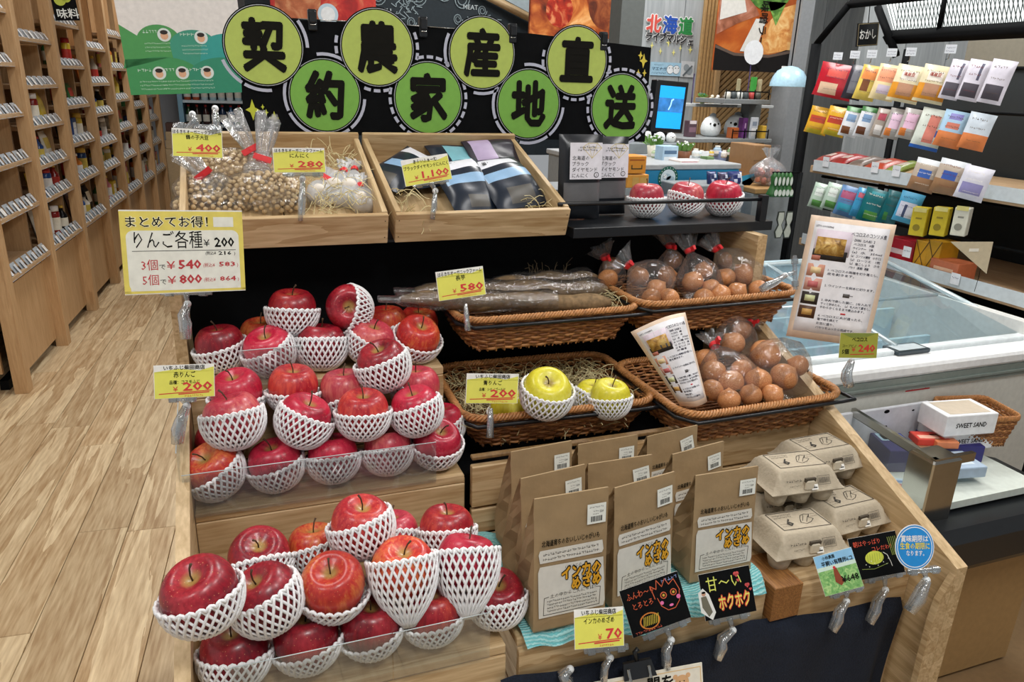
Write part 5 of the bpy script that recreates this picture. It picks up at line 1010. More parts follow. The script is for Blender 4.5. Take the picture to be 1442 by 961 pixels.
for (x, y, z, s_, st_, nk, nt, l) in [(770, 555, .949, 1.06, (-8, 34), 'deep', (4, 20), 'large yellow apple in front, tipped forward in its net'), (836, 562, .895, .9, (0, 0), 'bowl', (30, 0), 'yellow apple half hidden right behind the large one'), (859, 562, .915, .90, (4, 8), 'bowl', (0, -4), 'yellow apple with an upright stem at the right of the basket'), (718, 578, .892, .9, (0, 0), 'low', (0, 10), 'yellow apple lying behind the 200 yen card')]:
    apple(l, tuple(at(x, y, z=z)), 'y', st_, nk, nt, s_, 'yellow apples')
# ================================================================ wicker baskets on black wire holders
BW, BD, BH = .40, .285, .078
def rr_path(w, d, r, n):       # rounded rectangle, returns n points
    segs = []; cs = [(w/2-r, d/2-r, 0), (-w/2+r, d/2-r, 90), (-w/2+r, -d/2+r, 180), (w/2-r, -d/2+r, 270)]
    P = []
    for cx, cy, a0 in cs:
        for i in range(9): t = R_(a0+90*i/8); P.append((cx+r*math.cos(t), cy+r*math.sin(t)))
    P.append(P[0]); L = [0]
    for p, q in zip(P, P[1:]): L.append(L[-1]+math.hypot(q[0]-p[0], q[1]-p[1]))
    out = []; k = 0
    for i in range(n):
        s = L[-1]*i/n
        while L[k+1] < s: k += 1
        f = (s-L[k])/(L[k+1]-L[k]); p, q = P[k], P[k+1]; x, y = p[0]+(q[0]-p[0])*f, p[1]+(q[1]-p[1])*f
        dx, dy = q[0]-p[0], q[1]-p[1]; l_ = math.hypot(dx, dy); out.append((x, y, dy/l_, -dx/l_))
    return out
def at_h(f): return BW*(.84+.16*f), BD*(.80+.20*f)
weave = MB(WICK); NS = 58
for r_ in range(11):
    f = (r_+.5)/11; w, d = at_h(f); pts = []
    for i, (x, y, nx_, ny_) in enumerate(rr_path(w, d, .045, NS*3)):
        o_ = .0032*math.sin(math.pi*i/3*1.0+(math.pi if r_ % 2 else 0)); pts.append((x+nx_*o_, y+ny_*o_, .006+f*(BH-.012)+.0008*math.sin(i*.7)))
    weave.use(WICK if r_ % 3 else WICK2); weave.tube(pts, .0034, 4, closed=True)
weave.use(WICK2)
for i in range(NS):
    p0 = rr_path(*at_h(0), .045, NS)[i]; p1 = rr_path(*at_h(1), .045, NS)[i]; weave.tube([(p0[0], p0[1], .002), (p1[0], p1[1], BH)], .0018, 4, cap=False)
rim = MB(WICK2); n_ = 460; rp0 = rr_path(BW*1.01, BD*1.015, .05, n_)
for s_ in range(4):
    pts = []
    for i, (x, y, nx_, ny_) in enumerate(rp0):
        t = 2*math.pi*(i*46/n_+s_/4); pts.append((x+nx_*.0055*math.cos(t), y+ny_*.0055*math.cos(t), BH+.0045*math.sin(t)))
    rim.tube(pts, .0034, 4, closed=True)
base = MB(WICK); w, d = at_h(0)
for i in range(19): x = -w/2+.012+(w-.024)*i/18; base.tube([(x, -d/2+.006, .003), (x, d/2-.006, .003)], .0032, 4)
for i in range(16): y = -d/2+.012+(d-.024)*i/15; base.tube([(-w/2+.006, y, .006), (w/2-.006, y, .006)], .0036, 4)
bm = {}
for nm, mb_ in (('weave', weave), ('rim', rim), ('base', base)): o = mb_.build(nm); bm[nm] = o.data; bpy.data.objects.remove(o)
def basket(label, x, y, z, rz=0, rx=0, sx=1, sy=1):
    M_ = ML((x, y, z), R_(rz), R_(rx)) @ Matrix.Diagonal((sx, sy, 1, 1)); t = thing('wicker_basket', label, 'basket', M_, 'wicker baskets')
    for nm in bm: link(nm, bm[nm], t)
    h = thing('basket_holder', 'black wire holder under the '+label, 'holder', ML((x, y, z), R_(rz), R_(rx)), 'basket holders')
    a = MB(BLK2); w, d = BW*sx, BD*sy; zz = BH-.013
    pts = [(-w/2-.004, d/2, zz), (-w/2-.005, -d/2+.03, zz), (-w/2+.02, -d/2-.008, zz), (w/2-.02, -d/2-.008, zz), (w/2+.022, -d/2-.006, zz), (w/2+.022, -d/2+.02, zz), (w/2+.008, d/2, zz)]
    a.tube(pts, .0042, 6); a.build('front_wire', h)
    for xx in (-w*.3, w*.3): a = MB(BLK2); a.tube([(xx*.95, -d/2*.6, -.006), (xx*.95, d/2, -.006), (xx*.95, d/2+.03, .03), (xx*.95, d/2+.004, zz)], .003, 6); a.build('support_wire', h)
    return M_
zY = RZ-BH
BY = basket('wicker basket of yellow apples', .572, 1.348, zY, -2)
BLo = basket('lower wicker basket of bagged onions', .966, 1.255, RZ+.004-BH, 1, 0, .97, 1.05)
BYm = basket('wicker basket of long yams', .592, 1.452, 1.06-BH, 0, 0, .98, .85)
BUp = basket('upper wicker basket of bagged onions', .992, 1.445, 1.068-BH, 1, 0, 1.03, .85)
def straw(name, label, M_, w, d, z0, z1, n, seed, edge=0):
    q = random.Random(seed); a = MB(STRAW)
    for i in range(n):
        x, y = q.uniform(-w/2, w/2), q.uniform(-d/2, d/2)
        if edge and q.random() < .6: y = q.uniform(0, d/2)
        b = q.uniform(0, 6.28); L = q.uniform(.02, .06); c = q.uniform(-60, 60); z = q.uniform(z0, z1); pts = []
        for k in range(5):
            f = k/4; bb = b+c*f*L; pts.append((x, y, z+.012*math.sin(f*3+i))); x += math.cos(bb)*L/4; y += math.sin(bb)*L/4
        a.tube(pts, .0008, 3, cap=False)
    o = a.build(name, None, M_); tag(o, label, 'straw', kind='stuff'); return o
straw('wood_wool', 'pale wood wool around the yellow apples', BY, .34, .24, .02, .075, 1100, 1, 1)
straw('wood_wool', 'pale wood wool at the right end of the yam basket', BYm @ Matrix.Translation((.15, -.02, .04)), .08, .14, .0, .045, 130, 2)
# onions
UO = [[.8604, 1.476, 1.0874, .0207], [.9917, 1.545, 1.1045, .02], [.9284, 1.4658, 1.0885, .02], [.9711, 1.422, 1.0821, .0217], [1.0271, 1.4666, 1.0928, .02], [1.1252, 1.5087, 1.1035, .0217], [1.1166, 1.4279, 1.0896, .0246], [1.0615, 1.4232, 1.0864, .02], [.8694, 1.4095, 1.0746, .02], [.8753, 1.3645, 1.0649, .02], [1.0078, 1.4003, 1.0686, .02], [1.051, 1.3617, 1.0685, .02], [1.1099, 1.3616, 1.0697, .02], [.9637, 1.3615, 1.06, .02], [.8363, 1.3735, 1.0651, .02], [.8246, 1.5435, 1.0981, .02], [.7839, 1.4827, 1.0853, .02], [1.0064, 1.3611, 1.0667, .02]]
LO = [[1.0123, 1.3016, .9677, .0236], [1.06, 1.2493, .957, .029], [.9152, 1.2288, .9387, .0227], [.9313, 1.187, .9274, .0236], [.9906, 1.1772, .9294, .0246], [1.0525, 1.1733, .9335, .0256], [.8832, 1.1818, .919, .02], [.9003, 1.1468, .9106, .02], [1.1068, 1.1959, .9452, .02], [.9522, 1.1471, .9149, .02], [.9961, 1.1346, .9149, .02], [.9224, 1.2689, .9515, .02], [.9775, 1.2183, .9408, .02], [1.0629, 1.3436, .9816, .02]]
def onion_mesh():
    a = MB(ONION); n, m_ = 22, 14; loops = []
    for i in range(m_+1):
        th = math.pi*i/m_; s = math.sin(th); c = math.cos(th)
        loops.append([(max(s, .02)*(1+.015*math.cos(6*2*math.pi*j/n))*math.cos(2*math.pi*j/n), max(s, .02)*(1+.015*math.cos(6*2*math.pi*j/n))*math.sin(2*math.pi*j/n), .9*c+.22*math.exp(-(th/.22)**2)) for j in range(n)])
    a.loft(loops[::-1], True, True); return a
o = onion_mesh().build('onion_skin'); OM = o.data; bpy.data.objects.remove(o)
a = MB(C('#6b5434', .9, noise=.3)); q = random.Random(5)
for i in range(16): b = q.uniform(0, 6.28); a.tube([(0, 0, -.86), (.12*math.cos(b), .12*math.sin(b), -.98), (.2*math.cos(b+.5), .2*math.sin(b+.5), -1.02)], .02, 3)
a.sphere((0, 0, -.88), .13, 8, 5, (1, 1, .4)); o = a.build('root_tuft'); OR = o.data; bpy.data.objects.remove(o)
uq = random.Random(17)
def place_onion(rec, label, grp, d):
    x, y, z, r = rec; rm = Vector((0, 0, 1)).rotation_difference(Vector(d).normalized()).to_matrix().to_4x4()
    t = thing('onion', label, 'onion', Matrix.Translation((x, y, z)) @ rm @ Matrix.Scale(r*1.17, 4), grp); link('bulb', OM, t); link('root_tuft', OR, t)
UL = ['left bag, upper onion of the left bag', 'tall back bag, top onion', 'tall back bag, lower onion', 'middle bag, largest golden onion at the left', 'middle bag, pink onion at the upper right', 'right bag, onion just under the red tie', 'right bag, big golden onion', 'right bag, onion at its left', 'left bag, pink onion at its right', 'left bag, big pale onion at the front rim', 'middle bag, onion near the rim at the right', 'right bag, pink onion low at the rim', 'right bag, onion at the far right of the rim', 'middle bag, onion lowest on the rim', 'left bag, onion low at its left corner', 'dim bag behind, upper onion', 'dim bag behind, lower onion', 'middle bag, small onion between the bags']
for i, r in enumerate(UO): place_onion(r, 'onion in the upper basket: '+UL[i], 'onions in the upper basket', (uq.uniform(-.8, .8), uq.uniform(-.4, .9), uq.uniform(.1, 1)))
LL = ['topmost onion beside the red tie', 'largest onion, golden, at the top right', 'pale onion left with dark roots', 'onion with a root ring facing the viewer', 'onion with dark roots in the front middle', 'big brown onion in the front right', 'pinkish onion behind the rolled leaflet', 'onion low on the rim right of the leaflet', 'onion at the right side wall', 'onion low on the rim in the middle', 'onion low on the rim right of the middle', 'onion in shade at the back left', 'small onion between the upper ones', 'onion farthest back under the red tie']
for i, r in enumerate(LO):
    d = (0, 1, .3) if i == 3 else (.3, .6, .8) if i in (2, 4, 7) else (uq.uniform(-.8, .8), uq.uniform(-.4, .9), uq.uniform(.1, 1))
    place_onion(r, 'onion in the lower basket: '+LL[i], 'onions in the lower basket', d)
def tied_bag(name, label, cat, grp, cpx, tpx, hw, Y0, mat, seed, tail=.05, Yt=None, tie=True, low=1.0, flat=.8, flare=.022, waist=.009):
    c = at(*cpx, Y=Y0); T_ = at(*tpx, Y=Yt or Y0); ax = (T_-c); d = ax.length; rad = hw/FPX*(c-CAM).dot(fw); Ls = d+rad*low
    z = ax.normalized(); M_ = Matrix.Translation(T_) @ Vector((0, 0, 1)).rotation_difference(z).to_matrix().to_4x4()
    t = thing(name, label, cat, M_, grp); a = MB(mat); a.loft(gathered(Ls, rad, rad*flat, tail, seed, waist=waist, flare=flare)); a.build('film', t)
    if tie: a = MB(C('#d8232a', .45)); a.lathe([(waist*1.15, -.005), (waist*1.35, 0), (waist*1.15, .005)], 12, cap=False); a.box(-.003, -waist*2.6, -.005, .003, -waist, .005); a.build('red_tie', t)
    return t
g_ = 'bags of small onions'
tied_bag('onion_bag', 'clear onion bag with a red tie at the left of the upper basket', 'bag', g_, (912, 396), (885, 373), 36, 1.40, CLEAR, 1, .03, 1.42)
tied_bag('onion_bag', 'clear onion bag standing tall at the back of the upper basket', 'bag', g_, (946, 382), (944, 346), 24, 1.50, CLEAR, 2, .035)
tied_bag('onion_bag', 'clear onion bag in the middle of the upper basket, its neck leaning left', 'bag', g_, (987, 397), (971, 353), 32, 1.41, CLEAR, 3, .045, 1.45)
tied_bag('onion_bag', 'clear onion bag at the right of the upper basket with a flat red tie', 'bag', g_, (1040, 388), (1009, 350), 36, 1.43, CLEAR, 4, .04, 1.46)
tied_bag('onion_bag', 'dim onion bag in the shade behind the left of the upper basket', 'bag', g_, (862, 388), (852, 362), 20, 1.51, CLEAR, 5, .03)
tied_bag('onion_bag', 'clear onion bag at the back of the lower basket with a tie at the right', 'bag', g_, (1035, 480), (1056, 456), 32, 1.30, CLEAR, 6, .03, 1.34)
tied_bag('onion_bag', 'clear onion bag in the left of the lower basket tied beside the leaflet', 'bag', g_, (1026, 530), (1006, 486), 42, 1.19, CLEAR, 7, .03, 1.26)
tied_bag('onion_bag', 'large glossy onion bag at the right of the lower basket', 'bag', g_, (1095, 520), (1140, 548), 44, 1.20, CLEAR, 8, .02, 1.2, False)
# long yams in film
FILMY = film('yam_film', '#f2f3f4', .16, .08, 90, 1.0, .02)
YAM = C('#8a7150', .8, noise=.3, bump=.6, bs=90)
def yam(label, p, q, r, film_to=.8, seed=0):
    P, Q = Vector(p), Vector(q); ax = Q-P; L = ax.length; M_ = Matrix.Translation(P) @ Vector((1, 0, 0)).rotation_difference(ax.normalized()).to_matrix().to_4x4()
    t = thing('long_yam', label, 'yam', M_, 'long yams in film'); k = random.Random(seed); a = MB(YAM); n = 16
    rr_ = [r*(.35 if i == 0 else .7 if i == 1 else .95+.1*math.sin(i*1.3+seed))*(.8+.25*i/n)*(.8 if i == n-1 else .4 if i == n else 1) for i in range(n+1)]
    a.tube([(L*i/n, .004*math.sin(i*.6+seed), .003*math.sin(i*.9)) for i in range(n+1)], rr_, 14); a.build('root', t)
    a = MB(FILMY); loops = []
    for i in range(24):
        f = i/23; x = -L*.10+f*L*(film_to+.1); j_ = min(n, max(0, int((x/L)*n))); b = max(rr_[j_], r*.5)*1.13+.002+.0015*k.random()
        loops.append([(x, b*(1+.09*math.sin(5*2*math.pi*j/18+i*.9))*math.cos(2*math.pi*j/18)*(1 if i > 2 else .9), b*(1+.09*math.sin(7*2*math.pi*j/18-i*.7))*math.sin(2*math.pi*j/18)*(1 if i > 2 else .45)) for j in range(18)])
    a.loft(loops); a.build('film', t)
yam('film-wrapped long yam at the front of its basket, bare brown tip at the right', at(565, 422, Y=1.405), at(858, 427, Y=1.385), .0205, .72, 1)
yam('film-wrapped long yam in the middle, glossy at its right end', at(585, 410, Y=1.46), at(853, 409, Y=1.45), .0215, .98, 2)
yam('film-wrapped long yam at the back of the basket, with fine rootlets', at(690, 400, Y=1.52), at(840, 393, Y=1.51), .021, .95, 3)
a = MB(C('#6a5a40', .8)); q = random.Random(8)
for i in range(34):
    p = at(q.uniform(745, 800), q.uniform(385, 392), Y=1.52); b = Vector((q.uniform(-.025, .025), q.uniform(-.01, .01), q.uniform(.0, .035))); a.tube([p, p+b*.5+Vector((0, 0, .008)), p+b], .0005, 3, cap=False)
tag(a.build('yam_rootlets'), 'wiry rootlets sprouting above the back yam', 'roots', kind='stuff')
# ================================================================ the two tilted wooden crates
CW, CD_, CH = .372, .37, .062
def crate(label, x, y, z, rz=0):
    M_ = ML((x, y, z), R_(rz)) @ Matrix.Rotation(R_(19), 4, 'X'); t = thing('wooden_crate', label, 'crate', M_, 'wooden crates on the top shelf'); w = .011
    for nm, b, mt in [('front_board', (0, 0, 0, CW, w, CH), PINE), ('back_board', (0, CD_-w, 0, CW, CD_, CH+.012), PINE), ('side_board', (0, w, 0, w, CD_-w, CH+.002), PINEY), ('side_board', (CW-w, w, 0, CW, CD_-w, CH+.002), PINEY), ('base_board', (w, w, 0, CW/2-.001, CD_-w, .006), PINEY), ('base_board', (CW/2+.001, w, 0, CW-w, CD_-w, .006), PINEY)]:
        a = MB(mt); c = ((b[0]+b[3])/2, (b[1]+b[4])/2, (b[2]+b[5])/2); a.box(b[0]-c[0], b[1]-c[1], b[2]-c[2], b[3]-c[0], b[4]-c[1], b[5]-c[2], .0012); o = a.build(nm, t, ML(c))
        if nm == 'front_board':
            a = MB(C('#5a4630', .7))
            for xx in (-CW/2+.006, CW/2-.006):
                for zz in (-.018, .018): a.T = frame((xx, -w/2-.0002, zz), (1, 0, 0), (0, 0, 1)); a.disc(0, 0, .0014, 0, 8)
            a.build('nail', o)
    return M_
C1 = crate('left wooden crate holding soybeans and garlic', -.099, 1.45, 1.196)
C2 = crate('right wooden crate holding black garlic pouches', .288, 1.45, 1.196, 1)
for (x, lb) in [(-.06, 'left'), (.33, 'right')]:
    a = MB(BLACK); a.add([(x, 1.495, 1.1945), (x+.29, 1.495, 1.1945), (x+.29, 1.79, 1.1945), (x, 1.79, 1.1945), (x, 1.495, 1.2085), (x+.29, 1.495, 1.2085), (x+.29, 1.79, 1.31), (x, 1.79, 1.31)], [(0, 3, 2, 1), (4, 5, 6, 7), (0, 1, 5, 4), (1, 2, 6, 5), (2, 3, 7, 6), (3, 0, 4, 7)], False)
    tag(a.build('prop_wedge'), 'black wedge under the %s wooden crate' % lb, 'wedge')
def on(M_, x, y, h=.03):
    n = M_.to_3x3() @ Vector((0, 0, 1)); c = M_ @ Vector((0, 0, h)); r = ray(x, y); return CAM+r*((c-CAM).dot(n)/r.dot(n))
def beans(name, label, cpx, M_, h, la, lb_, hgt, ang, tiepx=None, seed=0, tail=.07, tdir=None):
    P = on(M_, *cpx, h); R3 = M_.to_3x3(); q = random.Random(seed)
    Mx = Matrix.Translation(P) @ R3.to_4x4() @ Matrix.Rotation(R_(ang), 4, 'Z'); t = thing(name, label, 'bag', Mx, 'soybean bags')
    a = MB(BEAN); N = int(330*la*lb_/.0048)
    for i in range(N):
        z = 1-2*(i+.5)/N; r = math.sqrt(1-z*z); ph = i*2.39996; x_, y_ = r*math.cos(ph), r*math.sin(ph)
        if z < -.35: continue
        j = q.uniform(.93, 1.02); a.sphere((la*x_*j, lb_*y_*j, max(-hgt*.6, hgt*z*j)), .0052*q.uniform(.85, 1.1), 7, 5, (1, 1, .92))
    o = a.build('soybeans', t); o['kind'] = 'stuff'
    a = MB(CLEAR); a.sphere((0, 0, 0), 1, 28, 16, (la+.009, lb_+.008, hgt+.008)); v = []
    for p in a.v: u = 1+.05*math.sin(p[0]*160+p[1]*90+seed)*math.sin(p[1]*140-p[2]*80); v.append((p[0]*u, p[1]*u, p[2]*u))
    a.v = v; a.build('film', t)
    if tiepx:
        T_ = on(M_, *tiepx, h+hgt*1.2); d = Vector(tdir or (0, .2, 1)).normalized(); lo = Mx.inverted() @ Matrix.Translation(T_) @ Vector((0, 0, 1)).rotation_difference(d).to_matrix().to_4x4()
        a = MB(NECK); a.loft(gathered(.05, .03, .02, tail, seed+3, waist=.007, flare=.015)); a.build('gathered_neck', t, lo)
        a = MB(C('#e0262c', .45)); a.lathe([(.0115, -.006), (.013, 0), (.0115, .006)], 12, cap=False); a.box(-.018, -.012, -.006, .018, -.009, .006); a.build('red_tape', t, lo)
beans('soybean_bag', 'bag of soybeans at the back of the left crate with a tall gathered neck', (326, 236), C1, .035, .062, .045, .030, 4, (353, 212), 1, .08, (-.55, .3, 1))
beans('soybean_bag', 'bag of soybeans lying at the left side of the left crate', (292, 266), C1, .030, .055, .038, .024, -5, (287, 246), 2, .06, (-.6, .2, .8))
beans('soybean_bag', 'largest bag of soybeans in the middle of the left crate', (372, 267), C1, .034, .075, .042, .032, 3, (369, 224), 3, .09, (.35, .3, 1))
beans('soybean_bag', 'bag of soybeans pressed along the front board at the left', (300, 288), C1, .016, .068, .026, .020, 0, None, 4)
beans('soybean_bag', 'bag of soybeans pressed along the front board in the middle', (389, 287), C1, .016, .060, .024, .020, 0, None, 5)
for i, (cx, cy, tx, ty, hw, l) in enumerate([(449, 277, 461, 254, 17, 'garlic bag with a wide red tape right behind the 280 yen card'), (472, 277, 484, 241, 22, 'garlic bag in the middle of its group, neck upright'), (495, 279, 499, 239, 23, 'garlic bag leaning on the right side board'), (513, 288, 507, 262, 18, 'garlic bag lowest at the front right corner of the left crate')]):
    P = on(C1, cx, cy, .022); T_ = on(C1, tx, ty, .045); rad = hw/FPX*1.72; ax = T_-P; z = ax.normalized()
    Mx = Matrix.Translation(T_) @ Vector((0, 0, 1)).rotation_difference(z).to_matrix().to_4x4(); t = thing('garlic_bag', l, 'bag', Mx, 'garlic bags'); Ls = ax.length+rad*.7
    a = MB(GARLM); 
    for k in range(3): c = (rad*.45*math.cos(k*2.1), rad*.4*math.sin(k*2.1), -Ls*.72+.006*k); a.sphere(c, rad*.52, 12, 8, (1, 1, .85))
    a.build('garlic_bulb', t); a = MB(GFILM); a.loft(gathered(Ls, rad, rad*.75, .025, i+30, waist=.006, flare=.014, pleat=.2, lump=.12)); a.build('film', t)
    a = MB(C('#e0262c', .45)); a.lathe([(.008, -.005), (.009, 0), (.008, .005)], 10, cap=False)
    if i == 0: a.box(-.014, -.010, -.005, .014, -.008, .006)
    a.build('red_tape', t)
straw('wood_wool', 'pale wood wool at the right of the left crate', C1 @ Matrix.Translation((.29, .19, .03)), .11, .26, 0, .035, 150, 3)
straw('wood_wool', 'pale wood wool in the right crate around the pouches', C2 @ Matrix.Translation((.33, .15, .01)), .06, .22, 0, .03, 110, 4)
straw('wood_wool', 'loose wood wool at the left corner of the right crate', C2 @ Matrix.Translation((.04, .08, .01)), .06, .14, 0, .04, 40, 6)
# black garlic pouches
PD = '#1a2534'
def gpouch(label, cpx, ang, w, h, dep, col, patches, hh=.028, rx=0, seed=0, M_=None, grp='dark pouches in the right crate', z=None):
    P = on(C2, *cpx, hh); a = pouch(w, h, dep, col, patches, nx=14, ny=18, sag=seed)
    a.v = [(x, y-h/2, z_+.010*math.sin(y*22+seed)*(.5+x/w)) for x, y, z_ in a.v]
    Mx = Matrix.Translation(P) @ C2.to_3x3().to_4x4() @ Matrix.Rotation(R_(ang), 4, 'Z') @ Matrix.Rotation(R_(rx), 4, 'X')
    o = a.build('garlic_pouch', None, Mx); tag(o, label, 'pouch', grp); return o, h, w
LB = '#8eb4d6'; LW = '#e6e8f0'; GR = '#4d4a44'
gpouch('dark pouch at the back centre with a teal and white label', (642, 221), 8, .12, .12, .03, PD, [(.3, .8, .2, .8, '#7db8c4')], .038, 8, 3)
gpouch('dark purple pouch lying across the back right with a lilac label', (700, 218), 4, .15, .12, .035, '#2a2634', [(.1, .4, .15, .9, '#b9a8c8')], .045, 12, 4)
gpouch('dark pouch pointing left, white label at its far corner', (568, 240), -52, .115, .17, .035, PD, [(.1, .9, .8, 1, LW), (.12, .9, .38, .56, LB), (.3, .7, .05, .2, GR)], .040, 10, 1)
gpouch('small dark pouch behind the 1,100 yen card', (602, 240), 6, .105, .14, .032, PD, [(.1, .9, .75, .95, LW), (.3, .7, .05, .22, GR)], .034, 8, 2)
o, h_, w_ = gpouch('dark pouch in the centre with a pale blue band and white label', (655, 262), 10, .115, .155, .036, PD, [(.08, .92, .74, .99, LW), (.08, .95, .42, .62, LB), (.35, .75, .05, .24, GR)], .046, 14, 5)
a = MB(INK); a.text('黒にんにく', -w_*.3, h_*.34, .012, w_*.55, 0, .02, shear=.1); a.build('lettering', o, ML((0, 0, .017), 0, -.05))
o, h_, w_ = gpouch('dark pouch at the right with a pale blue band, its end hanging low', (713, 257), 14, .135, .165, .038, PD, [(.1, .85, .74, .92, LW), (.08, .95, .44, .62, LB), (.3, .8, .05, .28, GR)], .048, 14, 6)
a = MB(INK); a.text('黒にんにく', -w_*.3, h_*.28, .011, w_*.5, 0, .02); a.build('lettering', o, ML((0, 0, .018), 0, -.05))
for i, (x0, x1, y1, Y, l) in enumerate([(837, 882, 193, 1.60, 'right standing black garlic pouch, partly behind the other'), (776, 851, 190, 1.55, 'left standing black garlic pouch with a white diamond label')]):
    A, B = at(x0, 300, Y=Y), at(x1, 300, Y=Y); T_ = at((x0+x1)/2, y1, Y=Y); w = (B.x-A.x)*(1.0 if i else 1.45); w = min(w, .108); h = T_.z-1.212; xc = (A.x+B.x)/2-(0 if i else .016)
    a = pouch(w, h, .05, '#1c2026', [(.06, .94, .22, .42, '#6a6a6c')], nx=14, ny=18, crimp=.03); t = a.build('garlic_pouch', None, frame((xc, Y, 1.213), (1, 0, -.0), (0, .04, 1))); tag(t, l, 'pouch', 'standing black garlic pouches')
    a = MB(C('#eceaf2', .45)); lw, lh = w*.72, h*.42; a.rect(-lw/2, -lh/2, lw/2, lh/2)
    a.use(C('#d9c88a')); d = [(0, .02), (.012, .028), (.034, .028), (.045, .018), (.022, -.004), (0, .018)]; d = [(x-.008, y+.01) for x, y in d]
    a.stroke(d, .0012, .0004); a.stroke([(-.008, .028), (.037, .028)], .001, .0004); a.stroke([(.004, .038), (.014, .006), (.026, .038)], .001, .0004)
    a.use(INK)
    for k, tx in enumerate(['北海道の', 'ブラック', 'ダイヤモンド', 'にんにく']): a.text(tx, -lw*.43, .002-k*.0125, .0092, None, .0006, .0)
    scrib(a, -lw*.2, lw*.3, lh*.36, .005, .0006); scrib(a, -lw*.25, lw*.35, lh*.28, .005, .0006); a.disc(lw*.33, -lh*.38, .006, .0006, 16); a.use(C('#eceaf2', .45)); a.disc(lw*.33, -lh*.38, .0045, .0008, 16); a.use(INK); a.text('2', lw*.31, -lh*.41, .006, z=.001)
    a.build('label', t, ML((0, h*.70, .0315), 0, R_(-2)))
# ================================================================ kraft bags of potatoes on a striped cloth
def clothmat():
    m_, n, l, b = newmat('teal_striped_cloth'); tc = n.new('ShaderNodeTexCoord'); w_ = n.new('ShaderNodeTexWave'); w_.inputs['Scale'].default_value = 62; w_.inputs['Distortion'].default_value = 3.2; w_.inputs['Detail Scale'].default_value = 3; w_.bands_direction = 'Y'
    l.new(tc.outputs['Object'], w_.inputs['Vector']); rp = n.new('ShaderNodeValToRGB'); rp.color_ramp.elements[0].position = .35; rp.color_ramp.elements[0].color = lin('#74c4c8'); rp.color_ramp.elements[1].position = .65; rp.color_ramp.elements[1].color = lin('#a8dedd'); l.new(w_.outputs['Fac'], rp.inputs[0]); l.new(rp.outputs[0], b.inputs['Base Color']); b.inputs['Roughness'].default_value = .9
    bp = n.new('ShaderNodeBump'); bp.inputs['Strength'].default_value = .7; bp.inputs['Distance'].default_value = .003; l.new(w_.outputs['Fac'], bp.inputs['Height']); l.new(bp.outputs[0], b.inputs['Normal']); return m_
a = MB(clothmat()); nx, ny = 60, 34; vs = []
for j in range(ny+1):
    for i in range(nx+1):
        u, v = i/nx, j/ny; x = .366+u*.425; yf_ = .838+.006*math.sin(u*9); y = yf_+v*(1.135-yf_); x += -.012*(1-v)*(1-u)+.008*math.sin(v*7)*(u-.5)
        z = .7065+.0022*math.sin(x*55+y*20)*math.sin(y*48)+.0015*math.sin(x*120); 
        if y < .862: z -= (.862-y)*1.15*(.4+.6*math.sin(u*11)**2)
        if u < .1: z += .005*(1-u*10)
        if u > .9: z += .012*(u-.9)*10*(1-v)
        vs.append((x, y, z))
a.add(vs, [(j*(nx+1)+i, j*(nx+1)+i+1, (j+1)*(nx+1)+i+1, (j+1)*(nx+1)+i) for j in range(ny) for i in range(nx)], True)
tag(a.build('striped_cloth'), 'crinkled teal and white cloth under the paper potato bags', 'cloth')
KW, KD, KH = .122, .066, .199
def kraft_mesh(seed):
    q = random.Random(seed); a = MB(KRAFT); NF, NS_ = 6, 4; loops = []
    lv = [0, .004, .018, .04, .065, .09, .115, .14, .16, .178, .192, KH]
    for z in lv:
        f = z/KH; yfr = -KD/2+.020*f; hd = KD*(1-.96*max(0, (f-.38)/.62)**1.0) if f > .38 else KD*(1+.12*math.sin(f*8)); yb_ = yfr+max(hd, .0025)
        ww = KW/2*(1-.02*math.sin(f*3)); gus = .020*max(0, (f-.12))*min(1, hd/.03); lp = []
        if z == 0: ww *= .96; yfr += .003
        J = lambda s: q.uniform(-s, s)
        for i in range(NF): lp.append((-ww+2*ww*i/(NF-1), yfr-(.0015 if 0 < i < NF-1 and .05 < f < .6 else 0), z))
        for i in range(1, NS_): t = i/NS_; d_ = 1-abs(2*t-1); lp.append((ww-gus*d_*1.4+J(.0065)*min(1, 4*f)*(f < .95), yfr+(yb_-yfr)*t+J(.003)*(0 < f < .9), z+J(.004)*(0 < f < .95)))
        for i in range(NF): lp.append((ww-2*ww*i/(NF-1), yb_+J(.003)*(0 < f < .9), z))
        for i in range(1, NS_): t = i/NS_; d_ = 1-abs(2*t-1); lp.append((-ww+gus*d_*1.4+J(.0065)*min(1, 4*f)*(f < .95), yb_-(yb_-yfr)*t+J(.003)*(0 < f < .9), z+J(.004)*(0 < f < .95)))
        loops.append(lp)
    a.loft(loops, True, True, True, False); return a
km = []
for s_ in range(3): o = kraft_mesh(s_).build('paper_body'); km.append(o.data); bpy.data.objects.remove(o)
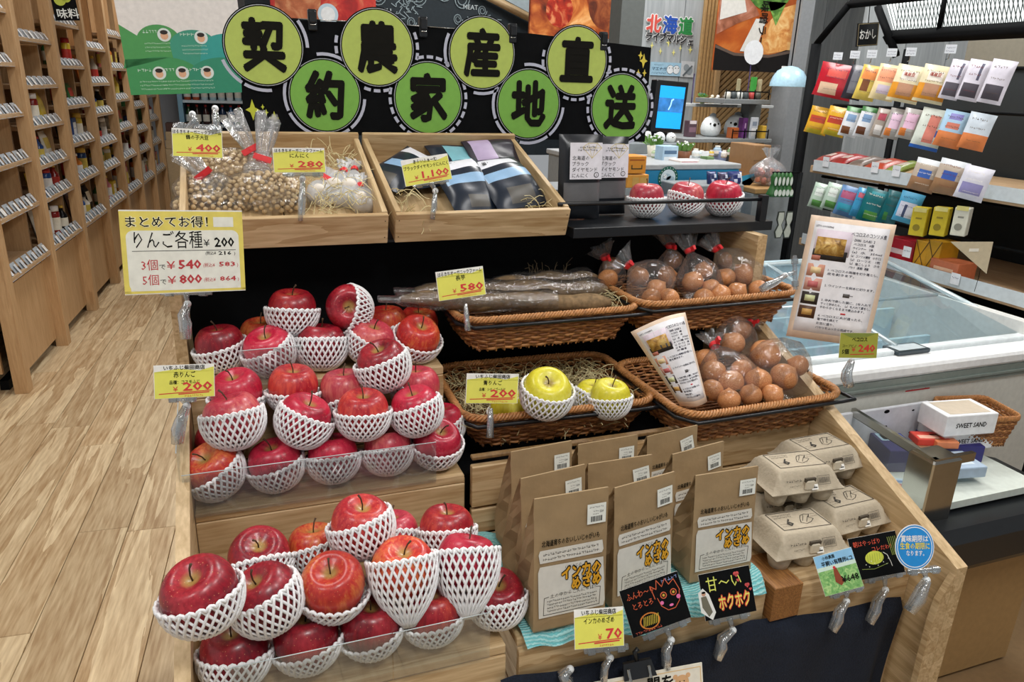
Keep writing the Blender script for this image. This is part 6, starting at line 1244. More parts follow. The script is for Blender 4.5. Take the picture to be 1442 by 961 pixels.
def kraft_print():
    a = MB(INK); X = lambda f: (f-.5)*KW; Zf = lambda f: f*KH      # x 0..1, z 0..1 up the front
    a.text('北海道育ちのおいしいじゃがいも', X(.10), Zf(.655), .0088, KW*.78, .0006, .03)
    a.use(C('#d9d8d0', .6)); a.loft([[(X(.08), Zf(.535), .0004), (X(.92), Zf(.535), .0004), (X(.94), Zf(.56), .0004), (X(.92), Zf(.63), .0004), (X(.08), Zf(.63), .0004), (X(.06), Zf(.60), .0004)]], False, True, True, False)
    a.loft([[(X(.07), Zf(.12), .0004), (X(.96), Zf(.12), .0004), (X(.98), Zf(.16), .0004), (X(.94), Zf(.50), .0004), (X(.08), Zf(.51), .0004), (X(.055), Zf(.47), .0004)]], False, True, True, False)
    a.use(C('#3a352c', .6)); sr = random.Random(4)
    for z in (.59, .555): scrib(a, X(.12), X(.86), Zf(z), .0042, .0008, sr)
    a.text('いちふじの', X(.42), Zf(.46), .0055, KW*.22, .0008, .01, rot=.05)
    for dz, (tx, x, z, w) in enumerate([('インカの', .36, .385, .56), ('めざめ', .50, .295, .43)]):
        a.use(INK); a.text(tx, X(x), Zf(z), .0185, KW*w, .0008, .17, rot=.03); a.use(C('#e0a526', .5)); a.text(tx, X(x)+.0005, Zf(z)+.0003, .0180, KW*w*.97, .0016, .06, rot=.03)
    a.use(C('#3a352c', .6)); a.text('土の中からこんにちは！', X(.22), Zf(.262), .0058, KW*.62, .0008, .0, rot=.02)
    for z in (.235, .21, .185, .16): scrib(a, X(.18), X(.86), Zf(z), .0034, .0008, sr)
    a.stroke([(X(.20), Zf(.275)), (X(.14), Zf(.27)), (X(.13), Zf(.14)), (X(.90), Zf(.14)), (X(.91), Zf(.275)), (X(.85), Zf(.28))], .0008, .0008)
    o = a.build('printed_label'); m_ = o.data; bpy.data.objects.remove(o)
    a = MB(C('#e9eee8', .5)); a.rect(-.0155, -.0145, .0155, .0145, .0006); a.use(C('#33383a')); sr = random.Random(6)
    scrib(a, -.012, .012, .009, .0024, .0008, sr); scrib(a, -.006, .004, .003, .002, .0008, sr); scrib(a, -.006, .004, -.001, .002, .0008, sr); a.text('220', .005, .001, .0038, z=.0008, bold=.03)
    x = -.0095
    while x < .0095: w = sr.choice([.0004, .0007, .0010]); a.rect(x, -.0115, x+w, -.0035, .0008); x += w+sr.choice([.0004, .0007])
    o = a.build('price_sticker'); m2 = o.data; bpy.data.objects.remove(o); return m_, m2
KP, KS = kraft_print()
lean = math.atan2(.020, KH)
for i, (TL, TR, Y, l, rz, sx, sr_) in enumerate([
    ((747.6, 695), (851.6, 683), .885, 'paper potato bag at the front left, the nearest one', 0, .33, 0), ((855, 680), (947, 662), .905, 'paper potato bag in the front middle, turned slightly', 9, .32, 3), ((973.7, 662), (1061, 655), .915, 'paper potato bag at the front right beside the egg cartons', -1, .33, 0),
    ((725.6, 668), (821, 651), .985, 'paper potato bag in the middle row at the left, leaning', 7, .30, 2), ((823, 643), (914, 642), 1.005, 'paper potato bag in the middle row at the centre', 0, .32, 8), ((936, 634), (1017, 619.6), 1.01, 'paper potato bag in the middle row at the right', 9, .30, 5),
    ((715, 630), (800.4, 619), 1.075, 'paper potato bag in the back row at the left', 5, .32, 0), ((806.5, 619.6), (895.6, 611), 1.085, 'paper potato bag in the back row under the yellow apple basket', 3, .30, 0), ((902.6, 608), (979, 598.5), 1.09, 'paper potato bag in the back row at the right', 8, .28, 12)]):
    A, B = at(*TL, Y=Y), at(*TR, Y=Y); c = (A+B)/2; wz = (B.x-A.x); w = (wz/KW+2)/3
    base_ = Vector((c.x, Y-.0, .7095)); M_ = ML(base_, R_(rz)) @ Matrix.Diagonal((w, 1, (c.z-.7095)/KH, 1))
    t = thing('potato_bag', l, 'bag', M_, 'paper bags of potatoes'); b_ = link('paper_body', km[i % 3], t); Mf = Matrix.Translation((0, -KD/2-.0022, 0)) @ Matrix.Rotation(R_(90)-lean, 4, 'X')
    link('printed_label', KP, t, Mf); link('price_sticker', KS, t, Matrix.Translation((KW*sx, -KD/2-.0018+.020*.82, KH*.83)) @ Matrix.Rotation(R_(90)-lean, 4, 'X') @ Matrix.Rotation(R_(sr_), 4, 'Z'))
# ================================================================ egg cartons
def egg_mesh():
    hx, hy = .078, .056; a = MB(PULP); n, m_ = 44, 32; vs = []
    def sst(t): t = max(0, min(1, t)); return t*t*(3-2*t)
    for j in range(m_+1):
        for i in range(n+1):
            x, y = -hx+2*hx*i/n, -hy+2*hy*j/m_; e = min((hx-abs(x))/.028, (hy-abs(y))/.026); z = .034+.036*sst(e*1.02)
            if e < .12: z = .033
            for cx in (-.050, .050):
                g = math.exp(-((x-cx*1.13)/.011)**2-((abs(y)-.038)/.013)**2); z = max(z, .033+.030*g) if e > .1 else z
            q = 1-.0016*(abs(x)/hx)**6; cx_ = max(0, abs(x)-hx+.02); cy_ = max(0, abs(y)-hy+.02); k = 1-.28*(cx_*cy_)/(.0004)
            vs.append((x*(.97+.03*k), y*(.97+.03*k), z))
    a.add(vs, [(j*(n+1)+i, j*(n+1)+i+1, (j+1)*(n+1)+i+1, (j+1)*(n+1)+i) for j in range(m_) for i in range(n)], True); o = a.build('lid'); L_ = o.data; bpy.data.objects.remove(o)
    a = MB(PULP)
    for ix in (-1, 0, 1):
        for iy in (-1, 1): a.lathe([(.013, 0), (.017, .002), (.0245, .031)], 14, (ix*.049, iy*.026, 0))
    a.box(-hx*.985, -hy*.985, .0295, hx*.985, hy*.985, .0335, .002); o = a.build('cup_tray'); T_ = o.data; bpy.data.objects.remove(o)
    a = MB(C('#cfc5b0', .85)); a.box(-.009, -.0555, .036, .009, -.050, .056, .003); a.use(C('#4a4235', .9)); a.box(-.011, -.054, .053, .011, -.0495, .060); o = a.build('closure_tab'); K_ = o.data; bpy.data.objects.remove(o)
    a = MB(C('#35322d', .8)); z = .0708
    fr_ = [(-.046, -.024), (.050, -.026), (.046, .028), (-.050, .028)]; a.stroke(fr_+[fr_[0]], .0014, z); a.text('6', -.030, -.016, .026, z=z, bold=.03, shear=.15)
    sr = random.Random(3)
    pts = [(.0, -.008), (.006, .004), (.012, .012), (.022, .015), (.03, .012), (.024, .004), (.03, -.002), (.02, -.010), (.008, -.014), (0, -.008)]; a.stroke(pts, .0011, z); a.stroke([(.012, -.008), (.02, .002), (.026, .008)], .0009, z); a.stroke([(.006, -.004), (.014, .006), (.018, .012)], .0009, z)
    for y in (.018, .012): scrib(a, -.042, -.006, y, .0038, z, sr)
    for y in (-.008, -.015): scrib(a, -.042, -.024, y, .0026, z, sr); scrib(a, .030, .044, y+.02, .0024, z, sr)
    a.T = Matrix.Translation((0, -.0470, .050)) @ Matrix.Rotation(R_(58), 4, 'X')
    scrib(a, -.045, -.014, .002, .005, .0012, sr); scrib(a, -.040, -.02, -.007, .0028, .0012, sr); x = .022
    a.stroke([(.020, -.008), (.020, .008), (.046, .008), (.046, -.008), (.020, -.008)], .0006, .0012)
    while x < .044: w = sr.choice([.0005, .0009]); a.rect(x, -.005, x+w, .005, .0012); x += w+.0009
    a.use(C('#efeee8')); a.rect(.004, -.016, .018, -.006, .0015); a.use(INK); a.rect(.006, -.013, .016, -.011, .0018); a.rect(.006, -.010, .012, -.009, .0018)
    o = a.build('printing'); P_ = o.data; bpy.data.objects.remove(o); return [('lid', L_), ('cup_tray', T_), ('closure_tab', K_), ('printing', P_)]
EG = egg_mesh()
for (x, y, z, rz, l) in [(.905, .915, .7005, -4, 'egg carton at the front left, lowest'), (.945, 1.035, .7005, -2, 'egg carton hidden under the upper left one'), (.952, .998, .7725, -5, 'egg carton stacked at the upper left'), (1.058, 1.075, .7005, -3, 'egg carton hidden under the upper right one'), (1.045, .955, .7005, 3, 'egg carton at the front right behind the black card'), (1.052, 1.045, .7725, 2, 'egg carton stacked at the upper right, touching the side board')]:
    t = thing('egg_carton', l, 'egg carton', ML((x, y, z), R_(rz)), 'grey six-egg cartons')
    for nm, me in EG: link(nm, me, t)
# ================================================================ price cards, leaflets and their clear clips
def dY(x, y, Y): return Y/ray(x, y).y
BALLM = C('#eef2f4', .3)
def clip(label, d, bar=None, ball=None, foot=None, width=.05, M_=None, bend=.0, bw=.007):
    """clear card clip: holder bar along the card edge, white ball joint, sprung clamp running to the foot"""
    t = thing('card_clip', label, 'clip', ML(at(*(ball or foot[0]), d=d)), 'clear card clips'); o_ = t.matrix_world.translation.copy()
    L = lambda px, dd=0: at(*px, d=d+dd)-o_
    if bar:
        p, q = L(bar[0], -.001), L(bar[1], -.001); a = MB(CLIPM); u = (q-p).normalized(); M2 = frame((p+q)/2, u, UP); w = (q-p).length
        a.T = M2; a.box(-w/2, -.004, -.004, w/2, .004, .003, .001)
        for k in (-.33, .33): a.box(w*k-.006, -.006, -.006, w*k+.006, .006, .005, .001)
        a.build('holder_bar', t)
        if ball: b = MB(CLIPM); b.tube([(p+q)/2, L(ball)], [.006, .0028], 6); b.build('arm', t)
    if ball: a = MB(BALLM); a.sphere((0, 0, 0), .0062, 12, 8); a.build('ball_joint', t)
    if foot:
        P = [L(f) for f in foot]; a = MB(CLIPM)
        if len(P) > 2: P = [P[0].lerp(P[-1], .12), P[0].lerp(P[-1], .45)*.8+P[1]*.2, P[-1]]
        if ball: P = [Vector((0, 0, 0))]+P
        n = len(P); v = -fw
        for s in (-1, 1):
            a.tube([p+v*(.0045*s)+v*(.002*s if 0 < i < n-1 else 0) for i, p in enumerate(P)], [bw*(.55 if i == 0 else .85 if i % 2 else 1)*.85 for i in range(n)], 6)
        a.build('clamp', t)
        a = MB(CHROME); mid = P[min(1, n-1)]; a.tube([mid-RT*.004, mid+RT*.004], .0022, 8); a.build('spring', t)
    return t
def card(label, cs, d, yaw=0, tilt=20, kind='y', lines=(), price='', name='price_card', draw=None, th=.0008):
    M_, w, h = quad(*cs, d, yaw, tilt); a = MB(C('#f3f3ec', .45)); a.box(-w/2, -h/2, -th, w/2, h/2, 0)
    if kind == 'y':
        a.use(YEL); a.rect(-w*.49, -h*.49, w*.49, h*.30, .0003); a.poly([(-w*.49, h*.30), (-w*.1, h*.38), (w*.25, h*.31), (w*.49, h*.42), (w*.49, h*.28), (-w*.49, h*.28)], .0003)
        a.use(INK)
        for (tx, y, hh, ww) in lines: a.text(tx, -w*ww/2, h*y, h*hh, w*ww, .0006, .02)
        a.use(C('#d93a3c', .5)); pw = min(.58, .165*len(price)); a.text(price, w*.46-w*pw, -h*.30, h*.31, w*pw, .0007, .035)
        a.text('¥', w*.46-w*pw-w*.16, -h*.31, h*.18, w*.08, .0007, .005)
        a.stroke([(-w*.42, -h*.36), (w*.44, -h*.30)], h*.025, .0006); a.stroke([(-w*.1, -h*.38), (w*.4, -h*.35)], h*.035, .0006); scrib(a, w*.0, w*.3, -h*.46, h*.06, .0006)
    if draw: draw(a, w, h)
    o = a.build(name, None, M_); tag(o, label, 'price card' if name == 'price_card' else 'card', 'price and message cards'); return o
card('yellow 400 yen card for soybeans above the left crate', ((241, 180), (312, 184), (244.5, 220), (315, 223)), dY(278, 200, 1.52), -2, 10, 'y', [('はるきちオーガニックファーム', .32, .13, .96), ('鶴の子大豆', .13, .15, .45)], '400')
clip('clear clip holding the 400 yen card from above', dY(278, 180, 1.53), ((244, 177), (312, 181)), (271, 161), ((276, 171), (266, 182)))
clip('clear clip standing behind the 400 yen card, its white end up', dY(303, 170, 1.54), None, (303, 153), ((304, 166), (306, 186)))
card('yellow 280 yen card for garlic over the left crate', ((385, 209), (457.5, 208), (385, 242.5), (459, 243.5)), dY(420, 226, 1.425), 0, 8, 'y', [('はるきちオーガニックファーム', .32, .14, .92), ('にんにく', .10, .17, .36)], '280')
clip('clear clip under the 280 yen card on the crate front', dY(425, 300, 1.44), ((398, 245), (455, 245)), (426, 252), ((426, 270), (425, 288), (424, 312)))
card('yellow 1,100 yen card over the black garlic crate', ((561, 227), (628.5, 216.5), (575, 262.5), (639, 251.5)), dY(600, 240, 1.425), 0, 12, 'y', [('あらいふぁーむ', .30, .14, .5), ('ブラックダイヤモンドにんにく', .08, .15, .94)], '1,100')
clip('clear clip under the 1,100 yen card on the right crate front', dY(612, 290, 1.44), ((582, 261), (632, 253)), (613, 269), ((612, 280), (614, 292), (609, 309)))
card('yellow 580 yen card for long yam over its basket', ((611, 385), (677, 374.5), (621, 423), (688, 415)), dY(650, 400, 1.31), 0, 12, 'y', [('はるきちオーガニックファーム', .32, .14, .92), ('長芋', .12, .16, .2)], '580')
clip('clear clip under the 580 yen card on the yam basket rim', dY(657, 445, 1.32), None, None, ((655, 424), (657, 438), (656, 452), (659, 466)))
card('yellow 200 yen card for green apples over their basket', ((656, 526.7), (729, 526.7), (657.4, 568), (731, 568.6)), dY(693, 548, 1.185), -3, 12, 'y', [('いちふじ柴田商店', .34, .13, .66), ('青りんご', .12, .15, .36), ('品種：シナノゴールド', -.075, .10, .5)], '200')
clip('clear clip under the 200 yen green apple card on the basket rim', dY(690, 590, 1.19), None, None, ((691, 570), (690, 584), (691, 598), (690, 616)), bw=.0085)
card('yellow 200 yen card for red apples left of the middle apple step', ((217, 516), (302.6, 511.6), (217.5, 562), (303, 559)), dY(260, 538, 1.12), 5, 12, 'y', [('いちふじ柴田商店', .35, .13, .68), ('赤りんご', .12, .17, .36), ('品種：コスモふじ', -.075, .11, .5)], '200')
clip('clear clip with a white ball under the red apple card on the side guard', dY(250, 600, 1.15), ((238, 562), (276, 561)), (263, 572), ((256, 588), (246, 604), (250, 625)), bw=.010)
card('yellow 70 yen card at the front edge of the potato cloth', ((804, 861), (871, 855), (814, 914), (886, 909)), dY(845, 885, .80), -8, 24, 'y', [('いちふじ柴田商店', .34, .13, .70), ('インカのめざめ', .12, .15, .62)], '70')
clip('clear clip under the 70 yen card on the front board', dY(855, 930, .815), ((822, 918), (885, 911)), (859, 927), ((852, 940), (850, 958)))
def f(a, w, h):
    a.use(C('#9ea03a', .5)); a.rect(-w*.495, -h*.495, w*.495, h*.495, .0002); a.use(C('#7f8c3a')); a.poly([(-w*.49, h*.49), (-w*.2, h*.30), (w*.2, h*.34), (w*.49, h*.49)], .0003)
    a.use(INK); a.text('ペコロス', -w*.18, h*.16, h*.17, w*.40, .0006, .03); a.text('コープピノ', -w*.42, -.08*h, h*.12, w*.36, .0006, .01); a.text('5個', -w*.42, -h*.34, h*.19, w*.18, .0006, .03)
    a.use(C('#c8322c')); a.text('240', 0, -h*.26, h*.34, w*.44, .0007, .04); a.text('¥', -w*.17, -h*.26, h*.22, w*.1, .0007); a.stroke([(-w*.2, -h*.36), (w*.42, -h*.33)], h*.03, .0006)
card('olive 240 yen card for small onions at the right basket corner', ((1183, 469), (1236.5, 469), (1181, 504), (1235, 505)), dY(1208, 487, 1.09), -25, 8, 'o', draw=f)
clip('clear clip under the 240 yen card on the lower onion basket corner', dY(1200, 525, 1.10), None, (1199, 509), ((1192, 522), (1184, 535), (1196, 545)), bw=.011)
def f(a, w, h):
    a.use(C('#e9d96a', .5)); a.rect(-w*.5, h*.20, w*.5, h*.485, .0003); a.rect(-w*.5, -h*.485, -w*.45, h*.2, .0003); a.rect(w*.46, -h*.485, w*.5, h*.2, .0003); a.rect(-w*.5, -h*.49, w*.5, -h*.46, .0003)
    a.use(C('#eef0e4', .5)); r = .06*w; pts = []
    for cx, cy, a0 in [(w*.46-r, h*.26-r, 0), (-w*.46+r, h*.26-r, 90), (-w*.46+r, -h*.46+r, 180), (w*.46-r, -h*.46+r, 270)]:
        for i in range(7): pts.append((cx+r*math.cos(R_(a0+15*i)), cy+r*math.sin(R_(a0+15*i))))
    a.poly(pts, .0005); a.rect(w*.25, h*.30, w*.42, h*.42, .0006)
    a.use(C('#f2ecc0')); a.text('まとめてお得！', -w*.455, h*.30, h*.125, w*.66, .0006, .09)
    a.use(INK); a.text('まとめてお得！', -w*.455, h*.30, h*.125, w*.66, .0008, .015)
    a.text('りんご各種', -w*.40, h*.05, h*.20, w*.55, .0008, .008); a.text('¥', w*.16, h*.06, h*.10, w*.05, .0008, .01); a.text('200', w*.25, h*.05, h*.14, w*.17, .0008, .035)
    a.rect(-w*.42, h*.015, w*.43, h*.021, .0008); a.text('(税込¥', w*.17, -h*.04, h*.045, w*.09, .0008); a.text('216', w*.28, -h*.045, h*.055, w*.11, .0008, .03); a.text(')', w*.415, -h*.045, h*.045, None, .0008)
    for k, (n, y, p, t) in enumerate([('3個', -.21, '540', '583'), ('5個', -.39, '800', '864')]):
        a.use(C('#c33a40', .5)); a.text(n, -w*.355, h*y, h*.125, w*.13, .0008, .004); a.text('¥', -w*.155, h*y, h*.115, w*.07, .0008, .01); a.text(p, -w*.06, h*y, h*.13, w*.19, .0008, .04); a.text('(税込¥', w*.145, h*(y+.02), h*.05, w*.10, .0008); a.text(t, w*.28, h*(y+.02), h*.07, w*.14, .0008, .03); a.text(')', w*.435, h*(y+.02), h*.05, None, .0008)
        a.use(INK); a.text('で', -w*.215, h*y, h*.07, None, .0008)
card('large yellow bordered bulk price sign for apples at the left', ((168, 298), (341, 296), (181, 415), (351, 411)), dY(262, 355, 1.30), 8, 6, 'w', draw=f, name='sale_sign')
clip('clear clip chain under the large apple sign at the left post', dY(268, 430, 1.33), ((226, 413), (298, 412)), (264, 428), ((258, 440), (268, 452), (259, 466), (262, 478)), bw=.010)
# egg cards
def f(a, w, h):
    a.use(C('#8ec4e8', .5)); a.rect(-w*.495, h*.15, w*.495, h*.495, .0003); a.use(foodmat('print_grass', ['#4f8f4a', '#7fb86a', '#b8d890'], 120)); a.rect(-w*.495, -h*.495, w*.495, h*.15, .0003)
    a.use(C('#cfe6d8')); a.rect(-w*.495, h*.10, w*.495, h*.2, .0004)
    a.use(INK); a.text('小林農園', -w*.3, h*.36, h*.09, w*.32, .0006, .02); a.text('平飼い有精卵6コ', -w*.36, h*.20, h*.12, w*.80, .0006, .03); a.text('¥648', w*.02, -h*.30, h*.20, w*.44, .0008, .03)
    a.use(C('#8a3f22')); a.poly([(-w*.1, h*.1), (-w*.02, h*.12), (w*.02, -h*.08), (w*.08, -h*.25), (-w*.02, -h*.34), (-w*.14, -h*.22), (-w*.12, -h*.02)][::-1], .0005); a.use(RED); a.disc(-w*.07, h*.13, w*.035, .0006, 10)
card('green meadow egg card marked 648 yen at the right front', ((1143, 785), (1198, 771.6), (1164, 841), (1217, 825)), dY(1180, 805, .815), -22, 28, 'g', draw=f)
clip('clear clip under the 648 yen egg card', dY(1190, 850, .82), ((1168, 840), (1216, 826)), (1192, 847), ((1183, 858), (1188, 872), (1172, 888)), bw=.009)
def f(a, w, h):
    a.use(BLACK); a.rect(-w*.498, -h*.498, w*.498, h*.498, .0003); a.use(C('#d8543a')); a.text('朝はやっぱり', -w*.42, h*.27, h*.13, w*.56, .0006, .005); a.text('コレだわ！', -w*.06, h*.11, h*.11, w*.40, .0006, .005)
    a.use(C('#c9d24a')); a.disc(-w*.05, -h*.04, w*.19, .0006, 20, h*.16); a.use(C('#8a9a34'))
    for i in range(7): a.stroke([(-w*.2+i*w*.05, -h*.14), (-w*.18+i*w*.05, h*.06)], .0006, .0008)
    a.use(C('#e6e8e0'))
    for i in range(9): a.disc(-w*.25+i*w*.06, -h*(.17+.07*math.sin(i*2.1)), .0009, .0007, 6)
    a.stroke([(w*.15, h*.05), (w*.22, -h*.02), (w*.26, -h*.2), (w*.27, -h*.3)], .0009, .0008); a.use(C('#8fa04a'))
    for i in range(5): a.stroke([(w*(.33+.03*i), -h*.05), (w*(.30+.04*i), h*.38)], .0009, .0007)
    a.stroke([(-w*.35, -h*.26), (-w*.1, -h*.30), (w*.2, -h*.22)], .0008, .0007)
card('black chalk card with a drawn omelette behind the 648 yen card', ((1190.7, 759), (1258, 749), (1210, 819), (1277, 804)), dY(1235, 785, .832), -20, 28, 'b', draw=f, name='chalk_card')
clip('clear clip under the omelette chalk card', dY(1240, 835, .825), ((1216, 819), (1275, 806)), (1247, 831), ((1237, 843), (1241, 858), (1224, 877)), bw=.009)
M_, w, h = quad((1260.5, 739), (1315.5, 739), (1260.5, 803), (1315.5, 803), dY(1288, 771, .745), -20, 20)
a = MB(C('#f2f5f8', .4)); a.poly([(w*.5*math.cos(R_(i*9)), h*.5*math.sin(R_(i*9))) for i in range(40)], 0, .0008); a.use(C('#2c8fd8', .45)); a.disc(0, 0, w*.48, .0003, 40, h*.48); a.use(C('#e9f2f8')); a.disc(0, 0, w*.45, .0004, 40, h*.45); a.use(C('#2190dc', .45)); a.disc(0, 0, w*.43, .0005, 40, h*.43)
a.use(WHITE); a.text('賞味期限は', -w*.36, h*.12, h*.14, w*.70, .0008, .025); a.text('なります。', -w*.22, -h*.19, h*.12, w*.46, .0008, .025); a.use(C('#f0dc3a')); a.text('生食の期限に', -w*.38, -h*.04, h*.14, w*.76, .0008, .025)
tag(a.build('round_sign', None, M_), 'round blue sign with white and yellow print at the far right front', 'sign')
clip('clear double clip under the round blue sign', dY(1300, 830, .765), ((1278, 806), (1324, 802)), (1305, 817), ((1300, 828), (1302, 842), (1280, 861)), bw=.011)
# potato cards
def f(a, w, h):
    a.use(BLACK); a.rect(-w*.498, -h*.498, w*.498, h*.498, .0003); a.use(C('#d8603a')); a.text('ふんわ〜り', -w*.42, h*.24, h*.15, w*.46, .0006, .005); a.text('とろとろ', -w*.36, h*.02, h*.14, w*.34, .0006, .005)
    a.use(C('#c9782c')); a.disc(-w*.16, -h*.28, w*.17, .0005, 20, h*.17); a.use(BLACK); a.disc(-w*.16, -h*.28, w*.145, .0006, 20, h*.145); a.use(C('#c9b43a'))
    for i in range(9): a.stroke([(-w*.28+i*w*.03, -h*.36), (-w*.24+i*w*.03, -h*.18)], .0011, .0008)
    a.use(C('#d0623a')); F = [(w*.06, h*.1), (w*.09, -h*.08), (w*.18, -h*.2), (w*.30, -h*.2), (w*.40, -h*.08), (w*.44, h*.12)]; a.stroke(F, .0010, .0006)
    hr = [(w*.02, h*.1), (w*.0, h*.38), (w*.08, h*.28), (w*.12, h*.46), (w*.18, h*.30), (w*.26, h*.44), (w*.30, h*.30), (w*.40, h*.38), (w*.45, h*.12)]; a.stroke(hr, .0011, .0006)
    for x in (.17, .34): a.disc(w*x, h*.12, w*.055, .0006, 16); a.use(BLACK); a.disc(w*x, h*.12, w*.04, .0007, 16); a.use(C('#c9a83a')); a.disc(w*x, h*.12, w*.022, .0008, 10); a.use(C('#d0623a'))
    a.use(C('#e070a8')); a.disc(w*.11, -h*.02, w*.03, .0007, 12); a.disc(w*.40, -h*.0, w*.035, .0007, 12); a.disc(w*.25, -h*.12, w*.035, .0007, 12, w*.02)
    a.use(C('#7f8fc0')); scrib(a, w*.2, w*.46, h*.38, h*.08, .0006); a.use(C('#b8503a')); scrib(a, -w*.44, w*.0, -h*.47, h*.06, .0006)
card('black chalk card with a drawn face and potato at the front middle', ((870.8, 833), (952.4, 805), (893, 899), (974.8, 868.5)), dY(922, 852, .81), -12, 26, 'b', draw=f, name='chalk_card')
clip('clear clip under the face chalk card on the front board', dY(940, 900, .82), ((905, 900), (972, 872)), (945, 902), ((938, 913), (941, 926), (938, 940)), bw=.009)
def f(a, w, h):
    a.use(BLACK); a.rect(-w*.498, -h*.498, w*.498, h*.498, .0003); a.use(C('#dce26a')); a.text('甘〜い', -w*.38, h*.10, h*.30, w*.68, .0006, .012)
    a.use(C('#d84a34')); a.text('ホクホク', -w*.20, -h*.34, h*.32, w*.62, .0005, .10); a.use(C('#e6e06a')); a.text('ホクホク', -w*.20, -h*.34, h*.32, w*.62, .0008, .015)
    a.use(C('#e05a5a'))
    for (x, y, s) in [(.22, .38, .035), (.24, .24, .02), (.40, .10, .03), (.45, .0, .018)]: a.disc(w*(x-s*.6), h*y, w*s, .0007, 10); a.disc(w*(x+s*.6), h*y, w*s, .0007, 10); a.poly([(w*(x-s*1.5), h*y-.0004), (w*x, h*y-w*s*2), (w*(x+s*1.5), h*y-.0004)], .0007)
    a.use(C('#e6e8e4')); a.poly([(-w*.56, h*.12), (-w*.46, h*.2), (-w*.36, h*.05), (-w*.28, -h*.35), (-w*.36, -h*.5), (-w*.56, -h*.3)][::-1], .0010); a.use(C('#6e6c5c')); a.poly([(-w*.52, h*.02), (-w*.42, h*.03), (-w*.34, -h*.33), (-w*.42, -h*.42), (-w*.52, -h*.2)][::-1], .0012); a.use(C('#c99a80')); a.disc(-w*.46, h*.08, w*.04, .0014, 12); a.use(INK); a.disc(-w*.46, h*.11, w*.04, .0016, 12, w*.02)
card('black chalk card with yellow lettering and a small cut-out photo, in front of the cloth', ((987, 809.5), (1058.7, 795.5), (990, 876), (1061.6, 861)), dY(1024, 835, .81), -12, 24, 'b', draw=f, name='chalk_card')
clip('clear clip under the yellow-lettered chalk card', dY(1030, 895, .82), ((998, 877), (1056, 864)), (1032, 888), ((1018, 897), (1026, 908), (1010, 927)), bw=.010)
clip('clear clip at the lower edge of the front board left of the 70 yen card', dY(795, 950, .825), None, (803, 943), ((793, 951), (800, 962)), bw=.012)
# big leaflet card at the right with its bowed surface
def recipe(a, w, h, P):
    """prints a recipe page; P maps page (x -.5..+.5, y -.5..+.5, lift) to the curved sheet"""
    class Fl:
        def rect(s, x0, y0, x1, y1, z=0):
            n = max(1, int(abs(x1-x0)*10)); m_ = max(1, int(abs(y1-y0)*10)); vs = [P((x0+(x1-x0)*i/n), (y0+(y1-y0)*j/m_), z) for j in range(m_+1) for i in range(n+1)]
            a.add(vs, [(j*(n+1)+i, j*(n+1)+i+1, (j+1)*(n+1)+i+1, (j+1)*(n+1)+i) for j in range(m_) for i in range(n)], True)
    g = Fl(); g.use = a.use
    g.use(C('#ecd3ba', .5)); g.rect(-.5, -.5, .5, .5, .0); g.use(C('#f3f2f5', .5)); g.rect(-.44, -.44, .44, .46, .0003)
    g.use(C('#e9dbe6', .5)); g.rect(-.40, .20, .02, .40, .0005); g.use(C('#2a2624', .5)); g.rect(-.40, .16, .0, .24, .0007); g.use(foodmat('print_potatoes', ['#7a5426', '#c79a4a', '#e8cd86'], 60)); g.rect(-.38, .20, -.04, .34, .0009); g.use(C('#b9705c')); g.rect(-.40, .15, -.3, .19, .0009)
    for k, (c, c2) in enumerate([('#d89a80', '#ecd2a0'), ('#d8a090', '#c86a6a'), ('#3a302c', '#d8dca8'), ('#5a3a24', '#d2a45c')]):
        y = .02-k*.115; g.use(C(c, .5)); g.rect(-.42, y, -.22, y+.10, .0005); g.use(C(c2, .5)); g.rect(-.38, y+.025, -.26, y+.075, .0007)
    g.use(C('#3d3b4a', .6))
    def t(s, x, y, hh, ww, b=.0):
        vs, fs, x0, x1 = glyphs(s, b); a.add([P(x+(p[0]-x0)/(x1-x0)*ww, y+(p[1]+.06)*hh/.88, .0008) for p in vs], fs, False)
    t("LET'S COOKING", -.42, .415, .018, .2); t('ペコロスのコンソメ煮', .0, .375, .034, .42, .01)
    for k, s in enumerate(['【材料（2人前）】', 'ペコロス　8個', 'ウインナー　2本', '（a）水　350ml', '（a）コンソメ顆粒　小さじ2', '（a）ローリエ　1枚', '（a）塩こしょう　少々', 'パセリ（乾燥）適量']): t(s, .05, .335-k*.031, .020, .36 if len(s) > 9 else .24)
    for y, s in [(.075, '1. ペコロスの両端を切り落とし、'), (.045, '　　皮を剥きます。'), (-.05, '2. ウインナーを斜めに切ります。'), (-.17, '3. 中火で熱した鍋に、2を入れて'), (-.20, 'サッと炒めたら、（a）を入れて蓋をし、'), (-.23, 'やわらかくなるまで煮込みます。'), (-.30, '4. ペコロスに火が通ったら、'), (-.33, '塩で味を調えて'), (-.365, 'お皿に盛り、'), (-.40, 'パセリをふったら完成です。')]: t(s, -.18, y, .021, min(.60, .036*len(s)))
    g.use(C('#5a5654')); g.rect(.06, -.12, .14, -.09, .0008); g.rect(.14, -.105, .18, -.10, .0008); g.use(RED); g.rect(.08, -.262, .14, -.25, .0008)
cs = ((1125, 301.6), (1234.8, 320.3), (1122.4, 476.4), (1249, 490)); M_, w, h = quad(*cs, dY(1182, 397, 1.20), -30, 6)
a = MB(C('#f0e8e0', .5)); recipe(a, w, h, lambda x, y, z: (x*w+.010*(y+.5)**2*0, y*h, z+.016*(1-(2*x)**2)*(.4+.4*y)-.006*x))
rc = a.build('recipe_page', None, M_); tag(rc, 'large bowed recipe page with food photos clipped beside the onion baskets', 'leaflet', 'recipe pages')
m_ = rc.data
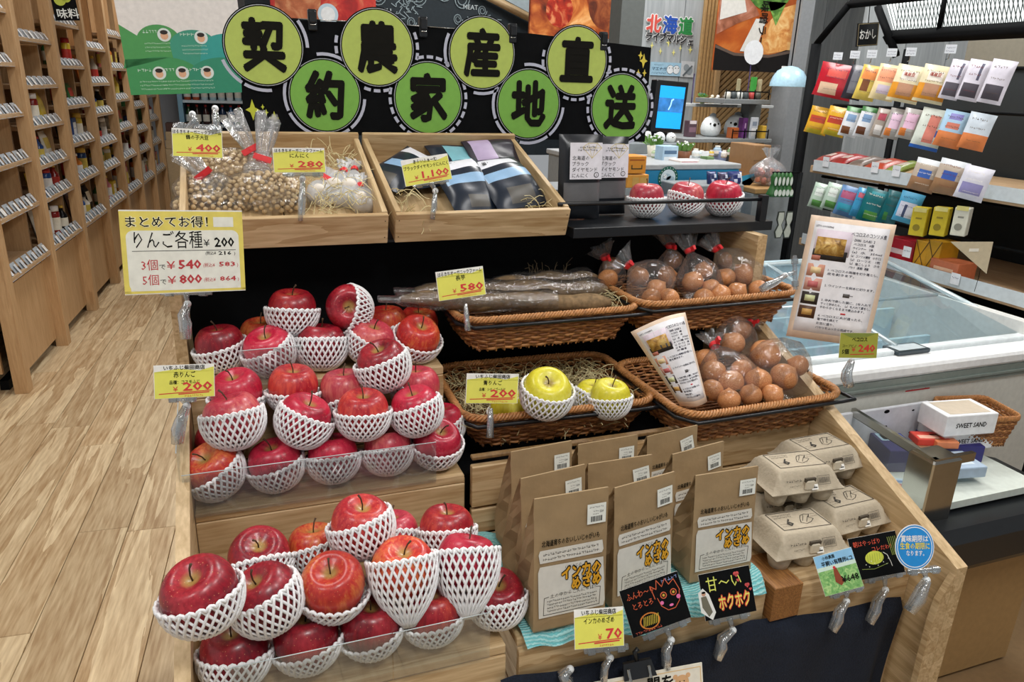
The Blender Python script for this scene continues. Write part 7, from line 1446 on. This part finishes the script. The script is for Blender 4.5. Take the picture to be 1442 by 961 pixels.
for k in ('So',): sm = rc.modifiers.new('thickness', 'SOLIDIFY'); sm.thickness = .0004; sm.offset = -1
clip('clear clip gripping the left edge of the large recipe page', dY(1116, 385, 1.24), ((1119, 360), (1120, 408)), (1106, 388), ((1094, 396), (1080, 400), (1072, 408)), bw=.010)
# rolled leaflet standing in the lower onion basket
TLp, TRp, BLp, BRp = at(888, 468, Y=1.19), at(965, 440, Y=1.19), at(958, 572, Y=1.14), at(996, 566, Y=1.13)
def rolled(x, y, z):
    u, v = x+.5, y+.5; top_ = TLp.lerp(TRp, u); bot = BLp.lerp(BRp, u); p = bot.lerp(top_, v); bul = math.sin(math.pi*u)
    return p-Vector((.3, .9, -.15))*(.026*bul*(.75+.25*v)+z)+Vector((0, 0, .012*bul*v))
a = MB(C('#f0e8e0', .5)); recipe(a, .1, .15, rolled); rl = a.build('recipe_page'); tag(rl, 'recipe page rolled into a cone standing in the lower onion basket', 'leaflet', 'recipe pages')
sm = rl.modifiers.new('thickness', 'SOLIDIFY'); sm.thickness = .0004; sm.offset = -1
# sign cut off at the bottom edge, hung from a black bulldog clip
cs = ((838, 963), (990, 932), (842, 1040), (994, 1012)); M_, w, h = quad(*cs, dY(915, 985, .79), -6, 18)
a = MB(C('#f1ecdc', .5)); a.box(-w/2, -h/2, -.002, w/2, h/2, 0); a.use(C('#e9c88a')); 
for e in ((-.48, -.46, .48, -.46), (.48, -.46, .48, .44), (.48, .44, -.48, .44)): a.stroke([(e[0]*w, e[1]*h), (e[2]*w, e[3]*h)], .0014, .0004)
a.use(INK); a.text('間を、', -w*.02, h*.14, h*.26, w*.30, .0006, .03)
a.use(C('#e3b483')); 
for (x, y, r) in [(.30, .22, .065), (.24, .33, .022), (.36, .33, .022)]: a.disc(w*x, h*y, w*r, .0006, 24)
a.use(C('#f3dcc0')); a.disc(w*.30, h*.17, w*.03, .0008, 16); a.use(INK); a.disc(w*.28, h*.24, w*.006, .001, 8); a.disc(w*.32, h*.24, w*.006, .001, 8); a.disc(w*.30, h*.19, w*.008, .001, 8)
tag(a.build('notice_board', None, M_), 'cream notice with a bear drawing cut off at the bottom edge', 'sign')
P = at(898, 938, Y=.806); t = thing('bulldog_clip', 'black bulldog clip gripping the cream notice at the bottom edge', 'clip', frame(P, RT*.98+UP*.2, UP))
a = MB(BLK2); a.loft([[(-.026, -.016, -.008), (.026, -.016, -.008), (.022, .008, -.004), (-.022, .008, -.004)], [(-.026, -.016, .010), (.026, -.016, .010), (.022, .008, .004), (-.022, .008, .004)]], True, True, True, False); a.build('body', t)
a = MB(CHROME)
for x in (-.016, .016): a.box(x-.0025, -.018, .008, x+.0025, .002, .012, .001)
a.build('lever', t)
a = MB(BLK2); a.tube([(0, .008, 0), (0, .022, .0), (.006, .026, 0)], .004, 8); a.build('hook', t)
# ================================================================ the hand-painted banner with round characters
BNY = 1.85
bn = thing('banner', 'black board banner with eight round green characters standing behind the crates', 'banner', ML((0, 0, 0)))
def bpt(x, y, Y=BNY): return at(x, y, Y=Y)
def poly_px(pts, Y, mat, th=.004):
    a = MB(mat); P = [at(x, y, Y=Y) for x, y in pts]; c = sum(P, Vector())/len(P); a.poly([((p-c).x, (p-c).z) for p in P][::-1], 0, th); M_ = frame(c, (1, 0, 0), (0, 0, 1)); return a, M_
for pts, dz in [([(339, 100), (339, 25), (551, 34), (553, 192), (344, 186)], 0), ([(551, 34), (746, 47), (748, 196), (553, 191)], .0), ([(746, 47), (917, 67), (908, 200), (748, 196)], .0)]:
    a, M_ = poly_px([p for p in pts], BNY+dz, BLACK); a.build('board', bn, M_)
a, M_ = poly_px([(341, 100), (345, 28), (400, 28), (560, 35), (560, 40), (345, 34)], BNY-.003, BLACK)
a = MB(CHROME)
a.tube([bpt(420, 26.5, BNY-.002), bpt(551, 33, BNY-.002)], .0012, 5); a.tube([bpt(566, 35, BNY-.002), bpt(720, 46, BNY-.002)], .0012, 5); a.build('edge_trim', bn)
CG1, CG2 = C('#b9cc62', .55, noise=.05), C('#7fb84c', .55, noise=.05)
chars = [('契', 371.5, 64.5, 1, 104, 106, 'dash'), ('約', 458, 135, 2, 97, 98, 'long'), ('農', 531.5, 67.5, 1, 95, 102, 'dot'), ('家', 603.5, 138.5, 2, 91.5, 97, 'dot'), ('産', 679, 75, 1, 88, 96, 'long'), ('地', 744.5, 147, 2, 86, 94, 'long'), ('直', 812.5, 86, 1, 81.5, 92, 'dot'), ('送', 873.5, 151.5, 2, 78.5, 90, 'dot')]
br = random.Random(12)
for i, (ch, cx, cy, g, pw, ph, ds) in enumerate(chars):
    lift = .006+.001*(g == 1); c = at(cx, cy, Y=BNY-lift)
    R = ph/2/FPX*((c-CAM).dot(fw))*1.01; M_ = frame(c, (1, 0, 0), (0, 0, 1))
    a = MB(BLACK); a.poly([(R*1.03*math.cos(R_(t)), R*1.03*math.sin(R_(t))) for t in range(0, 360, 8)], 0, .003)
    a.use(C('#c9cdd2')); a.poly([(R*1.0*math.cos(R_(t)), R*1.0*math.sin(R_(t))) for t in range(0, 360, 8)], .0002)
    a.use(BLACK); a.disc(0, 0, R*.985, .0004, 48); a.use(CG1 if g == 1 else CG2); a.disc(0, 0, R*.955, .0007, 48)
    a.use(INK); a.text(ch, 0, -R*.58, R*1.18, R*1.12, .0010, .058, al='c'); dd = a.build('character_disc', bn, M_); dd['label'] = 'round %s disc with the character %s' % ('yellow-green' if g == 1 else 'green', ch)
    DM = C('#c3c6d6', .6); n = {'dot': 26, 'long': 7, 'dash': 9}[ds]; gap = {'dot': .32, 'long': .07, 'dash': .09}[ds]
    for k in range(n):
        t0 = 360*k/n; t1 = t0+360/n*(1-gap)
        mid = R_((t0+t1)/2); pos = c+Vector((math.cos(mid)*R*1.12, 0, math.sin(mid)*R*1.12))
        q_ = Vector(pos); 
        if any(((q_-at(x2, y2, Y=BNY)).length < (h2/2/FPX*1.93)*1.01) for (_, x2, y2, _, _, h2, _) in chars if (x2, y2) != (cx, cy)): continue
        if i == 0 and (90 < (t0+t1)/2 < 215): continue
        if (q_.z > bpt(cx, 34+.085*(cx-551)).z+.01 and False): continue
        pts = [(R*1.12*math.cos(R_(t0+(t1-t0)*s/6)), R*1.12*math.sin(R_(t0+(t1-t0)*s/6))) for s in range(7)]
        topz = at(cx+(pos.x-c.x)*520, 0, Y=BNY).z
        if pos.z > at(max(345, min(915, cx+math.cos(mid)*ph*.56)), 30+max(0, (cx-400))*.085, Y=BNY).z-.004: continue
        L1 = [(x*.96, y*.96) for x, y in pts]+[(x*1.035, y*1.035) for x, y in pts][::-1]; a = MB(DM); a.poly(L1[::-1], .0012, .0006)
        a.build('painted_dash', bn, frame(at(cx, cy, Y=BNY-.0035), (1, 0, 0), (0, 0, 1)))
a = MB(C('#c9cf3c', .6))
def star4(a, c, s, sk=1): a.poly([(c[0], c[1]+s*1.5), (c[0]+s*.35, c[1]+s*.35), (c[0]+s, c[1]), (c[0]+s*.35, c[1]-s*.35), (c[0], c[1]-s*1.5), (c[0]-s*.35, c[1]-s*.35), (c[0]-s, c[1]), (c[0]-s*.35, c[1]+s*.35)][::-1], .0005)
M_ = frame(at(368, 155, Y=BNY-.001), (1, 0, 0), (0, 0, 1)); k_ = 1.78/FPX
for x, y, s in [(-11, 0, 9), (16, -10, 6), (6, -3, 3), (2, 4, 2.5)]: star4(a, (x*k_, y*k_), s*k_)
a.build('painted_stars', bn, M_)
a = MB(C('#e3cf4c', .6)); M_ = frame(at(906, 88, Y=BNY-.001), (1, 0, 0), (0, 0, 1)); k_ = 1.95/FPX
for x, y, s in [(0, 2, 6.5), (-5.5, 9, 4), (-7, -14, 3.5), (3, -14, 3.5)]: star4(a, (x*k_, y*k_), s*k_)
a.build('painted_stars', bn, M_)
for i, (x, y) in enumerate([(440, 28), (596, 38), (722, 47), (850, 58)]):
    P = at(x, y, Y=BNY-.006); t = thing('binder_clip', 'black clip on the banner top edge, %s from the left' % ['first', 'second', 'third', 'fourth'][i], 'clip', ML(P), 'black clips on the banner')
    a = MB(BLK2); a.box(-.0095, -.004, -.022, .0095, .012, .022, .002); a.build('body', t); a = MB(BLK2); a.box(-.007, -.011, -.006, .007, -.004, .018, .002); a.build('lever', t)
    a = MB(CHROME); a.tube([(-.006, -.005, -.010), (.006, -.005, -.010)], .0015, 6); a.build('spring', t)
a = MB(BLACK)
for x in (.25, .85): a.box(x-.01, BNY+.006, 1.196, x+.01, BNY+.016, 1.60, .001)
tag(a.build('banner_support'), 'black upright battens behind the banner', 'stand')

# a small wicker basket on the sale island, cut off by the right edge
P = at(1368, 600, z=IZ+.07); t = thing('wicker_basket', 'small light wicker basket at the right edge over the biscuit packs', 'basket', ML((P.x, P.y, IZ+.03), R_(-12)) @ Matrix.Diagonal((.42, .5, 1.2, 1)), 'small baskets')
for nm in bm: link(nm, bm[nm], t)
